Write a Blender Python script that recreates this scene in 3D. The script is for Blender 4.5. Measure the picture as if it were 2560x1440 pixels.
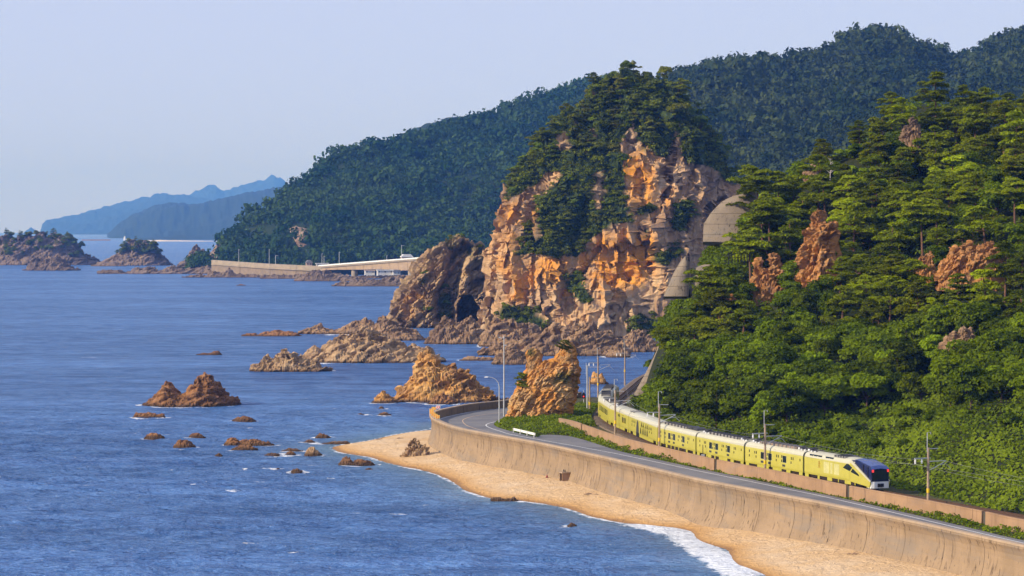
import bpy, math, random
import numpy as np
from mathutils import Vector, Matrix

for _o in list(bpy.data.objects):
    bpy.data.objects.remove(_o)
SC = bpy.context.scene
COL = SC.collection

# ------------------------------------------------------------------ camera, sky, sun, exposure
H_CAM, FPX, EYE_Y = 40.0, 6500.0, 572.0          # camera height (m), focal length and eye level in pixels of a 2560 x 1440 frame
PITCH = math.atan((720.0 - EYE_Y) / FPX)
cam_data = bpy.data.cameras.new('camera')
cam_data.sensor_width = 36.0
cam_data.lens = 36.0 * FPX / 2560.0
cam_data.clip_start = 1.0
cam_data.clip_end = 120000.0
cam = bpy.data.objects.new('camera', cam_data)
COL.objects.link(cam)
cam.location = (0, 0, H_CAM)
cam.rotation_euler = (math.pi / 2 - PITCH, 0, 0)
SC.camera = cam

SUN_DIR = Vector((-0.93, -0.36, 0.0)).normalized()      # where the sun stands (horizontal)
SUN_EL = math.radians(27)
world = bpy.data.worlds.new('World')
SC.world = world
world.use_nodes = True
_nt = world.node_tree
_nt.nodes.clear()
_sky = _nt.nodes.new('ShaderNodeTexSky')
_sky.sky_type = 'NISHITA'
_sky.sun_disc = False
_sky.sun_elevation = SUN_EL
_sky.sun_rotation = math.atan2(SUN_DIR.x, SUN_DIR.y)
_sky.altitude = 0
_sky.air_density = 1.0
_sky.dust_density = 0.0
_sky.ozone_density = 5.0
_hz = _nt.nodes.new('ShaderNodeMix')          # thin high cloud veil that evens and whitens the whole sky
_hz.data_type = 'RGBA'
_hz.inputs[0].default_value = 0.8
_hz.inputs[7].default_value = (7.3, 7.9, 11.2, 1)
_bg = _nt.nodes.new('ShaderNodeBackground')
_bg.inputs['Strength'].default_value = 0.080
_out = _nt.nodes.new('ShaderNodeOutputWorld')
_nt.links.new(_sky.outputs[0], _hz.inputs[6])
_nt.links.new(_hz.outputs[2], _bg.inputs['Color'])
_nt.links.new(_bg.outputs[0], _out.inputs[0])

sun_data = bpy.data.lights.new('sun', 'SUN')
sun_data.energy = 5.0
sun_data.angle = math.radians(1.2)
sun_data.color = (1.0, 0.87, 0.68)
sun = bpy.data.objects.new('sun', sun_data)
COL.objects.link(sun)
_d = Vector((SUN_DIR.x * math.cos(SUN_EL), SUN_DIR.y * math.cos(SUN_EL), math.sin(SUN_EL)))
sun.rotation_euler = (-_d).to_track_quat('-Z', 'Y').to_euler()
sun.location = (-50, -50, 200)

SC.view_settings.view_transform = 'Standard'
SC.view_settings.look = 'None'
SC.view_settings.exposure = 0.25
SC.view_settings.gamma = 1.0
SC.view_settings.use_curve_mapping = False
SC.render.engine = 'CYCLES'
cy = SC.cycles
cy.max_bounces = 4
cy.diffuse_bounces = 1
cy.glossy_bounces = 2
cy.transmission_bounces = 3
cy.transparent_max_bounces = 6
cy.volume_bounces = 0
cy.caustics_reflective = False
cy.caustics_refractive = False
cy.use_denoising = True
cy.sample_clamp_indirect = 4.0

# ------------------------------------------------------------------ surveying: sight lines of the camera to ground points
_cp, _sp = math.cos(PITCH), math.sin(PITCH)

def ray(px, py):
    u = (px - 1280.0) / FPX
    v = (720.0 - py) / FPX
    return np.array([u, _cp + v * _sp, -_sp + v * _cp])

def at_z(px, py, z):
    d = ray(px, py)
    t = (z - H_CAM) / d[2]
    return np.array([d[0] * t, d[1] * t, z])

def at_y(px, py, dist):
    d = ray(px, py)
    t = dist / d[1]
    return np.array([d[0] * t, dist, H_CAM + d[2] * t])

def proj(P):
    P = np.atleast_2d(P)
    x, y, z = P[:, 0], P[:, 1], P[:, 2] - H_CAM
    f = y * _cp - z * _sp
    up = y * _sp + z * _cp
    return np.stack([1280 + FPX * x / f, 720 - FPX * up / f], 1)

# ------------------------------------------------------------------ noise
_rs = np.random.RandomState(7)
_PERM = np.concatenate([_rs.permutation(256)] * 3)
_g = _rs.normal(size=(256, 3))
_GRAD = _g / np.linalg.norm(_g, axis=1)[:, None]
_RND = _rs.rand(256, 4)

def perlin(p):
    p = np.asarray(p, float)
    i = np.floor(p).astype(int)
    f = p - i
    i &= 255
    u = f * f * f * (f * (f * 6 - 15) + 10)
    out = 0
    for dx in (0, 1):
        wx = u[:, 0] if dx else 1 - u[:, 0]
        a = _PERM[i[:, 0] + dx]
        for dy in (0, 1):
            wy = u[:, 1] if dy else 1 - u[:, 1]
            b = _PERM[a + i[:, 1] + dy]
            for dz in (0, 1):
                wz = u[:, 2] if dz else 1 - u[:, 2]
                g = _GRAD[_PERM[b + i[:, 2] + dz]]
                out = out + wx * wy * wz * (g[:, 0] * (f[:, 0] - dx) + g[:, 1] * (f[:, 1] - dy) + g[:, 2] * (f[:, 2] - dz))
    return out * 1.5

def fbm(p, octv=4, gain=0.5):
    p = np.asarray(p, float)
    a, s, o = 1.0, 0.0, 0.0
    for k in range(octv):
        o = o + a * perlin(p * 2.0 ** k + 17.3 * k)
        s += a
        a *= gain
    return o / s

def ridged(p, octv=4, gain=0.5):
    p = np.asarray(p, float)
    a, s, o = 1.0, 0.0, 0.0
    for k in range(octv):
        o = o + a * (1 - np.abs(perlin(p * 2.0 ** k + 31.7 * k)) * 1.6)
        s += a
        a *= gain
    return o / s

def voro(p):
    p = np.asarray(p, float)
    i = np.floor(p).astype(int)
    f = p - i
    best = np.full(len(p), 9.0)
    sec = np.full(len(p), 9.0)
    val = np.zeros(len(p))
    for dx in (-1, 0, 1):
        for dy in (-1, 0, 1):
            for dz in (-1, 0, 1):
                h = _PERM[_PERM[_PERM[(i[:, 0] + dx) & 255] + ((i[:, 1] + dy) & 255)] + ((i[:, 2] + dz) & 255)]
                r = _RND[h]
                d = np.sqrt((dx + r[:, 0] - f[:, 0]) ** 2 + (dy + r[:, 1] - f[:, 1]) ** 2 + (dz + r[:, 2] - f[:, 2]) ** 2)
                m = d < best
                sec = np.where(m, best, np.minimum(sec, d))
                val = np.where(m, r[:, 3], val)
                best = np.where(m, d, best)
    return best, sec, val

def rot_axis(ax, ang):
    return np.array(Matrix.Rotation(ang, 3, ax))

# ------------------------------------------------------------------ polylines
def catmull(P, n=12):
    P = np.asarray(P, float)
    Q = np.vstack([2 * P[0] - P[1], P, 2 * P[-1] - P[-2]])
    out = []
    for k in range(1, len(Q) - 2):
        p0, p1, p2, p3 = Q[k - 1], Q[k], Q[k + 1], Q[k + 2]
        for t in np.linspace(0, 1, n, endpoint=False):
            out.append(0.5 * ((2 * p1) + (-p0 + p2) * t + (2 * p0 - 5 * p1 + 4 * p2 - p3) * t * t + (-p0 + 3 * p1 - 3 * p2 + p3) * t ** 3))
    out.append(Q[-2])
    return np.array(out)

def resample(P, step):
    d = np.r_[0, np.cumsum(np.linalg.norm(np.diff(P, axis=0), axis=1))]
    n = max(2, int(round(d[-1] / step)) + 1)
    s = np.linspace(0, d[-1], n)
    return np.stack([np.interp(s, d, P[:, k]) for k in range(P.shape[1])], 1)

class Path:
    """A smooth ground line, sampled every half metre. Positive offsets lie to its right."""
    def __init__(self, P, step=0.5, smooth=3):
        Q = resample(catmull(np.asarray(P, float)[:, :2]), step)
        for _ in range(smooth):
            Q[1:-1] = (Q[:-2] + 2 * Q[1:-1] + Q[2:]) / 4
        self.p = resample(Q, step)
        self.s = np.r_[0, np.cumsum(np.linalg.norm(np.diff(self.p, axis=0), axis=1))]
        self.L = self.s[-1]
        t = np.gradient(self.p, axis=0)
        self.t = t / np.linalg.norm(t, axis=1)[:, None]
    def at(self, s, off=0.0):
        s = np.asarray(s, float)
        x = np.interp(s, self.s, self.p[:, 0])
        y = np.interp(s, self.s, self.p[:, 1])
        tx = np.interp(s, self.s, self.t[:, 0])
        ty = np.interp(s, self.s, self.t[:, 1])
        return np.stack([x + off * ty, y - off * tx], -1)
    def tan(self, s):
        return np.array([np.interp(s, self.s, self.t[:, 0]), np.interp(s, self.s, self.t[:, 1])])
    def near(self, xy):
        return self.s[np.argmin(((self.p - np.asarray(xy)[:2]) ** 2).sum(1))]
    def find_px(self, px, off, z, lo=0, hi=None):
        s = np.arange(lo, self.L if hi is None else hi, 0.25)
        q = self.at(s, off)
        k = np.argmin(np.abs(proj(np.c_[q, np.full(len(q), z)])[:, 0] - px))
        return s[k]

def dist_poly(XY, P, closed=False):
    P = np.asarray(P, float)[:, :2]
    if closed:
        P = np.vstack([P, P[:1]])
    best = np.full(len(XY), 1e9)
    for a, b in zip(P[:-1], P[1:]):
        ab = b - a
        t = np.clip(((XY - a) @ ab) / max(ab @ ab, 1e-9), 0, 1)
        best = np.minimum(best, np.linalg.norm(XY - (a + t[:, None] * ab), axis=1))
    return best

def inside(XY, P):
    P = np.asarray(P, float)[:, :2]
    x, y = XY[:, 0], XY[:, 1]
    c = np.zeros(len(XY), bool)
    for (x1, y1), (x2, y2) in zip(P, np.roll(P, -1, axis=0)):
        if y1 == y2:
            continue
        m = ((y1 > y) != (y2 > y)) & (x < (x2 - x1) * (y - y1) / (y2 - y1) + x1)
        c ^= m
    return c

# ------------------------------------------------------------------ meshes and objects
def mesh_np(name, V, F, mat=None, smooth=False, attrs=None):
    V = np.ascontiguousarray(V, np.float32)
    F = np.ascontiguousarray(F, np.int32)
    k = F.shape[1]
    me = bpy.data.meshes.new(name)
    me.vertices.add(len(V))
    me.vertices.foreach_set('co', V.ravel())
    me.loops.add(F.size)
    me.loops.foreach_set('vertex_index', F.ravel())
    me.polygons.add(len(F))
    me.polygons.foreach_set('loop_start', np.arange(0, F.size, k, dtype=np.int32))
    me.polygons.foreach_set('use_smooth', np.full(len(F), smooth, bool))
    me.update(calc_edges=True)
    for an, (dom, arr) in (attrs or {}).items():
        a = me.attributes.new(an, 'FLOAT', dom)
        a.data.foreach_set('value', np.ascontiguousarray(arr, np.float32))
    if mat:
        me.materials.append(mat)
    return me

def grid_faces(n, m, wrap=False):
    """faces of an n x m vertex grid (row-major); wrap joins the last column to the first"""
    i, j = np.meshgrid(np.arange(n - 1), np.arange(m if wrap else m - 1), indexing='ij')
    j2 = (j + 1) % m
    return np.stack([i * m + j, i * m + j2, (i + 1) * m + j2, (i + 1) * m + j], -1).reshape(-1, 4)

def link(name, me, parent=None, loc=None, rz=None):
    o = bpy.data.objects.new(name, me)
    COL.objects.link(o)
    if parent is not None:
        o.parent = parent
    if loc is not None:
        o.location = loc
    if rz is not None:
        o.rotation_euler = (0, 0, rz)
    return o

def tag(o, label=None, cat=None, group=None, kind=None):
    if label: o['label'] = label
    if cat: o['category'] = cat
    if group: o['group'] = group
    if kind: o['kind'] = kind
    return o

def empty(name, loc, rz=0.0, label=None, cat=None, group=None):
    o = link(name, None, None, loc, rz)
    o.empty_display_size = 0.3
    return tag(o, label, cat, group)

def world_obj(name, V, F, mat, origin, smooth=False, attrs=None, parent=None):
    """a mesh given in world coordinates, with its origin at the thing's base"""
    origin = np.asarray(origin, float)
    if parent is not None:
        po = np.array(parent.location)
        return link(name, mesh_np(name, V - po, F, mat, smooth, attrs), parent)
    return link(name, mesh_np(name, V - origin, F, mat, smooth, attrs), None, origin)

class MB:
    """collects simple solids into one mesh"""
    def __init__(self):
        self.v, self.f = [], []
    def add(self, V, F):
        b = len(self.v)
        self.v += [tuple(map(float, q)) for q in V]
        self.f += [tuple(int(i) + b for i in q) for q in F]
        return self
    def box(self, x0, x1, y0, y1, z0, z1):
        V = [(x, y, z) for z in (z0, z1) for y in (y0, y1) for x in (x0, x1)]
        return self.add(V, [(0, 2, 3, 1), (4, 5, 7, 6), (0, 1, 5, 4), (2, 6, 7, 3), (0, 4, 6, 2), (1, 3, 7, 5)])
    def prism(self, poly, y0, y1):
        """polygon in (x, z) thickened from y0 to y1"""
        n = len(poly)
        V = [(x, y0, z) for x, z in poly] + [(x, y1, z) for x, z in poly]
        F = [tuple(range(n)), tuple(range(2 * n - 1, n - 1, -1))] + [(i, i + n, (i + 1) % n + n, (i + 1) % n) for i in range(n)]
        return self.add(V, F)
    def prism_z(self, poly, z0, z1):
        n = len(poly)
        V = [(x, y, z0) for x, y in poly] + [(x, y, z1) for x, y in poly]
        F = [tuple(range(n - 1, -1, -1)), tuple(range(n, 2 * n))] + [(i, (i + 1) % n, (i + 1) % n + n, i + n) for i in range(n)]
        return self.add(V, F)
    def tube(self, pts, r, n=6, cap=True):
        pts = [Vector(p) for p in pts]
        rr = r if isinstance(r, (list, tuple)) else [r] * len(pts)
        b, V = 0, []
        for k, p in enumerate(pts):
            t = (pts[min(k + 1, len(pts) - 1)] - pts[max(k - 1, 0)]).normalized()
            a = t.cross(Vector((0, 0, 1)) if abs(t.z) < 0.9 else Vector((1, 0, 0))).normalized()
            c = t.cross(a)
            for i in range(n):
                q = 2 * math.pi * i / n
                V.append(p + (a * math.cos(q) + c * math.sin(q)) * rr[k])
        F = []
        for k in range(len(pts) - 1):
            for i in range(n):
                F.append((k * n + i, k * n + (i + 1) % n, (k + 1) * n + (i + 1) % n, (k + 1) * n + i))
        if cap:
            F.append(tuple(range(n - 1, -1, -1)))
            F.append(tuple(range((len(pts) - 1) * n, len(pts) * n)))
        return self.add(V, F)
    def lathe(self, prof, n=12, c=(0, 0, 0)):
        return self.tube([(c[0], c[1], c[2] + z) for r, z in prof], [max(r, 1e-3) for r, z in prof], n)
    def mesh(self, name, mat, smooth=False):
        me = bpy.data.meshes.new(name)
        me.from_pydata(self.v, [], self.f)
        if smooth:
            me.polygons.foreach_set('use_smooth', [True] * len(me.polygons))
        me.update()
        if mat: me.materials.append(mat)
        return me
    def build(self, name, mat, parent=None, loc=None, rz=None, smooth=False):
        return link(name, self.mesh(name, mat, smooth), parent, loc, rz)

def sweep(path, s0, s1, prof, step=1.0, closed=True):
    """closed cross-section (offset, z) swept along a ground path: vertices and faces of one solid"""
    n = max(2, int(math.ceil((s1 - s0) / step)) + 1)
    S = np.linspace(s0, s1, n)
    m = len(prof)
    V = np.zeros((n, m, 3))
    for j, (o, z) in enumerate(prof):
        q = path.at(S, o)
        V[:, j, :2] = q
        V[:, j, 2] = z
    V = V.reshape(-1, 3)
    F = [tuple(f) for f in grid_faces(n, m, closed)]
    if closed:
        F.append(tuple(range(m - 1, -1, -1)))
        F.append(tuple(range((n - 1) * m, n * m)))
    return V, F

def py_obj(name, V, F, mat, origin, parent=None, smooth=False):
    o = np.array(parent.location) if parent is not None else np.asarray(origin, float)
    me = bpy.data.meshes.new(name)
    me.from_pydata((np.asarray(V, float) - o).tolist(), [], [tuple(int(i) for i in f) for f in F])
    if smooth:
        me.polygons.foreach_set('use_smooth', [True] * len(me.polygons))
    me.update()
    me.materials.append(mat)
    return link(name, me, parent, None if parent is not None else o)

# ------------------------------------------------------------------ material helpers
class NT:
    def __init__(self, name):
        self.m = bpy.data.materials.new(name)
        self.m.use_nodes = True
        self.t = self.m.node_tree
        self.t.nodes.clear()
        self.out = self.n('OutputMaterial')
    def n(self, kind, **kw):
        nd = self.t.nodes.new('ShaderNode' + kind)
        for k, v in kw.items():
            setattr(nd, k, v)
        return nd
    def l(self, a, b):
        self.t.links.new(a, b)
    def val(self, sock, v):
        if hasattr(v, 'is_output') or isinstance(v, bpy.types.NodeSocket):
            self.l(v, sock)
        else:
            sock.default_value = v
    def pos(self, scale=(1, 1, 1), rot=(0, 0, 0)):
        g = self.n('NewGeometry')
        mp = self.n('Mapping')
        mp.inputs['Scale'].default_value = scale
        mp.inputs['Rotation'].default_value = rot
        self.l(g.outputs['Position'], mp.inputs['Vector'])
        return mp.outputs[0]
    def noise(self, vec, scale=1.0, detail=4.0, rough=0.55, dist=0.0):
        x = self.n('TexNoise')
        self.l(vec, x.inputs['Vector'])
        x.inputs['Scale'].default_value = scale
        x.inputs['Detail'].default_value = detail
        x.inputs['Roughness'].default_value = rough
        x.inputs['Distortion'].default_value = dist
        return x.outputs['Fac']
    def ramp(self, fac, a, b):
        x = self.n('MapRange')
        x.interpolation_type = 'SMOOTHSTEP'
        self.l(fac, x.inputs['Value'])
        x.inputs['From Min'].default_value = a
        x.inputs['From Max'].default_value = b
        return x.outputs[0]
    def mix(self, fac, a, b, mode='MIX'):
        x = self.n('Mix', data_type='RGBA', blend_type=mode)
        self.val(x.inputs[0], fac)
        self.val(x.inputs[6], a if not isinstance(a, tuple) else (*a, 1)[:4])
        self.val(x.inputs[7], b if not isinstance(b, tuple) else (*b, 1)[:4])
        return x.outputs[2]
    def math(self, op, a, b=0.0, clamp=False):
        x = self.n('Math', operation=op, use_clamp=clamp)
        self.val(x.inputs[0], a)
        self.val(x.inputs[1], b)
        return x.outputs[0]
    def attr(self, name):
        x = self.n('Attribute', attribute_name=name)
        return x.outputs['Fac']
    def z(self):
        g = self.n('NewGeometry')
        s = self.n('SeparateXYZ')
        self.l(g.outputs['Position'], s.inputs[0])
        return s.outputs[2]
    def bump(self, h, strength=0.5, dist=0.2, normal=None):
        b = self.n('Bump')
        b.inputs['Strength'].default_value = strength
        b.inputs['Distance'].default_value = dist
        self.l(h, b.inputs['Height'])
        if normal is not None:
            self.l(normal, b.inputs['Normal'])
        return b.outputs[0]
    def bsdf(self, col, rough=0.8, metal=0.0, spec=0.3, normal=None, emit=None, estr=0.0):
        p = self.n('BsdfPrincipled')
        self.val(p.inputs['Base Color'], col if not isinstance(col, tuple) else (*col, 1)[:4])
        self.val(p.inputs['Roughness'], rough)
        p.inputs['Metallic'].default_value = metal
        p.inputs['Specular IOR Level'].default_value = spec
        if normal is not None: self.l(normal, p.inputs['Normal'])
        if emit:
            p.inputs['Emission Color'].default_value = (*emit, 1)
            p.inputs['Emission Strength'].default_value = estr
        self.l(p.outputs[0], self.out.inputs['Surface'])
        return self.m

def plain(name, col, rough=0.6, metal=0.0, spec=0.3, var=0.12, scale=1.5, emit=None, estr=0.0):
    t = NT(name)
    n = t.noise(t.pos(), scale, 5, 0.6)
    c = t.mix(t.ramp(n, 0.3, 0.75), tuple(x * (1 - var) for x in col), tuple(min(1, x * (1 + var)) for x in col))
    return t.bsdf(c, rough, metal, spec, None, emit, estr)

def rock_mat(name, light, mid, dark, orange=(0.5, 0.2, 0.05), scale=0.12, fine=1.0, bump=0.6, bdist=0.35, moss=(0.045, 0.06, 0.015), moss_amt=0.0, wet=True, rust=0.5, strata=(0.5, 0.25, 0.0), svec=(0.5, 0.5, 2.6)):
    t = NT(name)
    p = t.pos()
    ps = t.pos(svec, strata)
    n1 = t.noise(p, scale, 5, 0.6, 0.6)
    n2 = t.noise(ps, scale * 4, 6, 0.65, 0.4)
    n3 = t.noise(p, fine * 1.6, 6, 0.7)
    c = t.mix(t.ramp(n2, 0.32, 0.68), mid, light)
    c = t.mix(t.ramp(n1, 0.42, 0.7), c, dark)
    o = t.math('MULTIPLY', t.math('ADD', t.attr('rust'), rust, True), t.ramp(t.noise(p, scale * 1.7, 4, 0.6, 0.8), 0.36, 0.6))
    c = t.mix(o, c, orange)
    c = t.mix(t.math('MULTIPLY', t.ramp(n3, 0.5, 0.75), 0.45), c, tuple(0.55 * x for x in mid))
    if moss_amt > 0:
        g = t.math('ADD', t.attr('green'), t.math('MULTIPLY', t.ramp(t.noise(p, scale * 2.6, 5, 0.65), 0.60, 0.68), moss_amt), True)
        c = t.mix(g, c, t.mix(t.ramp(n3, 0.35, 0.65), moss, tuple(1.8 * x for x in moss)))
    if wet:
        zz = t.math('ADD', t.z(), t.math('MULTIPLY', t.math('SUBTRACT', n3, 0.5), 1.2))
        c = t.mix(t.ramp(zz, 0.9, 0.15), c, (0.085, 0.05, 0.028))
    h = t.math('ADD', t.math('MULTIPLY', n2, 0.9), t.math('MULTIPLY', n3, 0.7))
    b = t.bump(h, bump, bdist)
    return t.bsdf(c, 0.88, 0, 0.2, b)

def leaf_mat(name, a, b, trans=0.3, bright=None):
    """leaves: each leaf has its own tone, each plant its own tint"""
    t = NT(name)
    oi = t.n('ObjectInfo')
    c = t.mix(t.attr('tone'), a, b)
    if bright:
        c = t.mix(t.ramp(oi.outputs['Random'], 0.35, 1.0), c, t.mix(t.attr('tone'), tuple(0.6 * x for x in bright), bright))
    hs = t.n('HueSaturation')
    t.l(c, hs.inputs['Color'])
    t.val(hs.inputs['Hue'], t.math('ADD', t.math('MULTIPLY', oi.outputs['Random'], 0.05), 0.475))
    r2 = t.math('FRACT', t.math('MULTIPLY', oi.outputs['Random'], 7.31))
    t.val(hs.inputs['Value'], t.math('ADD', t.math('MULTIPLY', r2, 0.55), 0.72))
    d = t.n('BsdfDiffuse')
    tr = t.n('BsdfTranslucent')
    t.l(hs.outputs[0], d.inputs['Color'])
    t.l(hs.outputs[0], tr.inputs['Color'])
    mx = t.n('MixShader')
    mx.inputs[0].default_value = trans
    t.l(d.outputs[0], mx.inputs[1])
    t.l(tr.outputs[0], mx.inputs[2])
    t.l(mx.outputs[0], t.out.inputs['Surface'])
    return t.m
# ================================================================== lines on the ground
Z_ROAD, Z_RAIL, Z_WALL = 5.0, 6.0, 6.2
def zl(ox, oy, k, pts):
    return [(ox + x / k, oy + y / k) for x, y in pts]

# top edge of the seawall, from the far side of the bend to beyond the lower right of the view
WALL_PX = [(1450, 983), (1360, 992), (1277, 1001), (1233, 1006), (1172, 1012.5), (1121, 1022), (1092, 1029), (1079, 1036), (1083, 1046), (1101, 1056), (1144, 1071),
           (1212, 1084.5), (1316, 1103), (1401, 1120), (1487, 1139.5), (1573, 1159), (1659, 1179.5), (1745, 1200), (1860, 1222), (2080, 1264),
           (2306, 1311), (2560, 1367)]
_w = [at_z(x, y, Z_WALL)[:2] for x, y in WALL_PX]
_w += [_w[-1] + np.array([9.5, -25]) * k for k in (1, 2)]
SEAWALL = Path(_w, 0.5, 4)          # runs towards the camera: the sea lies on its right, land on its left

WATER_PX = [(1100, 1062), (1075, 1073), (1000, 1085), (929, 1100), (870, 1110), (832, 1119), (850, 1130), (886, 1137), (925, 1143), (963, 1155),
            (1010, 1166), (1058, 1175), (1122, 1198), (1165, 1226), (1230, 1246), (1316, 1254), (1402, 1267), (1487, 1293), (1560, 1308),
            (1616, 1316), (1711, 1325), (1737, 1351), (1780, 1365), (1818, 1377), (1827, 1407), (1900, 1437), (1990, 1475), (2100, 1530), (2250, 1620)]
WATERLINE = resample(catmull([at_z(x, y, 0)[:2] for x, y in WATER_PX], 6), 1.0)
_n = fbm(np.c_[WATERLINE * 0.09, np.zeros(len(WATERLINE))], 3)
WATERLINE[:, 1] += 1.6 * _n
_wl = SEAWALL.at(np.arange(SEAWALL.near(at_z(1100, 1055, Z_WALL)), SEAWALL.L, 3.0), -0.3)
BEACH_POLY = np.vstack([WATERLINE, _wl[::-1]])

# near side of the train at skirt height, from off the frame to behind the hill
_j = [at_z(x, y, 6.35)[:2] for x, y in [(2178, 1221), (2008, 1190), (1860, 1163), (1738, 1136.5), (1642, 1112), (1571, 1081), (1506, 1052)]]
_pre = [_j[0] + np.array([0.40, -0.92]) * d for d in (120, 80, 40, 18)]
_side = _pre + _j + [np.array(q, float) for q in ((15.6, 476), (17.0, 495), (19.2, 515), (22.0, 538), (25.2, 565), (29.5, 600), (36, 640))]
TRAIN_SIDE = Path(_side, 0.5, 60)
TRACK = Path(TRAIN_SIDE.at(np.arange(0, TRAIN_SIDE.L, 4.0), 1.45), 0.5, 3)        # seaward side is its left

TWALL_PX = [(1398, 1045), (1432, 1052), (1472, 1066), (1520, 1082), (1572, 1098), (1680, 1123), (1785, 1147), (1890, 1167), (1989, 1186), (2120, 1213), (2290, 1245), (2456, 1277), (2560, 1299)]
_t = [at_z(x, y, 6.7)[:2] for x, y in TWALL_PX]
_t += [_t[-1] + np.array([0.40, -0.92]) * d for d in (30, 60)]
TWALL = Path(_t, 0.5, 6)                      # runs towards the camera: road on its right

EDGE_PX = [(1290, 1030), (1262, 1043), (1240, 1054), (1235, 1062), (1250, 1070), (1285, 1080), (1340, 1092), (1358, 1087), (1420, 1090), (1480, 1106), (1530, 1122), (1570, 1133), (1640, 1148),
           (1750, 1172), (1850, 1192), (1960, 1216), (2080, 1240), (2200, 1267), (2300, 1290), (2460, 1328), (2560, 1351)]
_e = [at_z(x, y, Z_ROAD)[:2] for x, y in EDGE_PX]
_e += [_e[-1] + np.array([0.38, -0.92]) * d for d in (30, 60)]
EDGE = np.array(_e)                           # landward edge of the asphalt

# ================================================================== materials of the setting
def sea_material():
    t = NT('sea_water')
    p = t.pos((0.34, 1.0, 1.0), (0, 0, 0.10))
    p2 = t.pos((0.45, 1.0, 1.0), (0, 0, -0.25))
    n1 = t.noise(p, 0.42, 3, 0.6, 0.3)
    n2 = t.noise(p2, 1.5, 3, 0.6)
    big = t.noise(t.pos((0.4, 1, 1)), 0.012, 3, 0.5)
    sh = t.attr('shallow')
    paw = t.noise(t.pos((0.7, 1, 1), (0, 0, 0.15)), 0.11, 7, 0.82, 0.5)  # light and dark of the ripples, put into the water colour
    patch = t.math('ADD', t.math('MULTIPLY', t.ramp(big, 0.3, 0.7), 0.30), t.math('MULTIPLY', t.ramp(paw, 0.36, 0.64), 0.70))
    deep = t.mix(patch, (0.014, 0.075, 0.245), (0.115, 0.262, 0.580))
    c = t.mix(sh, deep, (0.16, 0.28, 0.36))
    fo = t.attr('foam')
    fn = t.noise(t.pos((0.8, 1, 1)), 0.9, 6, 0.72, 0.8)
    fm = t.ramp(t.math('ADD', t.math('MULTIPLY', fo, 0.85), t.math('SUBTRACT', fn, 0.5)), 0.34, 0.50)
    cap = t.math('MULTIPLY', t.ramp(t.noise(t.pos((0.22, 0.8, 1)), 0.16, 3, 0.6), 0.70, 0.74), t.ramp(fn, 0.45, 0.6))
    fm = t.math('MAXIMUM', fm, t.math('MULTIPLY', cap, 0.8))
    c = t.mix(fm, c, (0.82, 0.86, 0.90))
    swell = t.noise(t.pos((0.30, 1.0, 1.0), (0, 0, 0.06)), 0.035, 9, 0.80, 0.3)
    b0 = t.bump(swell, 1.0, 4.5)
    h = t.math('ADD', t.math('MULTIPLY', n1, 1.0), t.math('MULTIPLY', n2, 0.42))
    b = t.bump(h, 1.0, 1.5, b0)
    r = t.math('ADD', t.math('MULTIPLY', fm, 0.6), 0.16)
    d = t.n('BsdfDiffuse')
    t.l(c, d.inputs['Color'])
    t.l(b, d.inputs['Normal'])
    g = t.n('BsdfGlossy')
    g.inputs['Color'].default_value = (0.95, 0.97, 1.0, 1)
    t.l(r, g.inputs['Roughness'])
    t.l(b, g.inputs['Normal'])
    fr = t.n('Fresnel')
    fr.inputs['IOR'].default_value = 1.33
    t.l(b, fr.inputs['Normal'])
    k = t.math('MINIMUM', t.math('MULTIPLY', fr.outputs[0], 0.95), 0.60)
    k = t.math('MULTIPLY', k, t.math('SUBTRACT', 1.0, t.math('MULTIPLY', fm, 0.9)))
    mx = t.n('MixShader')
    t.l(k, mx.inputs[0])
    t.l(d.outputs[0], mx.inputs[1])
    t.l(g.outputs[0], mx.inputs[2])
    t.l(mx.outputs[0], t.out.inputs['Surface'])
    return t.m

def sand_material():
    t = NT('beach_sand')
    p = t.pos()
    n1 = t.noise(p, 0.14, 5, 0.6, 0.5)
    n2 = t.noise(t.pos((1, 1, 1)), 1.6, 6, 0.7)
    dry = t.mix(t.ramp(n1, 0.35, 0.7), (0.60, 0.405, 0.215), (0.64, 0.47, 0.29))
    c = t.mix(t.ramp(t.z(), 0.85, 0.12), dry, (0.50, 0.285, 0.105))
    c = t.mix(t.ramp(t.math('ADD', t.z(), t.math('MULTIPLY', n1, 0.3)), 0.42, 0.20), c, (0.30, 0.165, 0.07))
    c = t.mix(t.math('MULTIPLY', t.ramp(n2, 0.52, 0.75), 0.35), c, (0.30, 0.18, 0.095))
    wrack = t.noise(t.pos((0.35, 1.4, 1), (0, 0, -1.2)), 0.55, 6, 0.75, 1.2)
    c = t.mix(t.math('MULTIPLY', t.ramp(wrack, 0.63, 0.70), 0.6), c, (0.20, 0.115, 0.06))
    n4 = t.noise(p, 0.6, 5, 0.65, 0.8)
    b = t.bump(t.math('ADD', n2, t.math('MULTIPLY', n4, 3.5)), 0.8, 0.22)
    return t.bsdf(c, 0.92, 0, 0.15, b)

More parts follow.
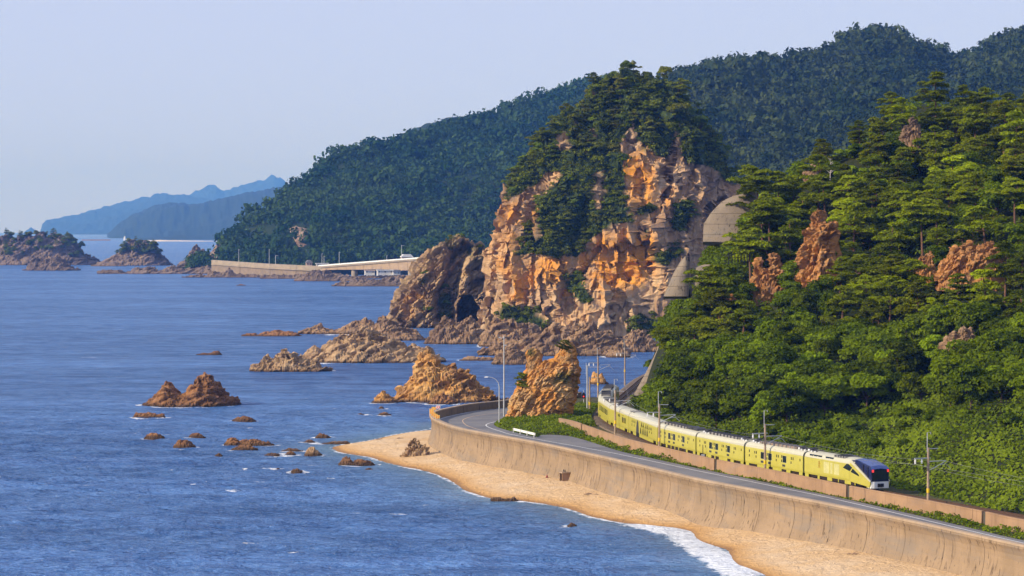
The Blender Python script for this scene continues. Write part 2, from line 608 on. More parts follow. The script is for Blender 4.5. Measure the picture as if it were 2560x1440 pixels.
def concrete_material(name, base, stain=(0.20, 0.15, 0.10), amt=0.6, sat=1.0):
    t = NT(name)
    p = t.pos()
    n1 = t.noise(p, 0.25, 5, 0.6, 0.4)
    n3 = t.noise(p, 4.0, 5, 0.7)
    c = t.mix(t.ramp(n1, 0.3, 0.7), tuple(0.86 * x for x in base), tuple(1.12 * x for x in base))
    streak = t.noise(t.pos((1.3, 1.3, 0.10)), 1.3, 5, 0.7, 0.15)
    c = t.mix(t.math('MULTIPLY', t.ramp(streak, 0.54, 0.70), amt), c, stain)
    blot = t.noise(p, 0.55, 6, 0.7)
    c = t.mix(t.math('MULTIPLY', t.ramp(blot, 0.62, 0.74), 0.4 * amt), c, tuple(1.35 * x for x in base))
    c = t.mix(t.math('MULTIPLY', t.ramp(n3, 0.5, 0.8), 0.25), c, tuple(0.6 * x for x in base))
    fine = t.noise(t.pos((3.2, 3.2, 0.16)), 1.0, 3, 0.6, 0.5)
    c = t.mix(t.math('MULTIPLY', t.ramp(fine, 0.63, 0.70), amt), c, tuple(0.45 * x for x in stain))
    grey = t.noise(t.pos((0.25, 0.25, 1.0)), 0.35, 4, 0.6, 0.5)
    c = t.mix(t.math('MULTIPLY', t.ramp(grey, 0.48, 0.68), 0.55 * amt), c, tuple(0.30 * x + 0.55 * 0.36 * sum(base) / 1.1 for x in base))
    b = t.bump(t.math('ADD', n3, streak), 0.35, 0.06)
    return t.bsdf(c, 0.9, 0, 0.2, b)

def asphalt_material():
    t = NT('asphalt')
    p = t.pos()
    n1 = t.noise(p, 0.12, 5, 0.6, 0.6)
    n2 = t.noise(p, 6, 4, 0.7)
    c = t.mix(t.ramp(n1, 0.35, 0.65), (0.125, 0.125, 0.135), (0.185, 0.18, 0.18))
    c = t.mix(t.math('MULTIPLY', t.ramp(n2, 0.45, 0.75), 0.35), c, (0.10, 0.10, 0.105))
    return t.bsdf(c, 0.85, 0, 0.25, t.bump(n2, 0.3, 0.03))

def ground_material(name, a, b, scale=0.3):
    t = NT(name)
    p = t.pos()
    n1 = t.noise(p, scale, 6, 0.65, 0.5)
    n2 = t.noise(p, scale * 9, 5, 0.7)
    c = t.mix(t.ramp(n1, 0.35, 0.65), a, b)
    c = t.mix(t.math('MULTIPLY', t.ramp(n2, 0.45, 0.7), 0.5), c, tuple(0.55 * x for x in a))
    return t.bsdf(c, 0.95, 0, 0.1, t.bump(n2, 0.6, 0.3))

M_SEA = sea_material()
M_SAND = sand_material()
M_WALL = concrete_material('seawall_concrete', (0.275, 0.195, 0.122), (0.095, 0.064, 0.042), 0.95)
M_COPING = concrete_material('coping_concrete', (0.37, 0.275, 0.19), (0.22, 0.16, 0.11), 0.3)
M_TWALL = concrete_material('brown_concrete', (0.33, 0.205, 0.12), (0.15, 0.09, 0.055), 0.6)
M_GREYCON = concrete_material('grey_concrete', (0.225, 0.178, 0.128), (0.085, 0.068, 0.048), 1.0)
M_ASPH = asphalt_material()
M_PAINT = plain('road_paint', (0.74, 0.74, 0.72), 0.7, var=0.15, scale=3)
M_PAINT_O = plain('faded_orange_paint', (0.55, 0.37, 0.22), 0.7, var=0.15, scale=3)
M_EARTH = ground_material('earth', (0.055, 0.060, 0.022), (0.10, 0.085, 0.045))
M_UNDER = ground_material('undergrowth', (0.016, 0.024, 0.006), (0.034, 0.036, 0.012), 0.25)  # hill ground coloured dark to put deep shade between the trees
M_BALLAST = ground_material('ballast_stone', (0.16, 0.115, 0.085), (0.22, 0.17, 0.13), 1.5)
M_FAR_UNDER = ground_material('far_undergrowth', (0.018, 0.034, 0.016), (0.030, 0.045, 0.020), 0.05)

# ================================================================== sea
SHORE_FOAM = []        # (centre xy, half width, half depth) of rocks standing in the water, filled further down
def build_sea():
    def lines(a, b, step, lo, hi, g=1.22):
        mid = np.arange(a, b + step / 2, step)
        up, x, s = [], mid[-1], step
        while x < hi:
            s *= g
            x = min(hi, x + s)
            up.append(x)
        dn, x, s = [], mid[0], step
        while x > lo:
            s *= g
            x = max(lo, x - s)
            dn.append(x)
        return np.r_[dn[::-1], mid, up]
    xs = lines(-135, 72, 0.9, -14500, 14500)
    ys = lines(285, 640, 0.9, -700, 26000, 1.12)
    X, Y = np.meshgrid(xs, ys, indexing='ij')
    XY = np.c_[X.ravel(), Y.ravel()]
    dense = (XY[:, 0] > -150) & (XY[:, 0] < 80) & (XY[:, 1] > 270) & (XY[:, 1] < 700)
    n = len(XY)
    sd = np.full(n, 400.0)
    sd[dense] = dist_poly(XY[dense], WATERLINE)
    sd[dense] *= np.where(inside(XY[dense], BEACH_POLY), -1, 1)
    foam = np.zeros(n)
    shallow = np.clip(np.exp(-np.maximum(sd, 0) / 7.5) * 0.85, 0, 1)
    q = XY[dense]
    wob = fbm(np.c_[q * 0.11, np.zeros(len(q))], 3)
    f = np.clip(1.0 - np.abs(sd[dense] - 0.3) / 1.5, 0, 1) * (0.62 + 0.5 * wob)
    surf_line = np.array([at_z(x, y, 0)[:2] for x, y in [(1600, 1314), (1660, 1322), (1705, 1336), (1728, 1356), (1760, 1376), (1800, 1395), (1815, 1415), (1870, 1437)]])
    ds = dist_poly(q, surf_line)
    f = np.maximum(f, np.clip(1.35 - ds / 3.2, 0, 1.1) * (0.85 + 0.5 * wob))
    foam[dense] = f
    rs = np.random.RandomState(4)
    for k in range(90):          # scattered small breakers and foam flecks, thickest among the reefs
        px, py = (rs.uniform(150, 1150), rs.uniform(960, 1240)) if k < 58 else (rs.uniform(0, 1500), rs.uniform(840, 1430))
        c0 = at_z(px, py, 0)[:2]
        w0 = rs.uniform(0.45, 1.3) * (2.0 if k < 6 else 1.0)
        dd = np.hypot((q[:, 0] - c0[0]) / w0, (q[:, 1] - c0[1] - 0.12 * (q[:, 0] - c0[0])) / (w0 * rs.uniform(0.35, 0.8)))
        foam[dense] = np.maximum(foam[dense], np.clip(1.2 - dd, 0, 0.47))
    foam[sd < 0] = 0
    foam[dense] = np.maximum(foam[dense], f)
    for (cx, cy, hw, hd, amt) in SHORE_FOAM:
        dd = np.hypot((XY[:, 0] - cx) / hw, (XY[:, 1] - cy) / hd)
        m = (dd < 2.0)
        if m.any():
            nn = fbm(np.c_[XY[m] * 0.16, np.full(m.sum(), cx * 0.1)], 3)
            ff = np.clip(1 - np.abs((dd[m] - 1.0) * min(hw, hd)) / max(1.3, 0.16 * hd), 0, 1) * np.clip(0.75 + 1.9 * nn, 0, 1) * amt
            foam[m] = np.maximum(foam[m], ff)
    damp = np.clip((np.minimum(XY[:, 0] + 135, 72 - XY[:, 0])) / 30, 0, 1) * np.clip((640 - XY[:, 1]) / 120, 0, 1) * np.clip((XY[:, 1] - 285) / 4, 0, 1)
    damp *= np.clip((sd - 1.0) / 14, 0.05, 1)
    z = np.zeros(n)
    m = damp > 0
    p = XY[m]
    c, s = math.cos(0.12), math.sin(0.12)
    a, b = p[:, 0] * c + p[:, 1] * s, -p[:, 0] * s + p[:, 1] * c
    w = 0.34 * fbm(np.c_[a * 0.045, b * 0.16, 0 * a], 2) + 0.85 * (ridged(np.c_[a * 0.09, b * 0.24, 0 * a + 5], 3) - 0.75) + 0.22 * fbm(np.c_[a * 0.3, b * 0.6, 0 * a + 9], 2)
    z[m] = w * damp[m]
    z[dense] += 0.22 * np.clip(foam[dense], 0, 1) * np.clip(1 - ds / 4.0, 0, 1)
    V = np.c_[XY, z]
    o = link('sea', mesh_np('sea', V, grid_faces(len(xs), len(ys))[:, ::-1], M_SEA, True, {'foam': ('POINT', foam), 'shallow': ('POINT', shallow)}))
    tag(o, 'blue choppy sea filling the left of the view', 'sea', kind='structure')

# ================================================================== beach
def beach_z(XY):
    d = dist_poly(XY, WATERLINE)
    ins = inside(XY, BEACH_POLY)
    n = fbm(np.c_[XY * 0.10, np.zeros(len(XY))], 4)
    zi = 1.9 * (1 - np.exp(-d * 0.115)) + 0.18 * n * np.clip(d / 4, 0, 1) + 0.09 * fbm(np.c_[XY * 0.45, np.ones(len(XY))], 3) * np.clip(d / 3, 0, 1)
    return np.where(ins, zi, -0.14 * d)

def build_beach():
    xs = np.arange(-75, 64, 0.6)
    ys = np.arange(250, 505, 0.6)
    X, Y = np.meshgrid(xs, ys, indexing='ij')
    XY = np.c_[X.ravel(), Y.ravel()]
    z = beach_z(XY)
    F = grid_faces(len(xs), len(ys))[:, ::-1]
    ins = inside(XY, BEACH_POLY) | (dist_poly(XY, WATERLINE) < 9)
    wl = SEAWALL
    k = np.array([True] * len(XY))
    keep = ins[F].any(1)
    F = F[keep]
    use = np.unique(F)
    idx = np.full(len(XY), -1)
    idx[use] = np.arange(len(use))
    o = link('beach', mesh_np('beach', np.c_[XY, z][use], idx[F], M_SAND, True))
    tag(o, 'golden sand beach below the seawall', 'beach', kind='structure')

# ================================================================== seawall with panels, road, ground
def build_seawall():
    root = empty('seawall', (*SEAWALL.at(SEAWALL.L * 0.5), 0.0), 0, 'long curved tan concrete seawall between beach and coast road', 'seawall')
    prof = [(0.30, 6.2), (0.34, 5.98), (0.16, 5.62), (0.0, 5.1), (-0.03, 4.5), (0.03, 3.8), (0.17, 3.0), (0.40, 2.2), (0.72, 1.4), (1.15, 0.6), (1.7, -0.3), (1.7, -1.5), (-0.42, -1.5), (-0.42, 6.2)]
    cop = [(0.37, 6.205), (0.37, 6.40), (0.30, 6.44), (-0.42, 6.44), (-0.47, 6.40), (-0.47, 6.205)]
    s, n = 0.0, 0
    rnd = random.Random(3)
    while s < SEAWALL.L - 2:
        e = min(SEAWALL.L, s + 9.0)
        j = rnd.uniform(-0.012, 0.012)
        V, F = sweep(SEAWALL, s + 0.035, e - 0.035, [(o + j, z) for o, z in prof], 0.75)
        py_obj('wall_panel', V, [f[::-1] for f in F], M_WALL, None, root, False)
        V, F = sweep(SEAWALL, s + 0.015, e - 0.015, [(o + j, z) for o, z in cop], 0.75)
        py_obj('coping', V, [f[::-1] for f in F], M_COPING, None, root, False)
        s = e
    return root

def strip(P, w, z):
    """flat painted line of width w along a polyline"""
    P = resample(np.asarray(P, float), 1.0)
    t = np.gradient(P, axis=0)
    t /= np.linalg.norm(t, axis=1)[:, None]
    n = np.c_[t[:, 1], -t[:, 0]] * w / 2
    V = np.c_[np.vstack([P + n, P - n]), np.full(2 * len(P), z)]
    k = len(P)
    i = np.arange(k - 1)
    return V, np.stack([i, i + 1, i + 1 + k, i + k], 1)

def up_faces(V, F):
    V = np.asarray(V)
    F = np.array(F)
    a, b, c = V[F[:, 0]], V[F[:, 1]], V[F[:, 2]]
    nz = np.cross(b - a, c - a)[:, 2]
    F[nz < 0] = F[nz < 0][:, ::-1]
    return F

def poly_grid(poly, zf, step, margin=0.0):
    poly = np.asarray(poly)
    xs = np.arange(poly[:, 0].min() - step, poly[:, 0].max() + step, step)
    ys = np.arange(poly[:, 1].min() - step, poly[:, 1].max() + step, step)
    X, Y = np.meshgrid(xs, ys, indexing='ij')
    XY = np.c_[X.ravel(), Y.ravel()]
    F = grid_faces(len(xs), len(ys))[:, ::-1]
    cen = XY[F].mean(1)
    F = F[inside(cen, poly)]
    use = np.unique(F)
    idx = np.full(len(XY), -1)
    idx[use] = np.arange(len(use))
    return np.c_[XY[use], zf(XY[use])], idx[F]

def build_road():
    wl = SEAWALL.at(np.arange(0, SEAWALL.L, 1.0), -0.3)
    e = resample(catmull(EDGE, 6), 1.0)
    poly = np.vstack([wl, e[::-1]])
    o = py_obj('road', np.c_[poly, np.full(len(poly), Z_ROAD)], [list(range(len(poly)))], M_ASPH, (0, 400, Z_ROAD))
    me = o.data
    if me.polygons[0].normal.z < 0:
        me.flip_normals()
    tag(o, 'grey asphalt coast road bending round behind the seawall', 'road', kind='structure')
    s0 = SEAWALL.near(at_z(1277, 1001, Z_WALL))
    V, F = strip(SEAWALL.at(np.arange(s0, SEAWALL.L - 1, 1.0), -1.15), 0.16, Z_ROAD + 0.006)
    tag(world_obj('edge_line', V, up_faces(V, F), M_PAINT, (0, 400, Z_ROAD)), 'white edge line along the seawall side of the road', 'road marking', kind='structure')
    lp = [(1280, 1046), (1248, 1052), (1218, 1060), (1219, 1067), (1250, 1078), (1280, 1086.5), (1353, 1100), (1465, 1120), (1550, 1136), (1626, 1152), (1740, 1176), (1853, 1199), (1970, 1223), (2080, 1246), (2270, 1290), (2460, 1335), (2560, 1358)]
    V, F = strip(resample(catmull([at_z(x, y, Z_ROAD)[:2] for x, y in lp], 6), 1.0), 0.16, Z_ROAD + 0.006)
    tag(world_obj('edge_line', V, up_faces(V, F), M_PAINT, (0, 400, Z_ROAD)), 'white edge line along the verge side of the road', 'road marking', kind='structure')
    lp = [(1262, 1030), (1222, 1035), (1181, 1041), (1160, 1048), (1157, 1054), (1166, 1063), (1184, 1070), (1210, 1077), (1260, 1088)]
    V, F = strip(resample(catmull([at_z(x, y, Z_ROAD)[:2] for x, y in lp], 6), 1.0), 0.15, Z_ROAD + 0.006)
    tag(world_obj('centre_line', V, up_faces(V, F), M_PAINT_O, (0, 400, Z_ROAD)), 'faded orange centre line curving through the bend', 'road marking', kind='structure')
    # earth between the asphalt and the foot of the hill
    hp = TRACK.at(np.arange(0, TRACK.near((21, 535)), 2.0), 9.0)
    back = SEAWALL.at(np.arange(0, 16, 2.0), -0.2)
    def zf(XY):
        d = dist_poly(XY, e)
        return 4.93 + 0.055 * np.clip(d, 0, 8) + 0.08 * fbm(np.c_[XY * 0.3, np.zeros(len(XY))], 3)
    V, F = poly_grid(np.vstack([e - np.array([0.5, 0]), hp, back]), zf, 1.0)
    tag(world_obj('ground', V, F, M_EARTH, (0, 400, 5), True), 'weedy earth between the road and the railway', 'ground', kind='structure')

def build_track():
    s0, s1 = 0.0, TRACK.L
    V, F = sweep(TRACK, s0, s1, [(-2.5, 4.6), (-2.0, 5.62), (2.0, 5.62), (3.4, 4.6)], 2.0)
    o = py_obj('ballast', V, F, M_BALLAST, (30, 380, 5))
    tag(o, 'brown ballast bed of the railway line', 'ballast', kind='structure')
    sf = TRACK.near((18, 500))
    V, F = sweep(TRACK, sf, s1, [(-7.0, -1.2), (-2.7, 5.3), (3.5, 5.3), (6.0, -1.2)], 2.0)
    tag(py_obj('embankment', V, F, M_GREYCON, (20, 540, 0)), 'grey sea embankment carrying the railway past the hill', 'embankment', kind='structure')
    root = empty('railway_track', (*TRACK.at(20.0), 5.6), 0, 'single railway track running behind the brown concrete wall', 'railway track')
    rust = plain('rail_steel', (0.13, 0.075, 0.05), 0.5, 0.6)
    for off in (-0.5335, 0.5335):
        V, F = sweep(TRACK, s0, s1, [(off - 0.07, 5.70), (off - 0.035, 5.86), (off - 0.035, 6.0), (off + 0.035, 6.0), (off + 0.035, 5.86), (off + 0.07, 5.70)], 1.5)
        py_obj('rail', V, F, rust, None, root)
    slp = MB().box(-1.0, 1.0, -0.11, 0.11, 5.56, 5.70).mesh('sleeper', plain('sleeper_concrete', (0.30, 0.25, 0.2), 0.9))
    for s in np.arange(6.0, TRACK.near(at_z(2230, 1226, 6.0)) + 2, 0.7):
        q, t = TRACK.at(s), TRACK.tan(s)
        o = link('sleeper', slp, root, (q[0] - root.location[0], q[1] - root.location[1], -root.location[2]), math.atan2(t[1], t[0]) + math.pi / 2)

def build_track_wall():
    L = TWALL.L
    gaps = [TWALL.find_px(px, 0.2, 6.0) for px in (1452, 1787, 2117, 2456)]
    root = empty('railway_wall', (*TWALL.at(L * 0.5), 4.9), 0, 'low brown concrete wall between the verge and the railway', 'wall')
    cuts = [0.0] + gaps + [L]
    dk = plain('dark_concrete', (0.085, 0.075, 0.06), 0.95)
    for a, b in zip(cuts[:-1], cuts[1:]):
        x = a + (0.45 if a else 0)
        end = b - (0.45 if b < L else 0)
        n = max(1, int(round((end - x) / 10.5)))
        for k in range(n):
            s0, s1 = x + (end - x) * k / n + 0.008, x + (end - x) * (k + 1) / n - 0.008
            V, F = sweep(TWALL, s0, s1, [(0.14, 4.7), (0.10, 6.5), (0.12, 6.56), (0.12, 6.7), (-0.22, 6.7), (-0.22, 4.7)], 1.0)
            py_obj('wall_panel', V, [f[::-1] for f in F], M_TWALL, None, root)
    for g in gaps:
        V, F = sweep(TWALL, g - 0.5, g + 0.5, [(-0.12, 4.7), (-0.12, 6.55), (-0.30, 6.55), (-0.30, 4.7)], 0.5)
        py_obj('gap_pillar', V, [f[::-1] for f in F], dk, None, root)
# ================================================================== rock materials
M_CLIFF = rock_mat('cliff_rock', (0.60, 0.42, 0.24), (0.46, 0.285, 0.15), (0.22, 0.15, 0.105), (0.70, 0.30, 0.04), 0.045, 0.45, 0.9, 0.8, (0.030, 0.045, 0.012), 0.35, True, 0.16, (0.08, 0.05, 0), (2.2, 2.2, 0.35))
M_ARCH = rock_mat('arch_rock', (0.50, 0.355, 0.20), (0.38, 0.245, 0.125), (0.19, 0.13, 0.085), (0.54, 0.26, 0.06), 0.06, 0.45, 0.9, 0.8, (0.040, 0.052, 0.014), 0.5, True, 0.10, (0.3, 0.7, 0))
M_LEDGE = rock_mat('ledge_rock', (0.38, 0.255, 0.15), (0.28, 0.17, 0.092), (0.14, 0.095, 0.068), (0.38, 0.18, 0.06), 0.10, 0.7, 0.9, 0.6, wet=True, rust=0.10, strata=(0.35, 0.6, 0))
M_REEF = rock_mat('reef_rock', (0.33, 0.175, 0.08), (0.235, 0.115, 0.05), (0.12, 0.065, 0.038), (0.36, 0.145, 0.035), 0.16, 1.0, 0.9, 0.45, wet=True, rust=0.25, strata=(0.5, 0.5, 0))
M_TAN = rock_mat('tan_ridge_rock', (0.50, 0.35, 0.20), (0.37, 0.235, 0.125), (0.20, 0.13, 0.08), (0.40, 0.19, 0.06), 0.14, 0.9, 0.9, 0.5, wet=True, rust=0.05, strata=(0.4, 0.9, 0))
M_ORANGE = rock_mat('orange_rock', (0.58, 0.37, 0.15), (0.46, 0.245, 0.08), (0.25, 0.13, 0.06), (0.60, 0.26, 0.04), 0.14, 0.9, 0.9, 0.5, wet=True, rust=0.35, strata=(0.2, 0.5, 0))
M_CRAG = rock_mat('crag_rock', (0.56, 0.38, 0.19), (0.46, 0.26, 0.10), (0.28, 0.16, 0.08), (0.60, 0.25, 0.04), 0.20, 1.2, 0.9, 0.35, (0.055, 0.065, 0.016), 0.30, False, 0.30, (0.6, 0.8, 0))
M_HILLROCK = rock_mat('hill_rock', (0.48, 0.28, 0.125), (0.40, 0.18, 0.055), (0.20, 0.11, 0.06), (0.56, 0.21, 0.03), 0.20, 1.2, 0.9, 0.4, (0.03, 0.04, 0.012), 0.25, False, 0.35)
M_ISLE = rock_mat('island_rock', (0.27, 0.20, 0.145), (0.20, 0.14, 0.105), (0.115, 0.085, 0.07), (0.34, 0.21, 0.12), 0.03, 0.2, 0.9, 1.5, (0.03, 0.045, 0.014), 0.2, True, 0.05)
M_FARROCK = rock_mat('far_bare_rock', (0.40, 0.31, 0.22), (0.30, 0.21, 0.15), (0.19, 0.13, 0.10), (0.34, 0.17, 0.09), 0.03, 0.2, 0.9, 1.2, wet=False, rust=0.1)

def grid_normals(V, n, m, wrap=False):
    G = V.reshape(n, m, 3)
    if wrap:
        du = np.roll(G, -1, 1) - np.roll(G, 1, 1)
    else:
        du = np.gradient(G, axis=1)
    dv = np.gradient(G, axis=0)
    N = np.cross(du.reshape(-1, 3), dv.reshape(-1, 3))
    return N / np.maximum(np.linalg.norm(N, axis=1), 1e-9)[:, None]

def rocky(p, size, seed, tilt=(0.5, 0.6), vert=False):
    """relief of broken, bedded rock, about -0.5 .. 0.5"""
    R = rot_axis('X', tilt[0]) @ rot_axis('Y', tilt[1])
    q = (p @ R.T) / size + seed * 3.17
    if vert:
        q1 = (p / size) * np.array([1, 1, 0.16]) + seed * 1.7
        s1 = np.array([1, 1, 1.0])
    else:
        q1 = q * np.array([0.7, 0.7, 1.9])
    a = ridged(q1 * 0.9, 4, 0.55) - 0.72
    f1, f2, v = voro(q1 * 2.2)
    f1b, f2b, vb = voro(q1 * 5.1 + 9.1)
    return 0.62 * a + 0.62 * (v - 0.5) + 0.34 * (vb - 0.5) - 0.25 * np.clip(0.12 - (f2 - f1), 0, 0.12) / 0.12 + 0.15 * fbm(q * 6, 3)

def rock_hf(name, label, prof, base_py, mat, thick=0.7, z0=0.0, cat='rock', group=None, seed=1, amp=1.0, tilt=(0.5, 0.6), res=2.0, foam=0.7, sink=1.3, front=0.0, attrs=None, max_d=60.0, lean=0.0, D=None):
    """a free-standing rock whose crest follows a surveyed outline; it gets its own depth behind the waterline"""
    rnd = np.random.RandomState(seed)
    prof = sorted(prof)
    D0 = at_z(prof[0][0], base_py, z0)[1] if D is None else D
    if D is not None:
        z0 = at_y(prof[0][0], base_py, D)[2]
    w = (prof[-1][0] - prof[0][0]) / FPX * D0
    hd = min(thick * w / 2, max_d)
    Yc = D0 + 0.85 * hd
    P = np.array([at_y(x, y, Yc + 0 * hd) for x, y in prof])
    xs = np.linspace(P[0, 0], P[-1, 0], int(np.clip((prof[-1][0] - prof[0][0]) / res, 10, 260)))
    n = len(xs)
    m = int(np.clip(n * thick * 0.8, 10, 110))
    h = np.interp(xs, P[:, 0], P[:, 2] - z0)
    h = np.maximum(h, 0.05)
    xc, hw = (xs[0] + xs[-1]) / 2, (xs[-1] - xs[0]) / 2
    ell = 0.30 + 0.70 * np.sqrt(np.clip(1 - ((xs - xc) / (hw * 1.02)) ** 2, 0, 1))
    v = np.linspace(-1, 1, m)
    crest = 0.25 * hd * fbm(np.c_[xs / (hw * 0.5), np.full(n, seed * 1.3), np.zeros(n)], 3)
    X = np.repeat(xs[:, None], m, 1)
    Y = Yc + (v[None, :] * hd * ell[:, None]) + crest[:, None] * (1 - np.abs(v))[None, :]
    g = np.clip(1 - np.abs(v) ** 1.7, 0, 1) ** 0.8
    Z = h[:, None] * g[None, :] - sink * (1 - g)[None, :] ** 3 - 0.02
    jag = ridged(np.c_[X.ravel() * (1.9 / max(h.max(), 1.2)), Y.ravel() * (1.1 / max(h.max(), 1.2)), np.full(X.size, seed * 2.3)], 3).reshape(X.shape) - 0.68
    Z = Z + np.clip(Z, 0, None) * jag * 0.5 * amp
    V = np.stack([X, Y, Z + z0], -1).reshape(-1, 3)
    N = grid_normals(V, n, m)
    N *= np.sign(N[:, 2:3] + 1e-9)
    hm = h.max()
    size = max(0.8, 0.75 * (hm * w) ** 0.5)
    d = rocky(V, size * 0.55, seed, tilt) * amp * (0.20 * hm + 0.02 * w + 0.20)
    d += amp * 0.05 * (hm + 0.4) * fbm(V * (6.0 / size), 4)
    fade = np.repeat((0.35 + 0.65 * g)[None, :], n, 0).ravel()
    V = V + N * (d * fade)[:, None]
    V[:, 0] += lean * np.maximum(V[:, 2] - z0, 0)
    o = world_obj(name, V, grid_faces(n, m)[:, ::-1], mat, (xc, Yc, z0), False, attrs)
    tag(o, label, cat, group)
    if foam:
        SHORE_FOAM.append((xc, Yc, hw * 1.04 + 0.4, hd * 1.05 + 0.6, foam))
    return o, V

def loft_np(left, right, D, depth, z0, nz, nt, seed, size, amp, tilt=(0.4, 0.5), vert=False, yoff=0.0, sq=0.85, push=(), back=1.0):
    """a tall rock: horizontal rings between a surveyed left and right outline, with its own depth"""
    Lp = np.array(sorted([at_y(x, y, D) for x, y in left], key=lambda q: q[2]))
    Rp = np.array(sorted([at_y(x, y, D) for x, y in right], key=lambda q: q[2]))
    z1 = min(Lp[-1, 2], Rp[-1, 2])
    k = np.linspace(0, 1, nz)
    zs = z0 + (z1 - z0) * k
    xl = np.interp(zs, Lp[:, 2], Lp[:, 0])
    xr = np.interp(zs, Rp[:, 2], Rp[:, 0])
    cx, hw = (xl + xr) / 2, np.maximum((xr - xl) / 2, 0.02)
    hw[-1] = 0.02
    th = np.linspace(0, 2 * math.pi, nt, endpoint=False)
    c, s = np.cos(th), np.sin(th)
    ex = np.sign(c) * np.abs(c) ** sq
    ey = np.sign(s) * np.abs(s) ** sq
    yh = hw * depth
    X = cx[:, None] + hw[:, None] * ex[None, :]
    Y = D + yoff * (1 - k)[:, None] * 0 + yh[:, None] * ey[None, :] * np.where(ey > 0, back, 1.0)[None, :]
    Z = np.repeat(zs[:, None], nt, 1)
    V = np.stack([X, Y, Z], -1).reshape(-1, 3)
    N = grid_normals(V, nz, nt, True)
    cen = np.stack([np.repeat(cx[:, None], nt, 1), np.full_like(X, D), Z], -1).reshape(-1, 3)
    out = ((V - cen) * N)[:, :2].sum(1)
    N *= np.sign(out + 1e-9)[:, None]
    edge = np.repeat(np.clip(hw / (0.15 * hw.max()), 0.1, 1)[:, None], nt, 1).ravel()
    d = rocky(V, size, seed, tilt, vert) * amp * edge
    V = V + N * d[:, None]
    if len(push):
        front = (V[:, 1] < D)
        uv = proj(V)
        for poly, dep, soft in push:
            w = np.where(inside(uv, poly), 1.0, np.clip(1 - dist_poly(uv, poly, True) / soft, 0, 1) ** 2)
            V[:, 1] += np.where(front, w * dep, 0)
    return V, grid_faces(nz, nt, True)

# ================================================================== hillsides
class Patch:
    def __init__(self, cols, K=48, per=14):
        C = np.array([resample_n(catmull(np.asarray(c, float), 10), K) for c in cols])      # ncol x K x 3
        self.G = catmull(C.reshape(len(cols), -1), per).reshape(-1, K, 3)
        self.n, self.m = self.G.shape[:2]
    def rough(self, amp, scale, seed=0.0, octv=4, keep=False, cols=None):
        P = self.G.reshape(-1, 3)
        d = (amp * fbm(np.c_[P[:, :2] * scale, np.full(len(P), seed)], octv)).reshape(self.n, self.m)
        if cols is not None:
            d = d * np.interp(np.linspace(0, 1, self.n), *cols)[:, None]
        if keep:          # leave the surveyed skyline where it is
            jr = self.G[:, :, 2].argmax(1)
            w = np.exp(-((np.arange(self.m)[None, :] - jr[:, None]) / (0.16 * self.m)) ** 2)
            d = d * (1 - w)
        self.G[:, :, 2] += d
    def ev(self, a, b):
        """point at a, b in 0..1 (bilinear)"""
        a = np.clip(np.asarray(a), 0, 0.99999) * (self.n - 1)
        b = np.clip(np.asarray(b), 0, 0.99999) * (self.m - 1)
        i, j = a.astype(int), b.astype(int)
        u, v = (a - i)[:, None], (b - j)[:, None]
        G = self.G
        return (G[i, j] * (1 - u) + G[i + 1, j] * u) * (1 - v) + (G[i, j + 1] * (1 - u) + G[i + 1, j + 1] * u) * v
    def faces(self):
        return up_faces(self.G.reshape(-1, 3), grid_faces(self.n, self.m))
    def scatter(self, count, rng, zones=None):
        """random points spread evenly over the surface"""
        G = self.G
        e1, e2 = G[1:, :-1] - G[:-1, :-1], G[:-1, 1:] - G[:-1, :-1]
        A = np.linalg.norm(np.cross(e1, e2), axis=-1).ravel()
        k = rng.choice(len(A), count, p=A / A.sum())
        i, j = k // (self.m - 1), k % (self.m - 1)
        return self.ev((i + rng.rand(count)) / (self.n - 1), (j + rng.rand(count)) / (self.m - 1))

def largest_island(F, n):
    """faces of the largest connected piece"""
    lab = np.arange(n)
    while True:
        m = lab[F].min(1)
        new = lab.copy()
        for k in range(F.shape[1]):
            np.minimum.at(new, F[:, k], m)
        if (new == lab).all(): break
        lab = new
    fl = lab[F[:, 0]]
    v, c = np.unique(fl, return_counts=True)
    return F[fl == v[np.argmax(c)]]

def resample_n(P, n):
    d = np.r_[0, np.cumsum(np.linalg.norm(np.diff(P, axis=0), axis=1))]
    s = np.linspace(0, d[-1], n)
    return np.stack([np.interp(s, d, P[:, k]) for k in range(P.shape[1])], 1)

def thin(P, r, limit=None):
    """keep points at least r apart (order kept)"""
    cell = {}
    keep = []
    rr = np.broadcast_to(r, (len(P),))
    for i, q in enumerate(P):
        c = (int(q[0] // 4), int(q[1] // 4), int(q[2] // 4))
        ok = True
        for dx in (-1, 0, 1):
            for dy in (-1, 0, 1):
                for dz in (-1, 0, 1):
                    for j in cell.get((c[0] + dx, c[1] + dy, c[2] + dz), ()):
                        if ((P[j] - q) ** 2).sum() < rr[i] ** 2:
                            ok = False
                            break
                    if not ok: break
                if not ok: break
            if not ok: break
        if ok:
            cell.setdefault(c, []).append(i)
            keep.append(i)
            if limit and len(keep) >= limit:
                break
    return np.array(keep, int)

def col_on_track(px, rest):
    s = TRACK.find_px(px, 3.6, 5.3, 0, TRACK.near((18.2, 505)))
    b = TRACK.at(s, 3.6)
    return [np.array([b[0], b[1], 5.3])] + [at_y(x, y, d) for x, y, d in rest]

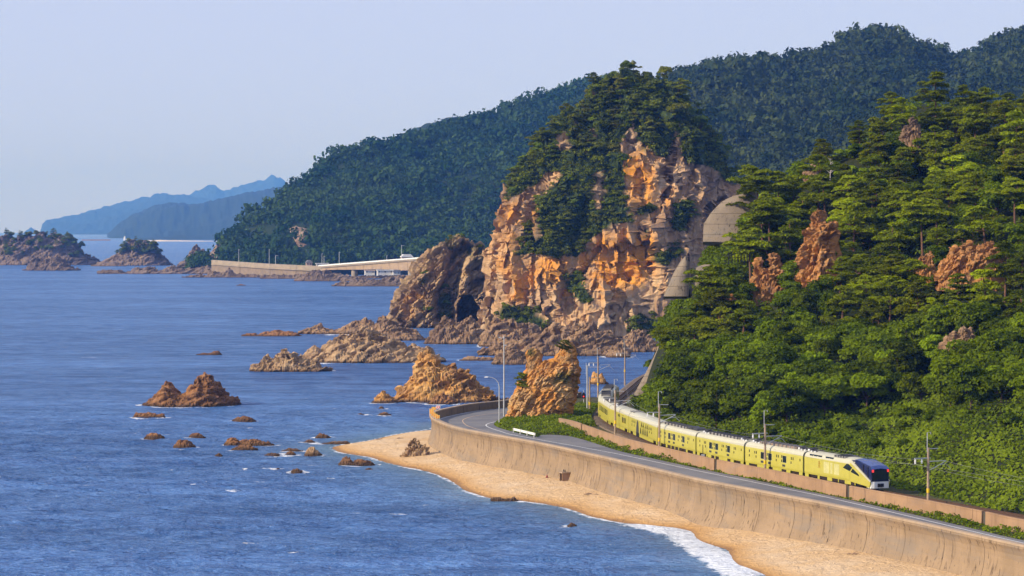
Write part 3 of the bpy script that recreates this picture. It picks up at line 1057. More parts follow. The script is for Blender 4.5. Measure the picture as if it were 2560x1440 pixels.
def build_hill():
    cols = [
        col_on_track(3000, [(3000, 1180, 300), (3000, 1000, 330), (3000, 850, 365), (3000, 700, 405), (3000, 550, 450), (3000, 420, 500), (3000, 350, 540)]),
        col_on_track(2750, [(2750, 1200, 318), (2750, 1000, 350), (2750, 850, 385), (2750, 700, 420), (2750, 550, 465), (2750, 400, 515), (2750, 325, 555)]),
        col_on_track(2500, [(2500, 1190, 330), (2500, 1000, 368), (2500, 850, 400), (2500, 700, 436), (2500, 550, 478), (2500, 400, 528), (2500, 325, 565)]),
        col_on_track(2250, [(2250, 1120, 362), (2250, 950, 402), (2250, 800, 438), (2250, 650, 475), (2250, 495, 515), (2250, 355, 556), (2285, 285, 588)]),
        col_on_track(2000, [(2000, 1060, 384), (2000, 900, 428), (2000, 760, 462), (2000, 660, 490), (2000, 580, 512), (2010, 510, 532), (2040, 458, 555)]),
        col_on_track(1850, [(1850, 1010, 412), (1850, 880, 446), (1850, 760, 475), (1850, 690, 492), (1855, 620, 508), (1865, 565, 522), (1890, 520, 540)]),
        col_on_track(1740, [(1735, 970, 440), (1735, 870, 468), (1740, 790, 490), (1760, 710, 506), (1800, 630, 520), (1835, 575, 531), (1865, 535, 542)]),
        col_on_track(1645, [(1645, 975, 462), (1655, 920, 480), (1675, 850, 497), (1705, 760, 514), (1755, 670, 526), (1810, 600, 536), (1855, 550, 546)]),
        [np.array([24.2, 505, 5.3])] + [at_y(*q) for q in [(1612, 960, 508), (1630, 905, 517), (1660, 835, 526), (1702, 745, 535), (1757, 665, 540), (1808, 595, 546), (1855, 545, 554)]],
    ]
    cols = [list(c) for c in cols]
    for c in cols:          # the back of the hill
        t = c[-1]
        c.append(t + np.array([6, 45, -20]))
        c.append(t + np.array([12, 120, -46]))
    f = cols[-1]
    w1 = [q + np.array([3.0, 40, -0.30 * (q[2] - 3)]) for q in f]
    w2 = [q + np.array([14.0, 95, -0.80 * (q[2] - 2)]) for q in f]
    cols += [w1, w2]
    P = Patch(cols, 60, 16)
    P.rough(5.0, 0.032, 3.3, cols=([0, 0.5, 0.62, 1], [1, 1, 0.2, 0.2]))
    G = P.G.reshape(-1, 3)
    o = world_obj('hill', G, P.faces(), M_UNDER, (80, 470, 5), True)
    tag(o, 'steep wooded hill rising behind the railway', 'hill', kind='structure')
    return P

HILL = build_hill()

def hill_dist(px, py):
    """distance of the hillside along a sight line"""
    P = HILL.G[: int(HILL.n * 0.85), : int(HILL.m * 0.85)].reshape(-1, 3)
    uv = proj(P)
    d = ((uv - np.array([px, py])) ** 2).sum(1)
    k = np.argsort(d)[:12]
    return P[k][:, 1].min()

OUTCROPS = [
    ('orange rock spire standing out of the pines on the hill', [(1985, 668), (2000, 625), (2012, 592), (2030, 556), (2040, 540), (2054, 528), (2064, 556), (2078, 566), (2092, 572), (2098, 640), (2094, 705)], 700, 1.2),
    ('wide orange rock face under the pines at the right edge', [(2335, 690), (2360, 650), (2378, 625), (2400, 622), (2425, 604), (2445, 598), (2470, 608), (2492, 622), (2510, 655)], 690, 0.8),
    ('small orange rock patch left of the wide rock face', [(2286, 684), (2294, 650), (2312, 640), (2328, 630), (2344, 684)], 684, 1.0),
    ('crumbling tan rock slope below the small fence', [(1862, 742), (1880, 690), (1896, 655), (1915, 662), (1932, 640), (1950, 652), (1972, 742)], 738, 0.8),
    ('pale rock knob near the hilltop pines', [(2250, 352), (2262, 318), (2276, 300), (2292, 294), (2306, 352)], 352, 1.0),
    ('thin orange rock fin beside the concrete buttress', [(1796, 780), (1806, 735), (1812, 718), (1822, 740), (1830, 722), (1840, 775)], 778, 1.0),
    ('dark brown bare rock among the lower pines', [(2345, 872), (2365, 845), (2390, 830), (2412, 820), (2430, 828), (2440, 866)], 870, 0.8),
    ('small pale rock high on the left shoulder of the hill', [(2008, 436), (2022, 412), (2036, 404), (2052, 434)], 436, 1.0),
]
for k, (lb, po, by, th) in enumerate(OUTCROPS):
    pc = (po[0][0] + po[-1][0]) / 2
    Dh = hill_dist(pc, by)
    rock_hf('rock_outcrop', lb, po, by, M_LEDGE if 'dark' in lb or 'pale' in lb else M_HILLROCK, th, cat='rock', group='bare rock on the wooded hill', seed=11 + k, amp=1.3, tilt=(0.9, 0.8), res=1.0, foam=0, sink=2.5, D=Dh - 5.0)

# ------------------------------------------------------------------ big cliff
Z6 = lambda pts: zl(1220, 120, 2.25, pts)
CLIFF_D = 985.0
_cl = [(1196, 840), (1218, 790), (1226, 720), (1240, 660), (1243, 600), (1247, 560), (1272, 505), (1292, 468), (1312, 432), (1358, 388), (1408, 340), (1443, 310), (1482, 264), (1518, 224), (1545, 203), (1562, 193)]
_cr = [(1890, 840), (1870, 700), (1858, 600), (1846, 510), (1828, 440), (1808, 390), (1785, 348), (1748, 315), (1718, 280), (1682, 244), (1645, 216), (1615, 201), (1575, 193)]
CLIFF_PUSH = [
    (Z6([(995, 640), (1040, 520), (1055, 520), (1040, 640), (1010, 760), (990, 900), (975, 900), (985, 760)]), 8.0, 9),
    (Z6([(915, 1060), (945, 1100), (955, 1250), (945, 1380), (925, 1380), (925, 1200)]), 6.0, 9),
    (Z6([(1210, 950), (1240, 900), (1330, 850), (1300, 950), (1230, 1060)]), 9.0, 14),
    (Z6([(540, 1180), (560, 1120), (900, 1080), (915, 1200), (920, 1300), (700, 1330), (540, 1300)]), 4.0, 14),
    (Z6([(590, 700), (560, 1000), (480, 1150), (520, 900)]), 4.0, 20),
]
def build_cliff():
    V, F = loft_np(_cl, _cr, CLIFF_D, 0.62, -1.0, 270, 500, 4, 26.0, 8.0, (0.1, 0.2), True, push=CLIFF_PUSH, back=0.8)
    NN = -grid_normals(V, 270, 500, True)
    vs = np.array([1.0, 1.0, 0.10])
    crack = np.abs(perlin(V * vs * 0.16 + 3.0)) 
    crack2 = np.abs(perlin(V * vs * 0.38 + 8.0))
    ledge = np.abs(perlin(V * np.array([0.05, 0.05, 0.17]) + 5.0))
    dd = 2.2 * (voro(V * np.array([0.065, 0.065, 0.013]))[2] - 0.5) + 3.0 * fbm(V * np.array([0.085, 0.085, 0.010]), 3) + 0.7 * (voro(V * np.array([0.22, 0.22, 0.05]))[2] - 0.5) + 0.35 * fbm(V * np.array([0.5, 0.5, 0.2]), 3)
    dd -= 3.6 * np.clip(0.10 - crack, 0, 1) / 0.10 + 0.9 * np.clip(0.08 - crack2, 0, 1) / 0.08 + 1.2 * np.clip(0.06 - ledge, 0, 1) / 0.06
    V += NN * dd[:, None]
    uv = proj(V)
    front = V[:, 1] < CLIFF_D + 8
    nz = fbm(V * 0.05, 3)
    rust = np.zeros(len(V))
    for poly in (Z6([(50, 1010), (90, 900), (180, 850), (290, 880), (280, 1000), (180, 1080), (150, 1250), (60, 1260)]),
                 Z6([(520, 1330), (540, 1130), (700, 1060), (900, 1070), (930, 1200), (900, 1330), (700, 1400)]),
                 Z6([(750, 620), (790, 540), (880, 560), (990, 640), (990, 900), (830, 950), (790, 800)]),
                 Z6([(130, 1200), (420, 1200), (440, 1380), (150, 1400)])):
        rust = np.maximum(rust, np.where(inside(uv, poly), 1, np.clip(1 - dist_poly(uv, poly, True) / 25, 0, 1)))
    rust *= np.clip(0.75 + 1.1 * nz, 0, 1) * front
    green = np.zeros(len(V))
    for poly in CLIFF_GREEN:
        green = np.maximum(green, np.where(inside(uv, poly), 1.0, 0))
    for poly in CLIFF_BARE:
        green = np.where(inside(uv, poly), 0, green)
    green = np.where(front, green, (V[:, 2] > 40) * 0.9)
    o = world_obj('sea_cliff', V, F, M_CLIFF, (39, CLIFF_D, 0), False, {'rust': ('POINT', rust), 'green': ('POINT', green)})
    tag(o, 'tall orange and tan rock crag with a pine-covered dome', 'cliff')
    return V, green

CLIFF_GREEN = [
    Z6([(560, 130), (640, 60), (760, 40), (900, 60), (1020, 100), (1120, 190), (1220, 300), (1260, 410), (1330, 520), (1370, 640), (1420, 690), (1400, 770), (1340, 760), (1290, 690), (1230, 660), (1130, 650), (1090, 600), (1080, 430),
        (1045, 520), (1005, 620), (940, 600), (890, 560), (840, 500), (810, 410), (775, 490), (735, 540), (760, 640), (770, 760), (790, 900), (830, 980), (690, 990), (560, 1090), (500, 1180), (400, 1140), (330, 1090), (275, 1000),
        (285, 860), (370, 770), (330, 730), (240, 790), (100, 860), (130, 720), (180, 600), (280, 540), (290, 410), (380, 370), (430, 290), (520, 210)]),
    Z6([(150, 1170), (230, 1070), (340, 1050), (430, 1120), (400, 1190), (260, 1150)]),
    Z6([(1040, 1010), (1060, 900), (1130, 870), (1150, 930), (1090, 1040)]),
    Z6([(410, 1330), (430, 1280), (500, 1270), (530, 1330), (600, 1420), (540, 1440)]),
    Z6([(840, 900), (900, 890), (920, 930), (850, 940)]),
    Z6([(860, 1030), (890, 1020), (895, 1060), (870, 1075)]),
    Z6([(930, 1170), (1010, 1150), (1090, 1150), (1010, 1220), (940, 1210)]),
    [(1240, 790), (1260, 765), (1330, 770), (1370, 800), (1365, 822), (1290, 812)],
    [(1560, 810), (1600, 790), (1650, 800), (1640, 850), (1570, 850)],
]
CLIFF_BARE = [Z6([(575, 455), (610, 455), (615, 525), (585, 525)]), Z6([(385, 475), (450, 480), (455, 570), (380, 575)]), Z6([(600, 700), (650, 690), (655, 800), (640, 920), (600, 900)]), Z6([(285, 750), (340, 700), (405, 695), (400, 750), (330, 800)])]
CLIFF_V, CLIFF_G = build_cliff()

# ------------------------------------------------------------------ arch rock with its cave
Z5 = lambda pts: zl(940, 560, 3.368, pts)
def build_arch():
    D = 1062.0
    L = [(958, 830), (968, 795), (985, 750), (1002, 720), (1020, 697), (1040, 665), (1062, 640), (1085, 615), (1105, 602), (1128, 590), (1138, 587)]
    R = [(1262, 830), (1256, 790), (1250, 740), (1246, 700), (1238, 660), (1226, 636), (1205, 618), (1180, 604), (1166, 594), (1150, 588)]
    cave = Z5([(690, 820), (695, 680), (735, 610), (795, 615), (850, 690), (890, 760), (880, 820), (780, 825)])
    gully = Z5([(510, 820), (520, 600), (600, 420), (640, 230), (760, 180), (790, 220), (730, 330), (690, 480), (650, 620), (640, 830)])
    gully2 = Z5([(770, 560), (800, 400), (960, 260), (1000, 300), (900, 480), (850, 620), (790, 640)])
    V, F = loft_np(L, R, D, 0.62, -1.0, 150, 300, 9, 10.0, 6.0, (0.5, 0.9), False, push=[(gully, 8.0, 14), (gully2, 5.0, 10), (cave, 34.0, 4)], back=0.9)
    uv = proj(V)
    front = V[:, 1] < D + 6
    gr = np.zeros(len(V))
    for poly in (Z5([(520, 800), (530, 600), (560, 560), (630, 600), (640, 800)]), Z5([(360, 480), (440, 400), (500, 420), (490, 480), (400, 500)]), Z5([(420, 740), (450, 690), (490, 700), (470, 740)]), Z5([(760, 250), (790, 190), (900, 190), (960, 250), (860, 330)]), Z5([(560, 110), (700, 80), (760, 150), (650, 240), (600, 200)])):
        gr = np.maximum(gr, np.where(inside(uv, poly), np.clip(0.6 + 1.5 * fbm(V * 0.12, 3), 0, 1), 0))
    rust = np.where(inside(uv, Z5([(210, 800), (230, 620), (330, 560), (500, 700), (450, 820)])), 0.7, 0.0) * np.clip(0.7 + fbm(V * 0.08, 3), 0, 1)
    o = world_obj('arch_rock', V, F, M_ARCH, (-28, D, 0), False, {'green': ('POINT', gr * front), 'rust': ('POINT', rust * front)})
    tag(o, 'domed tan sea rock with a dark cave, left of the big crag', 'rock')
    return V
ARCH_V = build_arch()

# ------------------------------------------------------------------ rocks in the water and on the shore
Z4 = lambda pts: zl(300, 700, 2.56, pts)
Y4 = lambda y: 700 + y / 2.56
Y5 = lambda y: 560 + y / 3.368
ROCKS = [
    # name, label, outline, waterline y, material, thick, amp, tilt
    ('sea_stack', 'reddish brown twin-peaked rock, the largest standing alone in the left sea', Z4([(148, 790), (175, 772), (230, 745), (262, 685), (280, 650), (310, 643), (345, 665), (370, 712), (400, 728), (440, 700), (480, 625), (510, 606), (545, 612), (575, 596), (620, 650), (680, 722), (740, 755), (762, 800)]), Y4(812), M_REEF, 0.75, 0.9),
    ('reef_rock', 'low brown double reef left of the twin-peaked rock\'s foot', Z4([(80, 880), (100, 846), (150, 850), (190, 846), (240, 860), (278, 852), (292, 880)]), Y4(885), M_REEF, 0.7, 0.8),
    ('reef_rock', 'flat brown reef with white water on its right end', Z4([(712, 903), (740, 885), (790, 868), (820, 876), (850, 885), (872, 903)]), Y4(907), M_REEF, 0.7, 0.8),
    ('reef_rock', 'small brown reef nearest the left edge', Z4([(153, 1008), (180, 988), (200, 976), (240, 980), (265, 992), (288, 1008)]), Y4(1013), M_REEF, 0.7, 0.8),
    ('reef_rock', 'rounded orange-brown boulder low in the left sea', Z4([(338, 1070), (360, 1040), (385, 1020), (425, 1017), (460, 1038), (484, 1068)]), Y4(1076), M_REEF, 0.8, 0.7),
    ('reef_rock', 'small pointed brown reef above the rounded boulder', Z4([(438, 1005), (462, 982), (490, 974), (520, 985), (548, 1005)]), Y4(1010), M_REEF, 0.7, 0.8),
    ('reef_rock', 'long brown reef of three humps in the middle of the sea', Z4([(668, 1040), (690, 1014), (738, 1006), (760, 1032), (830, 1018), (880, 1022), (920, 1028), (955, 1035), (995, 1058)]), Y4(1062), M_REEF, 0.45, 0.8),
    ('reef_rock', 'brown slab in front of the three-humped reef', Z4([(712, 1085), (745, 1062), (790, 1048), (830, 1052), (884, 1080)]), Y4(1090), M_REEF, 0.7, 0.7),
    ('reef_rock', 'brown wedge reef left of the sand tip', Z4([(1250, 1003), (1275, 977), (1305, 984), (1330, 993), (1352, 1006)]), Y4(1010), M_REEF, 0.6, 0.7),
    ('reef_rock', 'small dark flat reef below the wedge reef', Z4([(1174, 1037), (1205, 1020), (1230, 1024), (1250, 1037)]), Y4(1041), M_REEF, 0.6, 0.6),
    ('reef_rock', 'thin dark reef beside the sand tip boulder', Z4([(1033, 1092), (1085, 1074), (1130, 1078), (1172, 1080), (1165, 1092)]), Y4(1096), M_REEF, 0.5, 0.6),
    ('reef_rock', 'small round brown rock under the thin dark reef', Z4([(1053, 1117), (1070, 1100), (1090, 1091), (1112, 1100), (1127, 1115)]), Y4(1121), M_REEF, 0.8, 0.6),
    ('reef_rock', 'low reef left of the small round rock', Z4([(920, 1122), (955, 1105), (990, 1106), (1022, 1114)]), Y4(1126), M_REEF, 0.6, 0.6),
    ('reef_rock', 'tan pyramid boulder off the sand tip', Z4([(1178, 1118), (1195, 1085), (1210, 1070), (1240, 1067), (1265, 1088), (1294, 1116)]), Y4(1127), M_TAN, 0.9, 0.7),
    ('reef_rock', 'pair of brown rocks off the beach in front of the seawall bend', Z4([(1400, 1178), (1425, 1138), (1450, 1129), (1475, 1145), (1492, 1163), (1520, 1144), (1560, 1150), (1600, 1160), (1635, 1178)]), Y4(1186), M_REEF, 0.6, 0.8),
    ('reef_rock', 'small brown rock in the bay below the sand tip', Z4([(1094, 1221), (1110, 1209), (1135, 1204), (1168, 1219)]), Y4(1226), M_REEF, 0.7, 0.6),
    ('reef_rock', 'tiny wave-washed rock right of the rounded boulder', Z4([(608, 1119), (630, 1105), (656, 1119)]), Y4(1122), M_REEF, 0.7, 0.6),
    ('reef_rock', 'flat brown reef farthest out above the twin-peaked rock', Z4([(487, 478), (530, 464), (575, 468), (600, 456), (625, 451), (652, 474)]), Y4(481), M_REEF, 0.6, 0.7),
    ('reef_rock', 'long flat brown reef left of the arch rock', Z4([(778, 352), (830, 338), (885, 348), (940, 330), (1000, 318), (1050, 326), (1090, 328), (1130, 342), (1170, 358)]), Y4(361), M_REEF, 0.4, 0.7),
    ('reef_rock', 'brown shore reef tapering away from the arch rock', Z4([(1138, 325), (1200, 314), (1250, 300), (1285, 289), (1330, 312), (1390, 318), (1450, 288), (1500, 262), (1545, 253), (1600, 256), (1650, 300), (1690, 345)]), Y4(347), M_LEDGE, 0.35, 0.9),
    ('shore_rock', 'dark brown lumpy rock at the foot of the arch rock', Z4([(1590, 345), (1605, 290), (1640, 245), (1700, 236), (1760, 268), (1800, 308), (1840, 305), (1880, 318), (1935, 345), (1985, 385)]), Y4(388), M_LEDGE, 0.6, 1.0),
    ('ridge_rock', 'serrated tan rock ridge, the smaller of two in mid-water', Z4([(828, 572), (880, 528), (945, 488), (968, 502), (1000, 478), (1035, 452), (1070, 434), (1090, 472), (1115, 444), (1138, 500), (1200, 505), (1262, 508), (1300, 552), (1356, 582)]), Y4(588), M_TAN, 0.42, 1.25),
    ('ridge_rock', 'long tan rock ridge, the larger of two in mid-water', Z4([(1120, 510), (1200, 460), (1280, 430), (1330, 408), (1380, 353), (1440, 345), (1500, 350), (1550, 318), (1585, 338), (1620, 332), (1690, 350), (1740, 385), (1800, 420), (1870, 430), (1940, 413), (1980, 415), (2000, 452), (2040, 470), (2062, 490), (2078, 522)]), Y4(531), M_TAN, 0.42, 1.1),
    ('orange_rock', 'big orange rock dome offshore of the road bend', Z4([(1742, 745), (1780, 690), (1830, 652), (1850, 602), (1880, 588), (1900, 540), (1960, 488), (2030, 500), (2060, 530), (2110, 540), (2160, 580), (2230, 570), (2270, 590), (2310, 660), (2380, 710), (2430, 750), (2486, 778)]), Y4(782), M_ORANGE, 0.55, 1.0),
    ('orange_rock', 'small pointed orange rock left of the orange dome', Z4([(1608, 782), (1650, 735), (1690, 703), (1730, 740), (1784, 786)]), Y4(787), M_ORANGE, 0.7, 0.9),
    ('orange_rock', 'rounded brown rock in front of the orange dome', Z4([(1962, 792), (2010, 745), (2070, 723), (2130, 755), (2165, 788)]), Y4(797), M_REEF, 0.7, 0.8),
    ('reef_rock', 'low broken reef below the small pointed orange rock', Z4([(1650, 862), (1670, 848), (1695, 842), (1740, 862)]), Y4(866), M_REEF, 0.6, 0.6),
    ('reef_rock', 'tiny dark rock just under the small pointed orange rock', Z4([(1652, 822), (1672, 802), (1692, 820)]), Y4(824), M_REEF, 0.7, 0.6),
    ('reef_rock', 'thin low reef left of the broken reef', Z4([(1514, 860), (1540, 850), (1566, 858)]), Y4(864), M_REEF, 0.5, 0.5),
    ('reef_rock', 'small reef touching the sand tip', Z4([(1262, 1058), (1310, 1042), (1380, 1030), (1440, 1030), (1475, 1040)]), Y4(1052), M_LEDGE, 0.4, 0.6),
    ('reef_rock', 'tiny brown rock left of the bay rock', Z4([(995, 1210), (1010, 1199), (1026, 1209)]), Y4(1212), M_REEF, 0.7, 0.5),
    ('reef_rock', 'tiny flat rock right of the brown pair', Z4([(1570, 1210), (1592, 1200), (1620, 1209)]), Y4(1213), M_REEF, 0.6, 0.5),
    ('reef_rock', 'tiny rock near the beach in the lower sea', [(1418, 1312), (1428, 1306), (1442, 1311)], 1314, M_TAN, 0.7, 0.5),
    ('reef_rock', 'string of low rocks at the water\'s edge below the concrete outlet', [(1226, 1246), (1240, 1241), (1262, 1246), (1276, 1247), (1284, 1240), (1296, 1251)], 1254, M_LEDGE, 0.4, 0.6),
    ('reef_rock', 'tiny far rock in open water near the far shore', [(590, 713), (602, 710), (616, 713)], 714, M_REEF, 0.5, 0.5),
    ('shore_rock', 'dark low rocks left of the pink ledge behind the lamp post', [(1148, 900), (1172, 889), (1200, 893), (1228, 892), (1246, 899)], 902, M_LEDGE, 0.4, 0.8),
    ('shore_rock', 'pink-tan ledge behind the tall lamp post', [(1226, 908), (1240, 888), (1255, 875), (1275, 868), (1292, 872), (1310, 885), (1335, 905)], 912, M_LEDGE, 0.6, 1.0),
    ('shore_rock', 'grey-brown craggy mound below the cave mouth', Z5([(405, 1005), (440, 960), (500, 862), (560, 800), (600, 792), (700, 805), (760, 752), (830, 788), (880, 850), (940, 940), (980, 1005)]), Y5(1012), M_LEDGE, 0.6, 1.1),
    ('shore_rock', 'bedded pink rock shelf under the big crag', Z5([(860, 1000), (890, 880), (930, 800), (1000, 755), (1100, 790), (1200, 815), (1300, 850), (1400, 905), (1480, 990)]), Y5(1035), M_LEDGE, 0.6, 1.0),
    ('shore_rock', 'long pink rock shelf reaching the right bay below the crag', Z5([(860, 1070), (1000, 1010), (1150, 955), (1300, 935), (1400, 900), (1500, 868), (1640, 842), (1800, 855), (1900, 880), (1990, 925), (2080, 985), (2140, 1090)]), Y5(1112), M_LEDGE, 0.35, 1.0),
    ('shore_rock', 'grey sloping boulder in the right bay', Z5([(1930, 1118), (1970, 1050), (2030, 990), (2080, 975), (2120, 1030), (2140, 1110)]), Y5(1125), M_LEDGE, 0.8, 0.8),
    ('shore_rock', 'rough pink rocks below the bushes at the right of the crag', Z5([(2040, 1010), (2080, 930), (2150, 885), (2230, 900), (2300, 940), (2380, 1000), (2420, 1060)]), Y5(1080), M_LEDGE, 0.6, 1.0),
    ('shore_rock', 'pale pyramid buttress leaning on the foot of the crag', [(1330, 850), (1370, 815), (1395, 770), (1410, 745), (1430, 735), (1470, 733), (1490, 750), (1505, 800), (1530, 850)], 845, M_CLIFF, 0.7, 1.0),
    ('shore_rock', 'pinkish fallen rock pile right of the pale buttress', [(1480, 850), (1510, 800), (1530, 750), (1560, 715), (1590, 700), (1625, 725), (1645, 760), (1655, 850)], 846, M_CLIFF, 0.7, 1.1),
    ('sea_stack', 'small round pink rock standing in the bay beyond the poles', [(1476, 958), (1480, 935), (1492, 929), (1505, 932), (1514, 950), (1524, 958)], 961, M_ORANGE, 0.8, 0.7),
]
for k, r in enumerate(ROCKS):
    nm, lb, prof, by, mat, th, am = r
    foam = 0.75 if by > 700 else 0.5
    if by in (845, 846):
        rock_hf(nm, lb, prof, 838, mat, th, seed=21 + k, amp=am, foam=0, z0=1.0)
    else:
        rock_hf(nm, lb, prof, by, mat, th, seed=21 + k, amp=am, foam=foam, group='rocks along the shore', tilt=(0.35 + 0.4 * ((k * 7) % 5) / 5, 0.45 + 0.5 * ((k * 3) % 4) / 4), res=1.6)
# slanted slabs on the beach at the foot of the seawall
rock_hf('beach_rock', 'pointed grey-pink rock slabs on the sand at the seawall bend', Z4([(1790, 1125), (1830, 1075), (1850, 1050), (1880, 998), (1905, 1022), (1925, 1048), (1948, 1038), (1970, 1070), (1992, 1112)]), Y4(1122), M_TAN, 0.5, 1.0, seed=77, amp=1.2, foam=0, tilt=(0.2, 1.0), res=1.0)

# ------------------------------------------------------------------ crag between road and railway
Z2 = lambda pts: zl(1180, 820, 4.8, pts)
def build_crag():
    D = 478.0
    L1 = Z2([(400, 1130), (425, 1000), (450, 880), (490, 740), (560, 680), (620, 600), (650, 540), (700, 500), (770, 450), (850, 400), (900, 370)])
    R1 = Z2([(1180, 1130), (1215, 1000), (1240, 880), (1262, 740), (1275, 640), (1280, 560), (1275, 480), (1230, 420), (1150, 390), (950, 370)])
    V1, F1 = loft_np(L1, R1, D, 0.62, 4.2, 100, 190, 31, 3.4, 1.3, (0.7, 0.9))
    L2 = Z2([(860, 620), (900, 500), (940, 420), (990, 350), (1040, 290), (1085, 235), (1122, 190), (1152, 150)])
    R2 = Z2([(1290, 620), (1280, 480), (1268, 380), (1250, 300), (1236, 240), (1216, 195), (1192, 165), (1165, 150)])
    V2, F2 = loft_np(L2, R2, D + 0.6, 0.8, at_y(1400, 960, D)[2], 70, 140, 37, 3.0, 0.7, (0.7, 0.9))
    L3 = Z2([(600, 640), (640, 560), (656, 480), (654, 400), (650, 320), (660, 270), (700, 245), (730, 238)])
    R3 = Z2([(880, 640), (865, 520), (850, 420), (840, 350), (825, 300), (805, 268), (780, 248), (745, 238)])
    V3, F3 = loft_np(L3, R3, D + 0.4, 0.8, at_y(1340, 960, D)[2], 60, 120, 41, 2.4, 0.6, (0.7, 0.9))
    V = np.vstack([V1, V2, V3])
    F = np.vstack([F1, F2 + len(V1), F3 + len(V1) + len(V2)])
    uv = proj(V)
    gr = np.zeros(len(V))
    for poly in (Z2([(960, 680), (1000, 560), (1200, 480), (1270, 560), (1270, 720), (1150, 700), (1080, 640)]), Z2([(640, 330), (700, 240), (850, 260), (840, 330), (720, 340)])):
        gr = np.maximum(gr, inside(uv, poly) * np.clip(0.45 + 1.4 * fbm(V * 0.5, 3), 0, 0.85))
    rust = np.clip(0.35 + 1.3 * fbm(V * 0.16, 3), 0, 0.8)
    o = world_obj('roadside_crag', V, F, M_CRAG, (5.5, D, 5.0), False, {'green': ('POINT', gr), 'rust': ('POINT', rust)})
    tag(o, 'steep orange rock crag standing between the road bend and the railway', 'rock')
build_crag()

# ------------------------------------------------------------------ the wooded far hills and the mountains behind
def ruled(base, ridge, back, K=40, per=10, bulge=0.0):
    cols = []
    for b, r in zip(base, ridge):
        b, r = np.asarray(b, float), np.asarray(r, float)
        mid = (b + r) / 2 + np.array([0, 0, bulge * (r[2] - b[2])])
        q3 = b * 0.25 + r * 0.75 + np.array([0, 0, 0.8 * bulge * (r[2] - b[2])])
        cols.append([b, mid, q3, r, r + np.array([0, back * 0.4, -0.14 * (r[2] - b[2]) - 5]), r + np.array([0, back, -0.8 * (r[2] - b[2])])])
    return Patch(cols, K, per)

_rg = [(470, 668, 2380), (520, 640, 2430), (560, 606, 2470), (620, 562, 2530), (700, 498, 2600), (760, 458, 2640), (840, 398, 2700), (900, 378, 2720), (960, 370, 2740), (1040, 352, 2790), (1100, 332, 2830), (1200, 306, 2880), (1290, 277, 2930), (1380, 246, 2990), (1460, 222, 3050), (1560, 205, 3100), (1700, 190, 3150)]
_bs = [(492, 664, 2330), (530, 664, 2325), (575, 664, 2320), (640, 664, 2300), (720, 664, 2280), (790, 664, 2270), (870, 664, 2260), (930, 662, 2255), (985, 660, 2250), (1050, 660, 2240), (1110, 660, 2230), (1200, 660, 2220), (1290, 660, 2210), (1380, 660, 2200), (1460, 660, 2200), (1560, 660, 2200), (1700, 660, 2200)]
MIDHILL = ruled([at_y(*q) for q in _bs], [at_y(*q) for q in _rg], 500, 44, 10, 0.06)
MIDHILL.rough(38, 0.0050, 2.0, 3, True)
_fix = np.linspace(0, 1, MIDHILL.m)
o = world_obj('forest_hill', MIDHILL.G.reshape(-1, 3), MIDHILL.faces(), M_FAR_UNDER, (-60, 2250, 5), True)
tag(o, 'dark wooded headland hill behind the bridge', 'hill', kind='structure')

_rg = [(1500, 330, 2150), (1600, 265, 2180), (1700, 198, 2200), (1760, 182, 2200), (1850, 168, 2220), (1900, 174, 2230), (2000, 160, 2250), (2080, 144, 2260), (2130, 112, 2270), (2200, 98, 2280), (2260, 111, 2290), (2330, 146, 2300), (2400, 165, 2300), (2440, 146, 2300), (2500, 118, 2300), (2560, 98, 2300), (2700, 70, 2300), (2850, 60, 2300)]
_bs = [(1480 + 75 * k, 648, 1420) for k in range(len(_rg))]
BACKHILL = ruled([at_y(*q) for q in _bs], [at_y(*q) for q in _rg], 500, 46, 10, 0.10)
BACKHILL.rough(46, 0.0055, 5.0, 3, True)
o = world_obj('forest_hill', BACKHILL.G.reshape(-1, 3), BACKHILL.faces(), M_FAR_UNDER, (260, 1450, 5), True)
tag(o, 'dark wooded mountain behind the right hill', 'hill', kind='structure')

def far_range(label, ridge, D, deep, base_z, seed, crown=14.0, amp=10.0, mat=None, n=240):
    R = np.array([at_y(x, y, D) for x, y in ridge])
    xs = np.linspace(R[0, 0], R[-1, 0], n)
    h = np.interp(xs, R[:, 0], R[:, 2])
    v = np.r_[np.linspace(0, 1, 36), np.linspace(1.05, 1.6, 8)]
    m = len(v)
    Y = D - deep + v[None, :] * deep + np.zeros((n, 1))
    X = xs[:, None] * (Y / D)          # spurs fan out towards the ridge
    k = np.where(v <= 1, np.clip(v, 0, 1) ** 0.8, 1 - (v - 1) * 1.6)
    Z = base_z + (h[:, None] - base_z) * k[None, :]
    V = np.stack([X, Y, Z], -1).reshape(-1, 3)
    vv = np.repeat(v[None, :], n, 0).ravel()
    w = np.clip(vv * 5, 0, 1)
    spur = amp * fbm(np.c_[V[:, :2] / (deep * 0.35), np.full(len(V), seed)], 4) * np.clip(1.25 - vv, 0, 1)
    tree = 0.35 * crown * (ridged(np.c_[V[:, :2] / crown, np.full(len(V), seed)], 3) - 0.7)
    V[:, 2] += (spur + tree) * w
    V[:, 2] = np.where(vv == 0, base_z - 3, V[:, 2])
    o = world_obj('mountain', V, grid_faces(n, m)[:, ::-1], mat or M_FAR_UNDER, (R[:, 0].mean(), D, 0), True)
    tag(o, label, 'mountain', kind='structure')

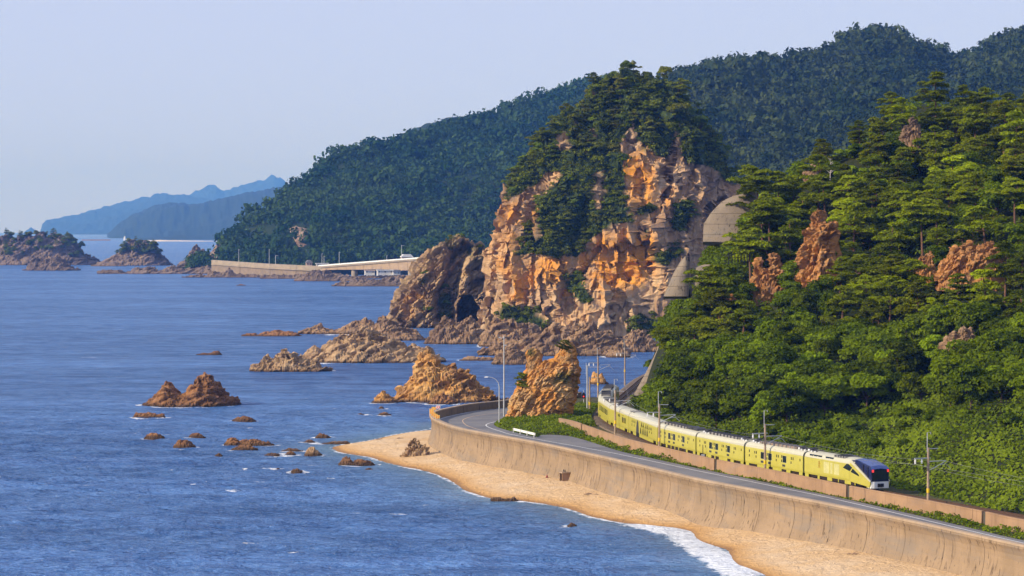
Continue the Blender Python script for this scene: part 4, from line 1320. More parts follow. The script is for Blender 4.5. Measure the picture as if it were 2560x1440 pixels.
far_range('wooded ridge just above the headland hill', [(930, 400), (985, 352), (1030, 325), (1090, 300), (1140, 286), (1210, 277), (1260, 285), (1330, 300)], 4300, 500, 60, 3.1, 22, 14)
far_range('distant hump behind the right mountain\'s saddle', [(2200, 190), (2300, 140), (2335, 122), (2370, 126), (2400, 140), (2440, 170), (2520, 200)], 3700, 400, 100, 4.1, 22, 12)
far_range('hazy blue headland behind the lighthouse', [(268, 603), (280, 588), (300, 566), (340, 541), (390, 521), (425, 516), (480, 521), (540, 511), (600, 499), (660, 486), (705, 474), (760, 470), (830, 455), (900, 440)], 15500, 6200, -1, 5.1, 90, 260)
far_range('pale blue long headland at the left horizon', [(100, 584), (106, 563), (116, 552), (150, 545), (200, 537), (260, 520), (330, 505), (380, 490), (420, 486), (480, 492), (540, 500), (600, 505), (700, 505), (800, 500)], 22800, 4600, -1, 6.1, 130, 220)
far_range('palest blue mountain with a pointed peak', [(380, 520), (430, 497), (470, 485), (500, 475), (520, 465), (540, 463), (562, 476), (600, 462), (640, 454), (665, 445), (685, 437), (705, 448), (725, 463), (770, 490), (850, 510)], 25300, 1500, -1, 7.1, 130, 90)
far_range('tiny blue islet on the left horizon', [(58, 583), (70, 574), (78, 568), (84, 573), (92, 577), (100, 583)], 21000, 500, -1, 8.1, 60, 20, n=60)

# ------------------------------------------------------------------ islets at the left
Z0 = lambda pts: zl(0, 540, 4.923, pts)
Y0 = lambda y: 540 + y / 4.923
_, ISLE_A = rock_hf('wooded_islet', 'large rocky islet with trees at the left edge', [(-90, 655), (-60, 620), (-30, 600), (0, 596)] + Z0([(60, 262), (130, 290), (240, 235), (330, 225), (450, 222), (560, 232), (700, 225), (840, 235), (900, 290), (960, 380), (1060, 450), (1110, 505), (1200, 560), (1240, 600)]), Y0(604), M_ISLE, 0.5, cat='islet', seed=91, amp=0.9, res=1.3, foam=0.3)
_, ISLE_B = rock_hf('wooded_islet', 'smaller rocky islet with pines beside the lighthouse', Z0([(1190, 600), (1260, 560), (1340, 535), (1440, 480), (1500, 410), (1540, 360), (1620, 330), (1720, 340), (1800, 330), (1900, 360), (1960, 430), (2040, 500), (2080, 560), (2120, 605)]), Y0(610), M_ISLE, 0.6, cat='islet', seed=92, amp=1.0, res=1.2, foam=0.3)
rock_hf('bare_islet', 'bare domed rock islet in front of the large islet', Z0([(280, 660), (360, 630), (395, 540), (420, 505), (460, 500), (480, 560), (520, 530), (580, 490), (660, 478), (740, 500), (800, 550), (850, 590), (920, 640), (980, 668)]), Y0(672), M_ISLE, 0.6, cat='islet', seed=93, amp=1.1, res=1.2, foam=0.3)
rock_hf('shore_rock', 'tall dark crag at the point of the headland', Z0([(2180, 610), (2280, 560), (2320, 470), (2360, 380), (2420, 365), (2500, 400), (2560, 470), (2620, 560), (2680, 620)]), Y0(640), M_ISLE, 0.7, seed=94, amp=1.0, res=1.0, foam=0.2)
rock_hf('reef_rock', 'long low reef off the headland point', Z0([(1200, 690), (1260, 660), (1380, 665), (1500, 670), (1580, 680), (1680, 650), (1800, 640), (1900, 640), (1950, 670), (2040, 640), (2140, 600), (2200, 640), (2300, 650), (2420, 620), (2560, 600), (2640, 640), (2740, 700)]), Y0(712), M_ISLE, 0.22, seed=95, amp=0.9, res=1.2, foam=0.4, group='rocks along the shore')
rock_hf('reef_rock', 'small low reef between the two wooded islets', Z0([(1120, 605), (1200, 590), (1290, 560), (1400, 560), (1500, 590), (1560, 612)]), Y0(618), M_ISLE, 0.4, seed=96, amp=0.8, res=1.0, foam=0.3)
rock_hf('reef_rock', 'thin reef skimming the water below the far seawall', [(455, 690), (500, 687), (560, 689), (640, 686), (720, 688), (800, 686), (850, 690)], 694, M_ISLE, 0.12, seed=97, amp=0.9, res=1.4, foam=0.2)
# ================================================================== plants
M_BARK = plain('bark', (0.10, 0.062, 0.042), 0.95, var=0.3, scale=3)
M_BARK_R = plain('red_pine_bark', (0.17, 0.09, 0.055), 0.95, var=0.3, scale=3)
M_DEAD = plain('bleached_wood', (0.42, 0.38, 0.34), 0.9, var=0.2, scale=3)
M_TWIG = plain('grey_twigs', (0.085, 0.070, 0.066), 0.95, var=0.3, scale=3)
M_PINE = leaf_mat('pine_needles', (0.050, 0.082, 0.005), (0.225, 0.275, 0.008), 0.35, (0.400, 0.420, 0.008))
M_PINE_F = leaf_mat('cliff_pine_needles', (0.058, 0.082, 0.008), (0.225, 0.255, 0.018), 0.32)
M_BROAD = leaf_mat('broad_leaves', (0.028, 0.056, 0.004), (0.130, 0.190, 0.009), 0.35, (0.270, 0.320, 0.010))
M_KUDZU = leaf_mat('kudzu_leaves', (0.070, 0.140, 0.010), (0.220, 0.350, 0.022), 0.4)
M_WEED = leaf_mat('verge_weeds', (0.080, 0.160, 0.010), (0.260, 0.390, 0.024), 0.4)
M_FOREST = leaf_mat('far_forest_leaves', (0.026, 0.055, 0.016), (0.090, 0.130, 0.036), 0.2)
M_FOREST2 = leaf_mat('back_forest_leaves', (0.028, 0.058, 0.020), (0.090, 0.130, 0.040), 0.2)

def leaves(C, N, size, rng, asp=0.5, jit=0.5):
    """one small leaf-shaped quad at each centre C, facing about N"""
    n = len(C)
    N = N + jit * rng.normal(size=(n, 3))
    N /= np.maximum(np.linalg.norm(N, axis=1), 1e-6)[:, None]
    T = rng.normal(size=(n, 3))
    T -= N * (T * N).sum(1)[:, None]
    T /= np.maximum(np.linalg.norm(T, axis=1), 1e-6)[:, None]
    B = np.cross(N, T)
    s = (size * (0.6 + 0.8 * rng.rand(n)))[:, None]
    bend = N * s * 0.18
    V = np.stack([C - T * s - bend, C + B * s * asp, C + T * s - bend, C - B * s * asp], 1).reshape(-1, 3)
    return V, np.arange(4 * n).reshape(-1, 4)

def pine_variant(k, h=9.0, spread=3.6, pads=30, per=95, leaf=0.30, bare=None, thick=0.24):
    rng = np.random.RandomState(100 + k)
    lean = rng.uniform(-0.12, 0.12, 2)
    trunk = lambda t: np.array([lean[0] * h * t + 0.25 * math.sin(3 * t + k), lean[1] * h * t + 0.25 * math.cos(2.4 * t + k) - 0.25 * math.cos(k), h * t])
    mb = MB()
    ts = np.linspace(0, 0.95, 8)
    mb.tube([trunk(t) for t in ts], [0.24 * (1 - 0.85 * t) + 0.02 for t in ts], 7)
    C, N, S = [], [], []
    t0 = rng.uniform(0.20, 0.34) if bare is None else bare
    tiers = max(3, int(round(h * (1 - t0) / 1.15)))
    for j in range(tiers):
        t = t0 + (1.0 - t0) * (j + 0.45 * rng.uniform(-1, 1)) / (tiers - 0.6)
        t = min(t, 1.0)
        env = spread * (1.0 - 0.55 * max(0.0, (t - t0) / (1 - t0)) ** 2.4) * rng.uniform(0.6, 1.15)
        off = rng.uniform(-0.5, 0.5, 2) * spread * 0.35
        arms = max(2, int(round(pads / tiers * (0.55 + 0.75 * env / spread))))
        ph = rng.uniform(0, 6.28)
        tt = 0.14 * rng.normal()
        for i in range(arms):
            ang = ph + 6.283 * (i + 0.5 * rng.rand()) / arms
            r = env * rng.uniform(0.3, 1.0) if j < tiers - 1 else 0.9 * rng.rand()
            b = trunk(t * 0.97)
            e = b + np.array([r * math.cos(ang) + off[0], r * math.sin(ang) + off[1], 0.06 * r + rng.uniform(-0.35, 0.40)])
            if r > 0.9:
                mb.tube([b - np.array([0, 0, 0.35]), (b + e) / 2 + np.array([0, 0, -0.15]), e - np.array([0, 0, 0.12])], [0.075, 0.05, 0.02], 5)
            pr = (0.50 + 0.24 * env) * rng.uniform(0.75, 1.3)
            n = int(per * (pr / 1.1) ** 2) + 25
            u = rng.rand(n) ** 0.55
            a = rng.rand(n) * 2 * math.pi
            x, y = pr * u * np.cos(a) * 1.2, pr * u * np.sin(a)
            tl = rng.normal(size=2) * 0.16
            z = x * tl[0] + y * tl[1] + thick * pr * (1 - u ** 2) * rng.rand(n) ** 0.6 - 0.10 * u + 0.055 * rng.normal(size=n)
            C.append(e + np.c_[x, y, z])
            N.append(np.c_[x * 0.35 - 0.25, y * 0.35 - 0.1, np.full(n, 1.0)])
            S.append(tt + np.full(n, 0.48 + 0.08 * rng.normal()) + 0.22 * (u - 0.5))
    C, N, S = np.vstack(C), np.vstack(N), np.concatenate(S)
    V, F = leaves(C, N, leaf, rng, 0.42, 0.42)
    tone = np.clip(S + 0.25 * rng.normal(size=len(S)), 0, 1)
    return mb, V, F, tone

def broad_variant(k, h=6.0, spread=3.0, lobes=13, per=190, leaf=0.27, flat=1.0):
    rng = np.random.RandomState(300 + k)
    mb = MB()
    mb.tube([(0, 0, -0.3), (0.1, 0.05, h * 0.25), (0.15, -0.1, h * 0.55)], [0.2, 0.15, 0.06], 6)
    C, N, S = [], [], []
    for i in range(lobes):
        a = i * 2.399 + rng.uniform(-0.4, 0.4)
        zz = h * (0.30 + 0.58 * rng.rand() ** 0.8)
        rr = spread * math.sqrt(max(0.05, 1 - ((zz - 0.45 * h) / (0.62 * h)) ** 2)) * rng.uniform(0.25, 0.8)
        c = np.array([rr * math.cos(a), rr * math.sin(a), zz])
        mb.tube([(0.1, 0, h * 0.3), tuple(c * 0.6 + np.array([0, 0, 0.1])), tuple(c)], [0.08, 0.05, 0.02], 5)
        R = spread * rng.uniform(0.30, 0.5)
        n = int(per * (R / (0.4 * spread)) ** 2)
        d = rng.normal(size=(n, 3))
        d[:, 2] = np.abs(d[:, 2]) * 0.9 - 0.25
        d /= np.linalg.norm(d, axis=1)[:, None]
        C.append(c + d * (R * (0.72 + 0.33 * rng.rand(n)))[:, None] * np.array([1.1, 1.1, 0.72 * flat]))
        N.append(d + np.array([0, 0, 0.35]))
        S.append(np.full(n, 0.45 + 0.16 * rng.normal()))
    C, N, S = np.vstack(C), np.vstack(N), np.concatenate(S)
    V, F = leaves(C, N, leaf, rng, 0.6, 0.5)
    return mb, V, F, np.clip(S + 0.24 * rng.normal(size=len(S)), 0, 1)

def dead_variant(k, h=6.0):
    rng = np.random.RandomState(500 + k)
    mb = MB()
    mb.tube([(0, 0, 0), (0.2, 0.1, h * 0.5), (0.1, 0, h)], [0.14, 0.09, 0.02], 6)
    for i in range(16):
        t = rng.uniform(0.35, 0.95)
        a = rng.uniform(0, 6.28)
        L = rng.uniform(0.8, 2.4) * (1.2 - t)
        b = np.array([0.15, 0.05, h * t])
        m = b + np.array([L * 0.5 * math.cos(a), L * 0.5 * math.sin(a), 0.25 * L])
        e = m + np.array([L * 0.5 * math.cos(a + 0.5), L * 0.5 * math.sin(a + 0.5), 0.35 * L])
        mb.tube([b, m, e], [0.05, 0.035, 0.012], 5)
        for j in range(3):
            a2 = a + rng.uniform(-1, 1)
            mb.tube([m, m + np.array([0.4 * math.cos(a2), 0.4 * math.sin(a2), 0.3])], [0.025, 0.01], 4)
    return mb

def tree_kind(name, variants, leaf_m, bark_m):
    out = []
    for (mb, V, F, tone) in variants:
        tm = mb.mesh('trunk', bark_m)
        cm = mesh_np('crown', V, F, leaf_m, False, {'tone': ('FACE', tone)})
        out.append((tm, cm))
    return out

def one_mesh(mb, V, F, tone, leaf_m, bark_m, name):
    """small tree as one mesh with bark and leaves"""
    TV = np.array(mb.v)
    quads = [f for f in mb.f if len(f) == 4]
    A = np.vstack([V, TV])
    FF = np.vstack([F, np.array(quads) + len(V)])
    me = mesh_np(name, A, FF, leaf_m, False, {'tone': ('FACE', np.r_[tone, np.zeros(len(quads))])})
    me.materials.append(bark_m)
    idx = np.r_[np.zeros(len(F), np.int32), np.ones(len(quads), np.int32)]
    me.polygons.foreach_set('material_index', idx)
    return me

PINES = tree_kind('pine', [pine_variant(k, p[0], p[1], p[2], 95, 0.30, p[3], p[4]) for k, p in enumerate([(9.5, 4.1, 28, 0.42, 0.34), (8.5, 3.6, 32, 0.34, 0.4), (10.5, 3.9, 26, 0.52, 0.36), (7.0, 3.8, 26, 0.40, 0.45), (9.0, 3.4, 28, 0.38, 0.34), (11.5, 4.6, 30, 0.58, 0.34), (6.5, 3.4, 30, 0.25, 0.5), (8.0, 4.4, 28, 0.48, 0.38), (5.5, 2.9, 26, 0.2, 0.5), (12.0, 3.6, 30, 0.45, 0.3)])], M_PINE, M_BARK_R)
BROADS = tree_kind('broad', [broad_variant(k, *p) for k, p in enumerate([(6.0, 3.1), (5.0, 3.0), (7.0, 3.4), (4.4, 2.7), (5.5, 3.6), (3.6, 2.6)])], M_BROAD, M_BARK)

def plant(name, kind, loc, scale, rz, label, cat, group, squash=1.0):
    e = empty(name, loc, rz, label, cat, group)
    e.scale = (scale, scale, scale * squash)
    link('trunk', kind[0], e)
    link('crown', kind[1], e)
    return e

OUT_POLYS = [np.array(q[1], float) for q in OUTCROPS] + [np.array([(1752, 612), (1755, 555), (1800, 500), (1845, 483), (1850, 600), (1800, 615)], float), np.array([(1655, 745), (1690, 660), (1712, 635), (1752, 655), (1755, 745)], float),
             np.array([(1580, 990), (1625, 990), (1660, 915), (1685, 845), (1645, 850), (1625, 910)], float)]
def clear_of(P, h, polys=OUT_POLYS, pad=1):
    ok = np.ones(len(P), bool)
    if polys is OUT_POLYS and h > 3:
        for f in (0.0, 0.35, 0.7, 1.0):
            uv = proj(P + np.array([0, 0, h * f]))
            for po in OUT_POLYS[-3:]:
                ok &= ~((inside(uv, po) | (dist_poly(uv, po, True) < 14)) & (P[:, 1] < 560))
    for f in (0.3, 0.75):
        uv = proj(P + np.array([0, 0, h * f]))
        for po in polys:
            front = True
            ok &= ~(inside(uv, po) | (dist_poly(uv, po, True) < pad))
    return ok

def zone_of(uv, kind):
    x, y = uv
    side = 'far left' if x < 1790 else 'left' if x < 1960 else 'middle' if x < 2180 else 'right' if x < 2400 else 'right edge'
    up = 'crest' if y < 380 else 'upper slope' if y < 560 else 'mid slope' if y < 760 else 'lower slope' if y < 940 else 'foot'
    return side, up

ORD = ['', 'first', 'second', 'third', 'fourth', 'fifth', 'sixth', 'seventh', 'eighth', 'ninth', 'tenth', 'eleventh', 'twelfth', 'thirteenth', 'fourteenth', 'fifteenth', 'sixteenth', 'seventeenth', 'eighteenth', 'nineteenth', 'twentieth']
def nth(k):
    if k <= 20: return ORD[k]
    tens = {2: 'twenty', 3: 'thirty', 4: 'forty', 5: 'fifty', 6: 'sixty', 7: 'seventy', 8: 'eighty', 9: 'ninety'}[k // 10]
    return (tens + '-' + ORD[k % 10]) if k % 10 else tens[:-1] + 'ieth'

def ranked(recs, what='hill'):
    """name each plant of a zone by its place from the left"""
    by = {}
    for r in recs:
        by.setdefault(r[0], []).append(r)
    for key, rs in by.items():
        rs.sort(key=lambda r: r[1])
        for k, r in enumerate(rs):
            base = f'{key[0]} on the {what} {key[1]}, {key[2]}'
            yield (base if len(rs) == 1 else f'{base}, {nth(k + 1)} such from left'), r

def plant_hill():
    rng = np.random.RandomState(5)
    P = HILL.scatter(9000, rng)
    uv = proj(P)
    vis = (uv[:, 0] > 1560) & (uv[:, 0] < 2760) & (P[:, 1] < 625)
    P, uv = P[vis], uv[vis]
    # visibility from the view: nearest first keeps the face of the hill, the back gets few
    n = len(P)
    pine_y = np.interp(uv[:, 0], [1600, 1700, 1900, 2100, 2300, 2600], [900, 905, 890, 860, 850, 820])
    is_pine = uv[:, 1] < pine_y + 40 * fbm(np.c_[P * 0.05], 2)
    pi = np.where(is_pine)[0]
    pi = pi[clear_of(P[pi], 8.0)]
    pi = pi[thin(P[pi], 4.35)]
    recs = []
    front = pi[(uv[pi, 0] < 2690) | (rng.rand(len(pi)) < 0.4)]
    order = np.argsort(P[front][:, 1])
    for i in front[order][:300]:
        k = rng.randint(len(PINES))
        sc = rng.uniform(0.62, 1.12)
        side, up = zone_of(uv[i], 'pine')
        size = 'tall' if sc * (k in (0, 2, 5, 9)) > 0.85 else 'short' if sc < 0.78 else 'middling'
        if fbm(P[i:i + 1] * 0.07 + 4.0, 2)[0] > 0.10 and uv[i, 1] > 330:
            k2 = rng.randint(len(BROADS))
            recs.append((('rounded leafy tree', up, side), uv[i, 0], 'leafy_tree', BROADS[k2], P[i] - np.array([0, 0, 0.3]), sc * 0.95, 'tree'))
            continue
        recs.append(((size + ' pine', up, side), uv[i, 0], 'pine_tree', PINES[k], P[i] - np.array([0, 0, 0.4]), sc, 'pine tree'))
    bi = np.where(~is_pine & (P[:, 2] > 6.6))[0]
    bi = bi[clear_of(P[bi], 4.0)]
    bi = bi[thin(P[bi], 3.2)]
    for i in bi[:295]:
        k = rng.randint(len(BROADS))
        lim = np.interp(uv[i, 0], [1700, 2000, 2300, 2600], [8.0, 10.5, 13.5, 15.5])
        low = P[i, 2] < lim
        if low and (P[i, 2] < lim - 4.5 or rng.rand() < 0.45): continue
        sc = rng.uniform(0.28, 0.5) if low else rng.uniform(0.75, 1.15)
        side, up = zone_of(uv[i], 'broad')
        size = 'low leafy bush' if low else 'big leafy tree' if sc > 0.95 else 'round leafy tree'
        recs.append(((size, up, side), uv[i, 0], 'bush' if low else 'leafy_tree', BROADS[k], P[i] - np.array([0, 0, 0.3]), sc, 'bush' if low else 'tree'))
    for lab, r in ranked(recs):
        (size, up, side), _, nm, kind, loc, sc, cat = r
        plant(nm, kind, loc, sc, rng.uniform(0, 6.28), lab, cat, f'{size}s, {up}, {side}')
    count, cnt2 = min(300, len(front)), min(295, len(bi))
    # pines between: low scrub filling the gaps under the pines
    si = np.where(is_pine | (uv[:, 0] < 1860))[0]
    si = si[clear_of(P[si], 1.0, pad=4)]
    si = si[thin(P[si], np.where(uv[si, 0] < 1880, 2.0, 3.2))]
    scr = []
    rs = np.random.RandomState(9)
    for i in si:
        scr.append((P[i], rs.uniform(0.9, 2.2)))
    Q = HILL.scatter(90000, rs)          # bushes clothing the left flank round the concrete
    qu = proj(Q)
    fl = (qu[:, 0] < 1850) & (qu[:, 0] > 1570) & (qu[:, 1] > 470) & (qu[:, 1] < 1000) & (Q[:, 1] < 600) & (Q[:, 1] > 455)
    Q = Q[fl]
    Q = Q[clear_of(Q, 1.0, pad=1)]
    for c in Q[thin(Q, 1.25)]:
        scr.append((c, rs.uniform(0.5, 1.0)))
    C, N, S = [], [], []
    for c, R in scr:
        m = int(40 * R)
        d = rs.normal(size=(m, 3))
        d[:, 2] = np.abs(d[:, 2])
        d /= np.linalg.norm(d, axis=1)[:, None]
        C.append(c + d * R * (0.6 + 0.5 * rs.rand(m))[:, None] * np.array([1.2, 1.2, 0.8]))
        N.append(d + np.array([0, 0, 0.3]))
        S.append(np.clip((0.10 if R > 1.0 else 0.35) + 0.16 * rs.normal() + 0.12 * rs.normal(size=m), 0, 1))  # larger scrub under the pines toned darker to stand for deep shade
    V, F = leaves(np.vstack(C), np.vstack(N), 0.30, rs, 0.6, 0.5)
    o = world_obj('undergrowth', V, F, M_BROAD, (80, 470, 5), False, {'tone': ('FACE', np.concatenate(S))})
    tag(o, 'scrub darkened as shade in the gaps beneath the hill pines', 'undergrowth', kind='stuff')
    print('hill pines', count, 'broad', cnt2)

def plant_kudzu():
    """rank creeping growth over the foot of the hill beside the track"""
    rng = np.random.RandomState(15)
    P = HILL.scatter(620000, rng)
    uv = proj(P)
    w = np.interp(uv[:, 0], [1600, 1800, 2100, 2400, 2700], [13, 14, 16, 20, 22])
    m = (P[:, 2] < w * (0.85 + 0.35 * fbm(P * 0.06, 2))) & (uv[:, 0] > 1590) & (uv[:, 0] < 2700) & (uv[:, 1] < 1420) & (P[:, 1] < 520)
    m &= clear_of(P, 0.4, OUT_POLYS[-1:], 0)
    P = P[m]
    lump = np.clip(fbm(P * 0.16, 3) + 0.35, 0, 1.2)
    n = len(P)
    z = lump * 1.5 * rng.rand(n) ** 0.35
    C = P + np.c_[0.5 * rng.normal(size=(n, 2)), z]
    g = np.stack([fbm(P * 0.16 + np.array([0.15, 0, 0]), 3) - fbm(P * 0.16 - np.array([0.15, 0, 0]), 3), fbm(P * 0.16 + np.array([0, 0.15, 0]), 3) - fbm(P * 0.16 - np.array([0, 0.15, 0]), 3)], 1)
    N = np.c_[-3 * g - np.array([0.3, 0.3]), np.ones(n)]
    V, F = leaves(C, N, 0.24, rng, 0.75, 0.45)
    tone = np.clip(0.5 + 1.1 * fbm(P * 0.07 + 3, 3) + 0.18 * rng.normal(size=n), 0, 1)
    o = world_obj('creeping_plants', V, F, M_KUDZU, (70, 400, 5), False, {'tone': ('FACE', tone)})
    tag(o, 'bright green creeping plants smothering the foot of the hill', 'ground cover', kind='stuff')
    print('kudzu', n)

def plant_verge():
    rng = np.random.RandomState(25)
    e = resample(catmull(EDGE, 6), 0.5)
    s = np.arange(0, TWALL.L, 0.5)
    tw = TWALL.at(s, 0.15)
    poly = np.vstack([e + np.array([0.1, 0.05]), tw[::-1]])
    xs = rng.uniform(poly[:, 0].min(), poly[:, 0].max(), 420000)
    ys = rng.uniform(poly[:, 1].min(), poly[:, 1].max(), 420000)
    XY = np.c_[xs, ys]
    XY = XY[inside(XY, poly)]
    uv = proj(np.c_[XY, np.full(len(XY), 5.0)])
    m = (uv[:, 0] < 2640) & (uv[:, 0] > 1200) & (uv[:, 1] < 1460)
    XY = XY[m]
    # behind the wall near the crag, around the signal
    extra = np.array([(x, y) for x, y in zip(rng.uniform(4, 22, 40000), rng.uniform(455, 515, 40000))])
    dtr = dist_poly(extra, TRACK.p[::6])
    k = (dtr > 2.6) & inside(extra, np.array([(-3, 464), (1, 470), (12, 452), (18, 440), (16, 470), (17, 492), (22, 508), (16, 512), (8, 500), (0, 482)]))
    XY = np.vstack([XY, extra[k]])
    lump = np.clip(fbm(np.c_[XY * 0.35, np.zeros(len(XY))], 3) + 0.30, 0.02, 1.0)
    dr = dist_poly(XY, e)
    keep = rng.rand(len(XY)) < np.clip(0.35 + lump + (dr > 1.0), 0, 1)
    XY, lump, dr = XY[keep], lump[keep], dr[keep]
    n = len(XY)
    if n > 120000:
        q = rng.choice(n, 120000, replace=False)
        XY, lump, dr = XY[q], lump[q], dr[q]
        n = len(XY)
    z = 4.98 + 0.055 * np.clip(dr, 0, 8) + (lump * 1.45 * np.clip(dr / 1.5, 0.15, 1)) * rng.rand(n) ** 0.5
    N = np.c_[0.6 * rng.normal(size=(n, 2)) - 0.25, np.ones(n)]
    V, F = leaves(np.c_[XY, z], N, 0.20, rng, 0.65, 0.4)
    tone = np.clip(0.45 + 0.8 * fbm(np.c_[XY * 0.25, np.ones(n)], 3) + 0.2 * rng.normal(size=n), 0, 1)
    o = world_obj('verge_weeds', V, F, M_WEED, (20, 420, 5), False, {'tone': ('FACE', tone)})
    tag(o, 'green weeds along the verge between road and railway wall', 'weeds', kind='stuff')
    print('verge', n)

# ------------------------------------------------------------------ pines on the big crag, the arch rock, the roadside crag and the islets
CLIFF_TREES = [one_mesh(*pine_variant(40 + k, h, sp, 22, 60, 0.42), M_PINE_F, M_BARK, 'pine_tree') for k, (h, sp) in enumerate([(7.5, 2.9), (6.5, 2.7), (8.5, 2.8), (5.5, 2.6), (7.0, 3.2), (9.0, 3.0)])]
CLIFF_TREES += [one_mesh(*broad_variant(60 + k, h, sp, 12, 80, 0.40), M_PINE_F, M_BARK, 'pine_tree') for k, (h, sp) in enumerate([(6.0, 2.9), (5.0, 2.7), (7.0, 3.0), (5.5, 3.2)])]
SHRUBS = [one_mesh(*broad_variant(40 + k, h, sp, 9, 90, 0.36), M_PINE_F, M_BARK, 'shrub') for k, (h, sp) in enumerate([(3.0, 2.0), (2.4, 2.2), (3.6, 2.2)])]

def plant_cliff():
    rng = np.random.RandomState(35)
    V = CLIFF_V
    uv = proj(V)
    front = (V[:, 1] < CLIFF_D + 5) | ((V[:, 2] > 60) & (V[:, 1] < CLIFF_D + 20))
    idx = np.where(front & (CLIFF_G > 0.5))[0]
    idx = rng.permutation(idx)
    big = idx[uv[idx, 1] < 640]
    big = big[clear_of(V[big], 6.0, [np.array(p) for p in CLIFF_BARE], 2)]
    kp = big[thin(V[big], 3.7)][:300]
    recs = []
    for i in kp:
        k = rng.randint(6, 10) if rng.rand() < 0.55 else rng.randint(6)
        sc = rng.uniform(0.85, 1.2) * (0.8 if uv[i, 1] > 420 else 0.85 if uv[i, 1] < 240 else 1.0)
        x, y = uv[i]
        side = 'left side' if x < 1400 else 'centre left' if x < 1520 else 'centre right' if x < 1640 else 'right side'
        up = 'summit' if y < 230 else 'upper face' if y < 320 else 'middle face' if y < 430 else 'lower face'
        recs.append((('dark pine', up, side), x, k, sc, i))
    for lab, (key, x, k, sc, i) in ranked(recs, 'crag\'s'):
        o = link('crag_pine', CLIFF_TREES[k], None, V[i] + np.array([0, 0.8, -1.2]), rng.uniform(0, 6.28))
        o.scale = (sc, sc, sc)
        tag(o, lab, 'pine tree', f'crag pines, {key[1]}, {key[2]}')
    # scrub clothing the green parts of the crag between the pines
    sc_i = idx[thin(V[idx], 1.9)][:2100]
    C, N, S = [], [], []
    for i in sc_i:
        R = rng.uniform(0.9, 1.9)
        m = 26
        d = rng.normal(size=(m, 3))
        d[:, 2] = np.abs(d[:, 2]) * 0.8
        d /= np.linalg.norm(d, axis=1)[:, None]
        C.append(V[i] + np.array([0, -0.3, 0]) + d * R * (0.6 + 0.5 * rng.rand(m))[:, None])
        N.append(d + np.array([0, 0, 0.3]))
        S.append(np.clip(0.4 + 0.2 * rng.normal() + 0.2 * rng.normal(size=m), 0, 1))
    LV, LF = leaves(np.vstack(C), np.vstack(N), 0.42, rng, 0.65, 0.5)
    o = world_obj('crag_scrub', LV, LF, M_PINE_F, (39, CLIFF_D, 20), False, {'tone': ('FACE', np.concatenate(S))})
    tag(o, 'green scrub clothing the dome and upper faces of the crag', 'scrub', kind='stuff')
    low = idx[uv[idx, 1] >= 600]
    kp2 = low[thin(V[low], 2.2)][:70]
    recs = []
    for i in kp2:
        x, y = uv[i]
        recs.append((('small shrub', 'grassy foot' if y > 760 else 'low ledges', 'left' if x < 1400 else 'centre' if x < 1560 else 'right'), x, i))
    for lab, (key, x, i) in ranked(recs, 'crag\'s'):
        o = link('shrub', SHRUBS[rng.randint(len(SHRUBS))], None, V[i] + np.array([0, 0.6, -0.6]), rng.uniform(0, 6.28))
        sc = rng.uniform(0.7, 1.1)
        o.scale = (sc, sc, sc)
        tag(o, lab, 'shrub', f'crag shrubs, {key[1]}, {key[2]}')
    print('cliff', len(kp), len(kp2))
    # small shrubs on the arch rock
    uva = proj(ARCH_V)
    spots = [(1062, 690, 'halfway up the left face of the cave rock'), (1072, 775, 'low on the left face of the cave rock'), (1128, 598, 'on the very top of the cave rock'), (1150, 592, 'beside the one on top of the cave rock'), (1200, 622, 'on the right shoulder of the cave rock'),
             (1112, 720, 'in the gully of the cave rock, upper'), (1116, 760, 'in the gully of the cave rock, middle'), (1110, 790, 'in the gully of the cave rock, lowest'), (1240, 640, 'in the notch between cave rock and crag')]
    for x, y, wh in spots:
        f = ARCH_V[:, 1] < 1062
        i = np.where(f)[0][np.argmin(((uva[f] - np.array([x, y])) ** 2).sum(1))]
        o = link('shrub', SHRUBS[rng.randint(len(SHRUBS))], None, ARCH_V[i] + np.array([0, 0.3, -0.7]), rng.uniform(0, 6.28))
        o.scale = (0.9, 0.9, 0.8)
        tag(o, f'small green shrub {wh}', 'shrub', 'shrubs on the cave rock')
    # roadside crag: a windswept pine on top, another on its left side
    o = link('windswept_pine', CLIFF_TREES[3], None, at_y(1404, 868, 478) - np.array([0, 0, 0.8]), 1.0)
    o.scale = (0.55, 0.55, 0.42)
    o.rotation_euler = (0, 0.55, 0.4)
    tag(o, 'windswept bright green pine on top of the roadside crag', 'pine tree')
    o = link('windswept_pine', CLIFF_TREES[1], None, at_y(1306, 966, 477.0) - np.array([0, 0, 0.4]), 2.0)
    o.scale = (0.6, 0.6, 0.5)
    tag(o, 'small pine jutting from the left side of the roadside crag', 'pine tree')
    # islets
    for nm, IV, xs, zmin, c in (('large', ISLE_A, (-10, 225), 10, 80), ('smaller', ISLE_B, (285, 415), 11, 42)):
        u = proj(IV)
        D = np.median(IV[:, 1])
        ok = np.where((u[:, 0] > xs[0]) & (u[:, 0] < xs[1]) & (IV[:, 2] > zmin) & (IV[:, 1] < D + 6))[0]
        ok = rng.permutation(ok)
        ok = ok[thin(IV[ok], 3.2)][:c]
        recs = [((('pine', 'bush')[q % 2], nm, 'islet'), u[i, 0], i, q) for q, i in enumerate(ok)]
        for lab, (key, x, i, q) in ranked(recs, 'top of the'):
            o = link('islet_' + key[0], CLIFF_TREES[q % 10] if q % 2 == 0 else SHRUBS[q % 3], None, IV[i] - np.array([0, 0, 0.8]), rng.uniform(0, 6.28))
            sc = rng.uniform(0.7, 1.0) * (1.0 if q % 2 == 0 else 2.0)
            o.scale = (sc, sc, sc)
            tag(o, 'dark ' + lab.replace(', islet', ' islet'), 'pine tree' if q % 2 == 0 else 'shrub', f'{key[0]} growth on the {nm} islet')

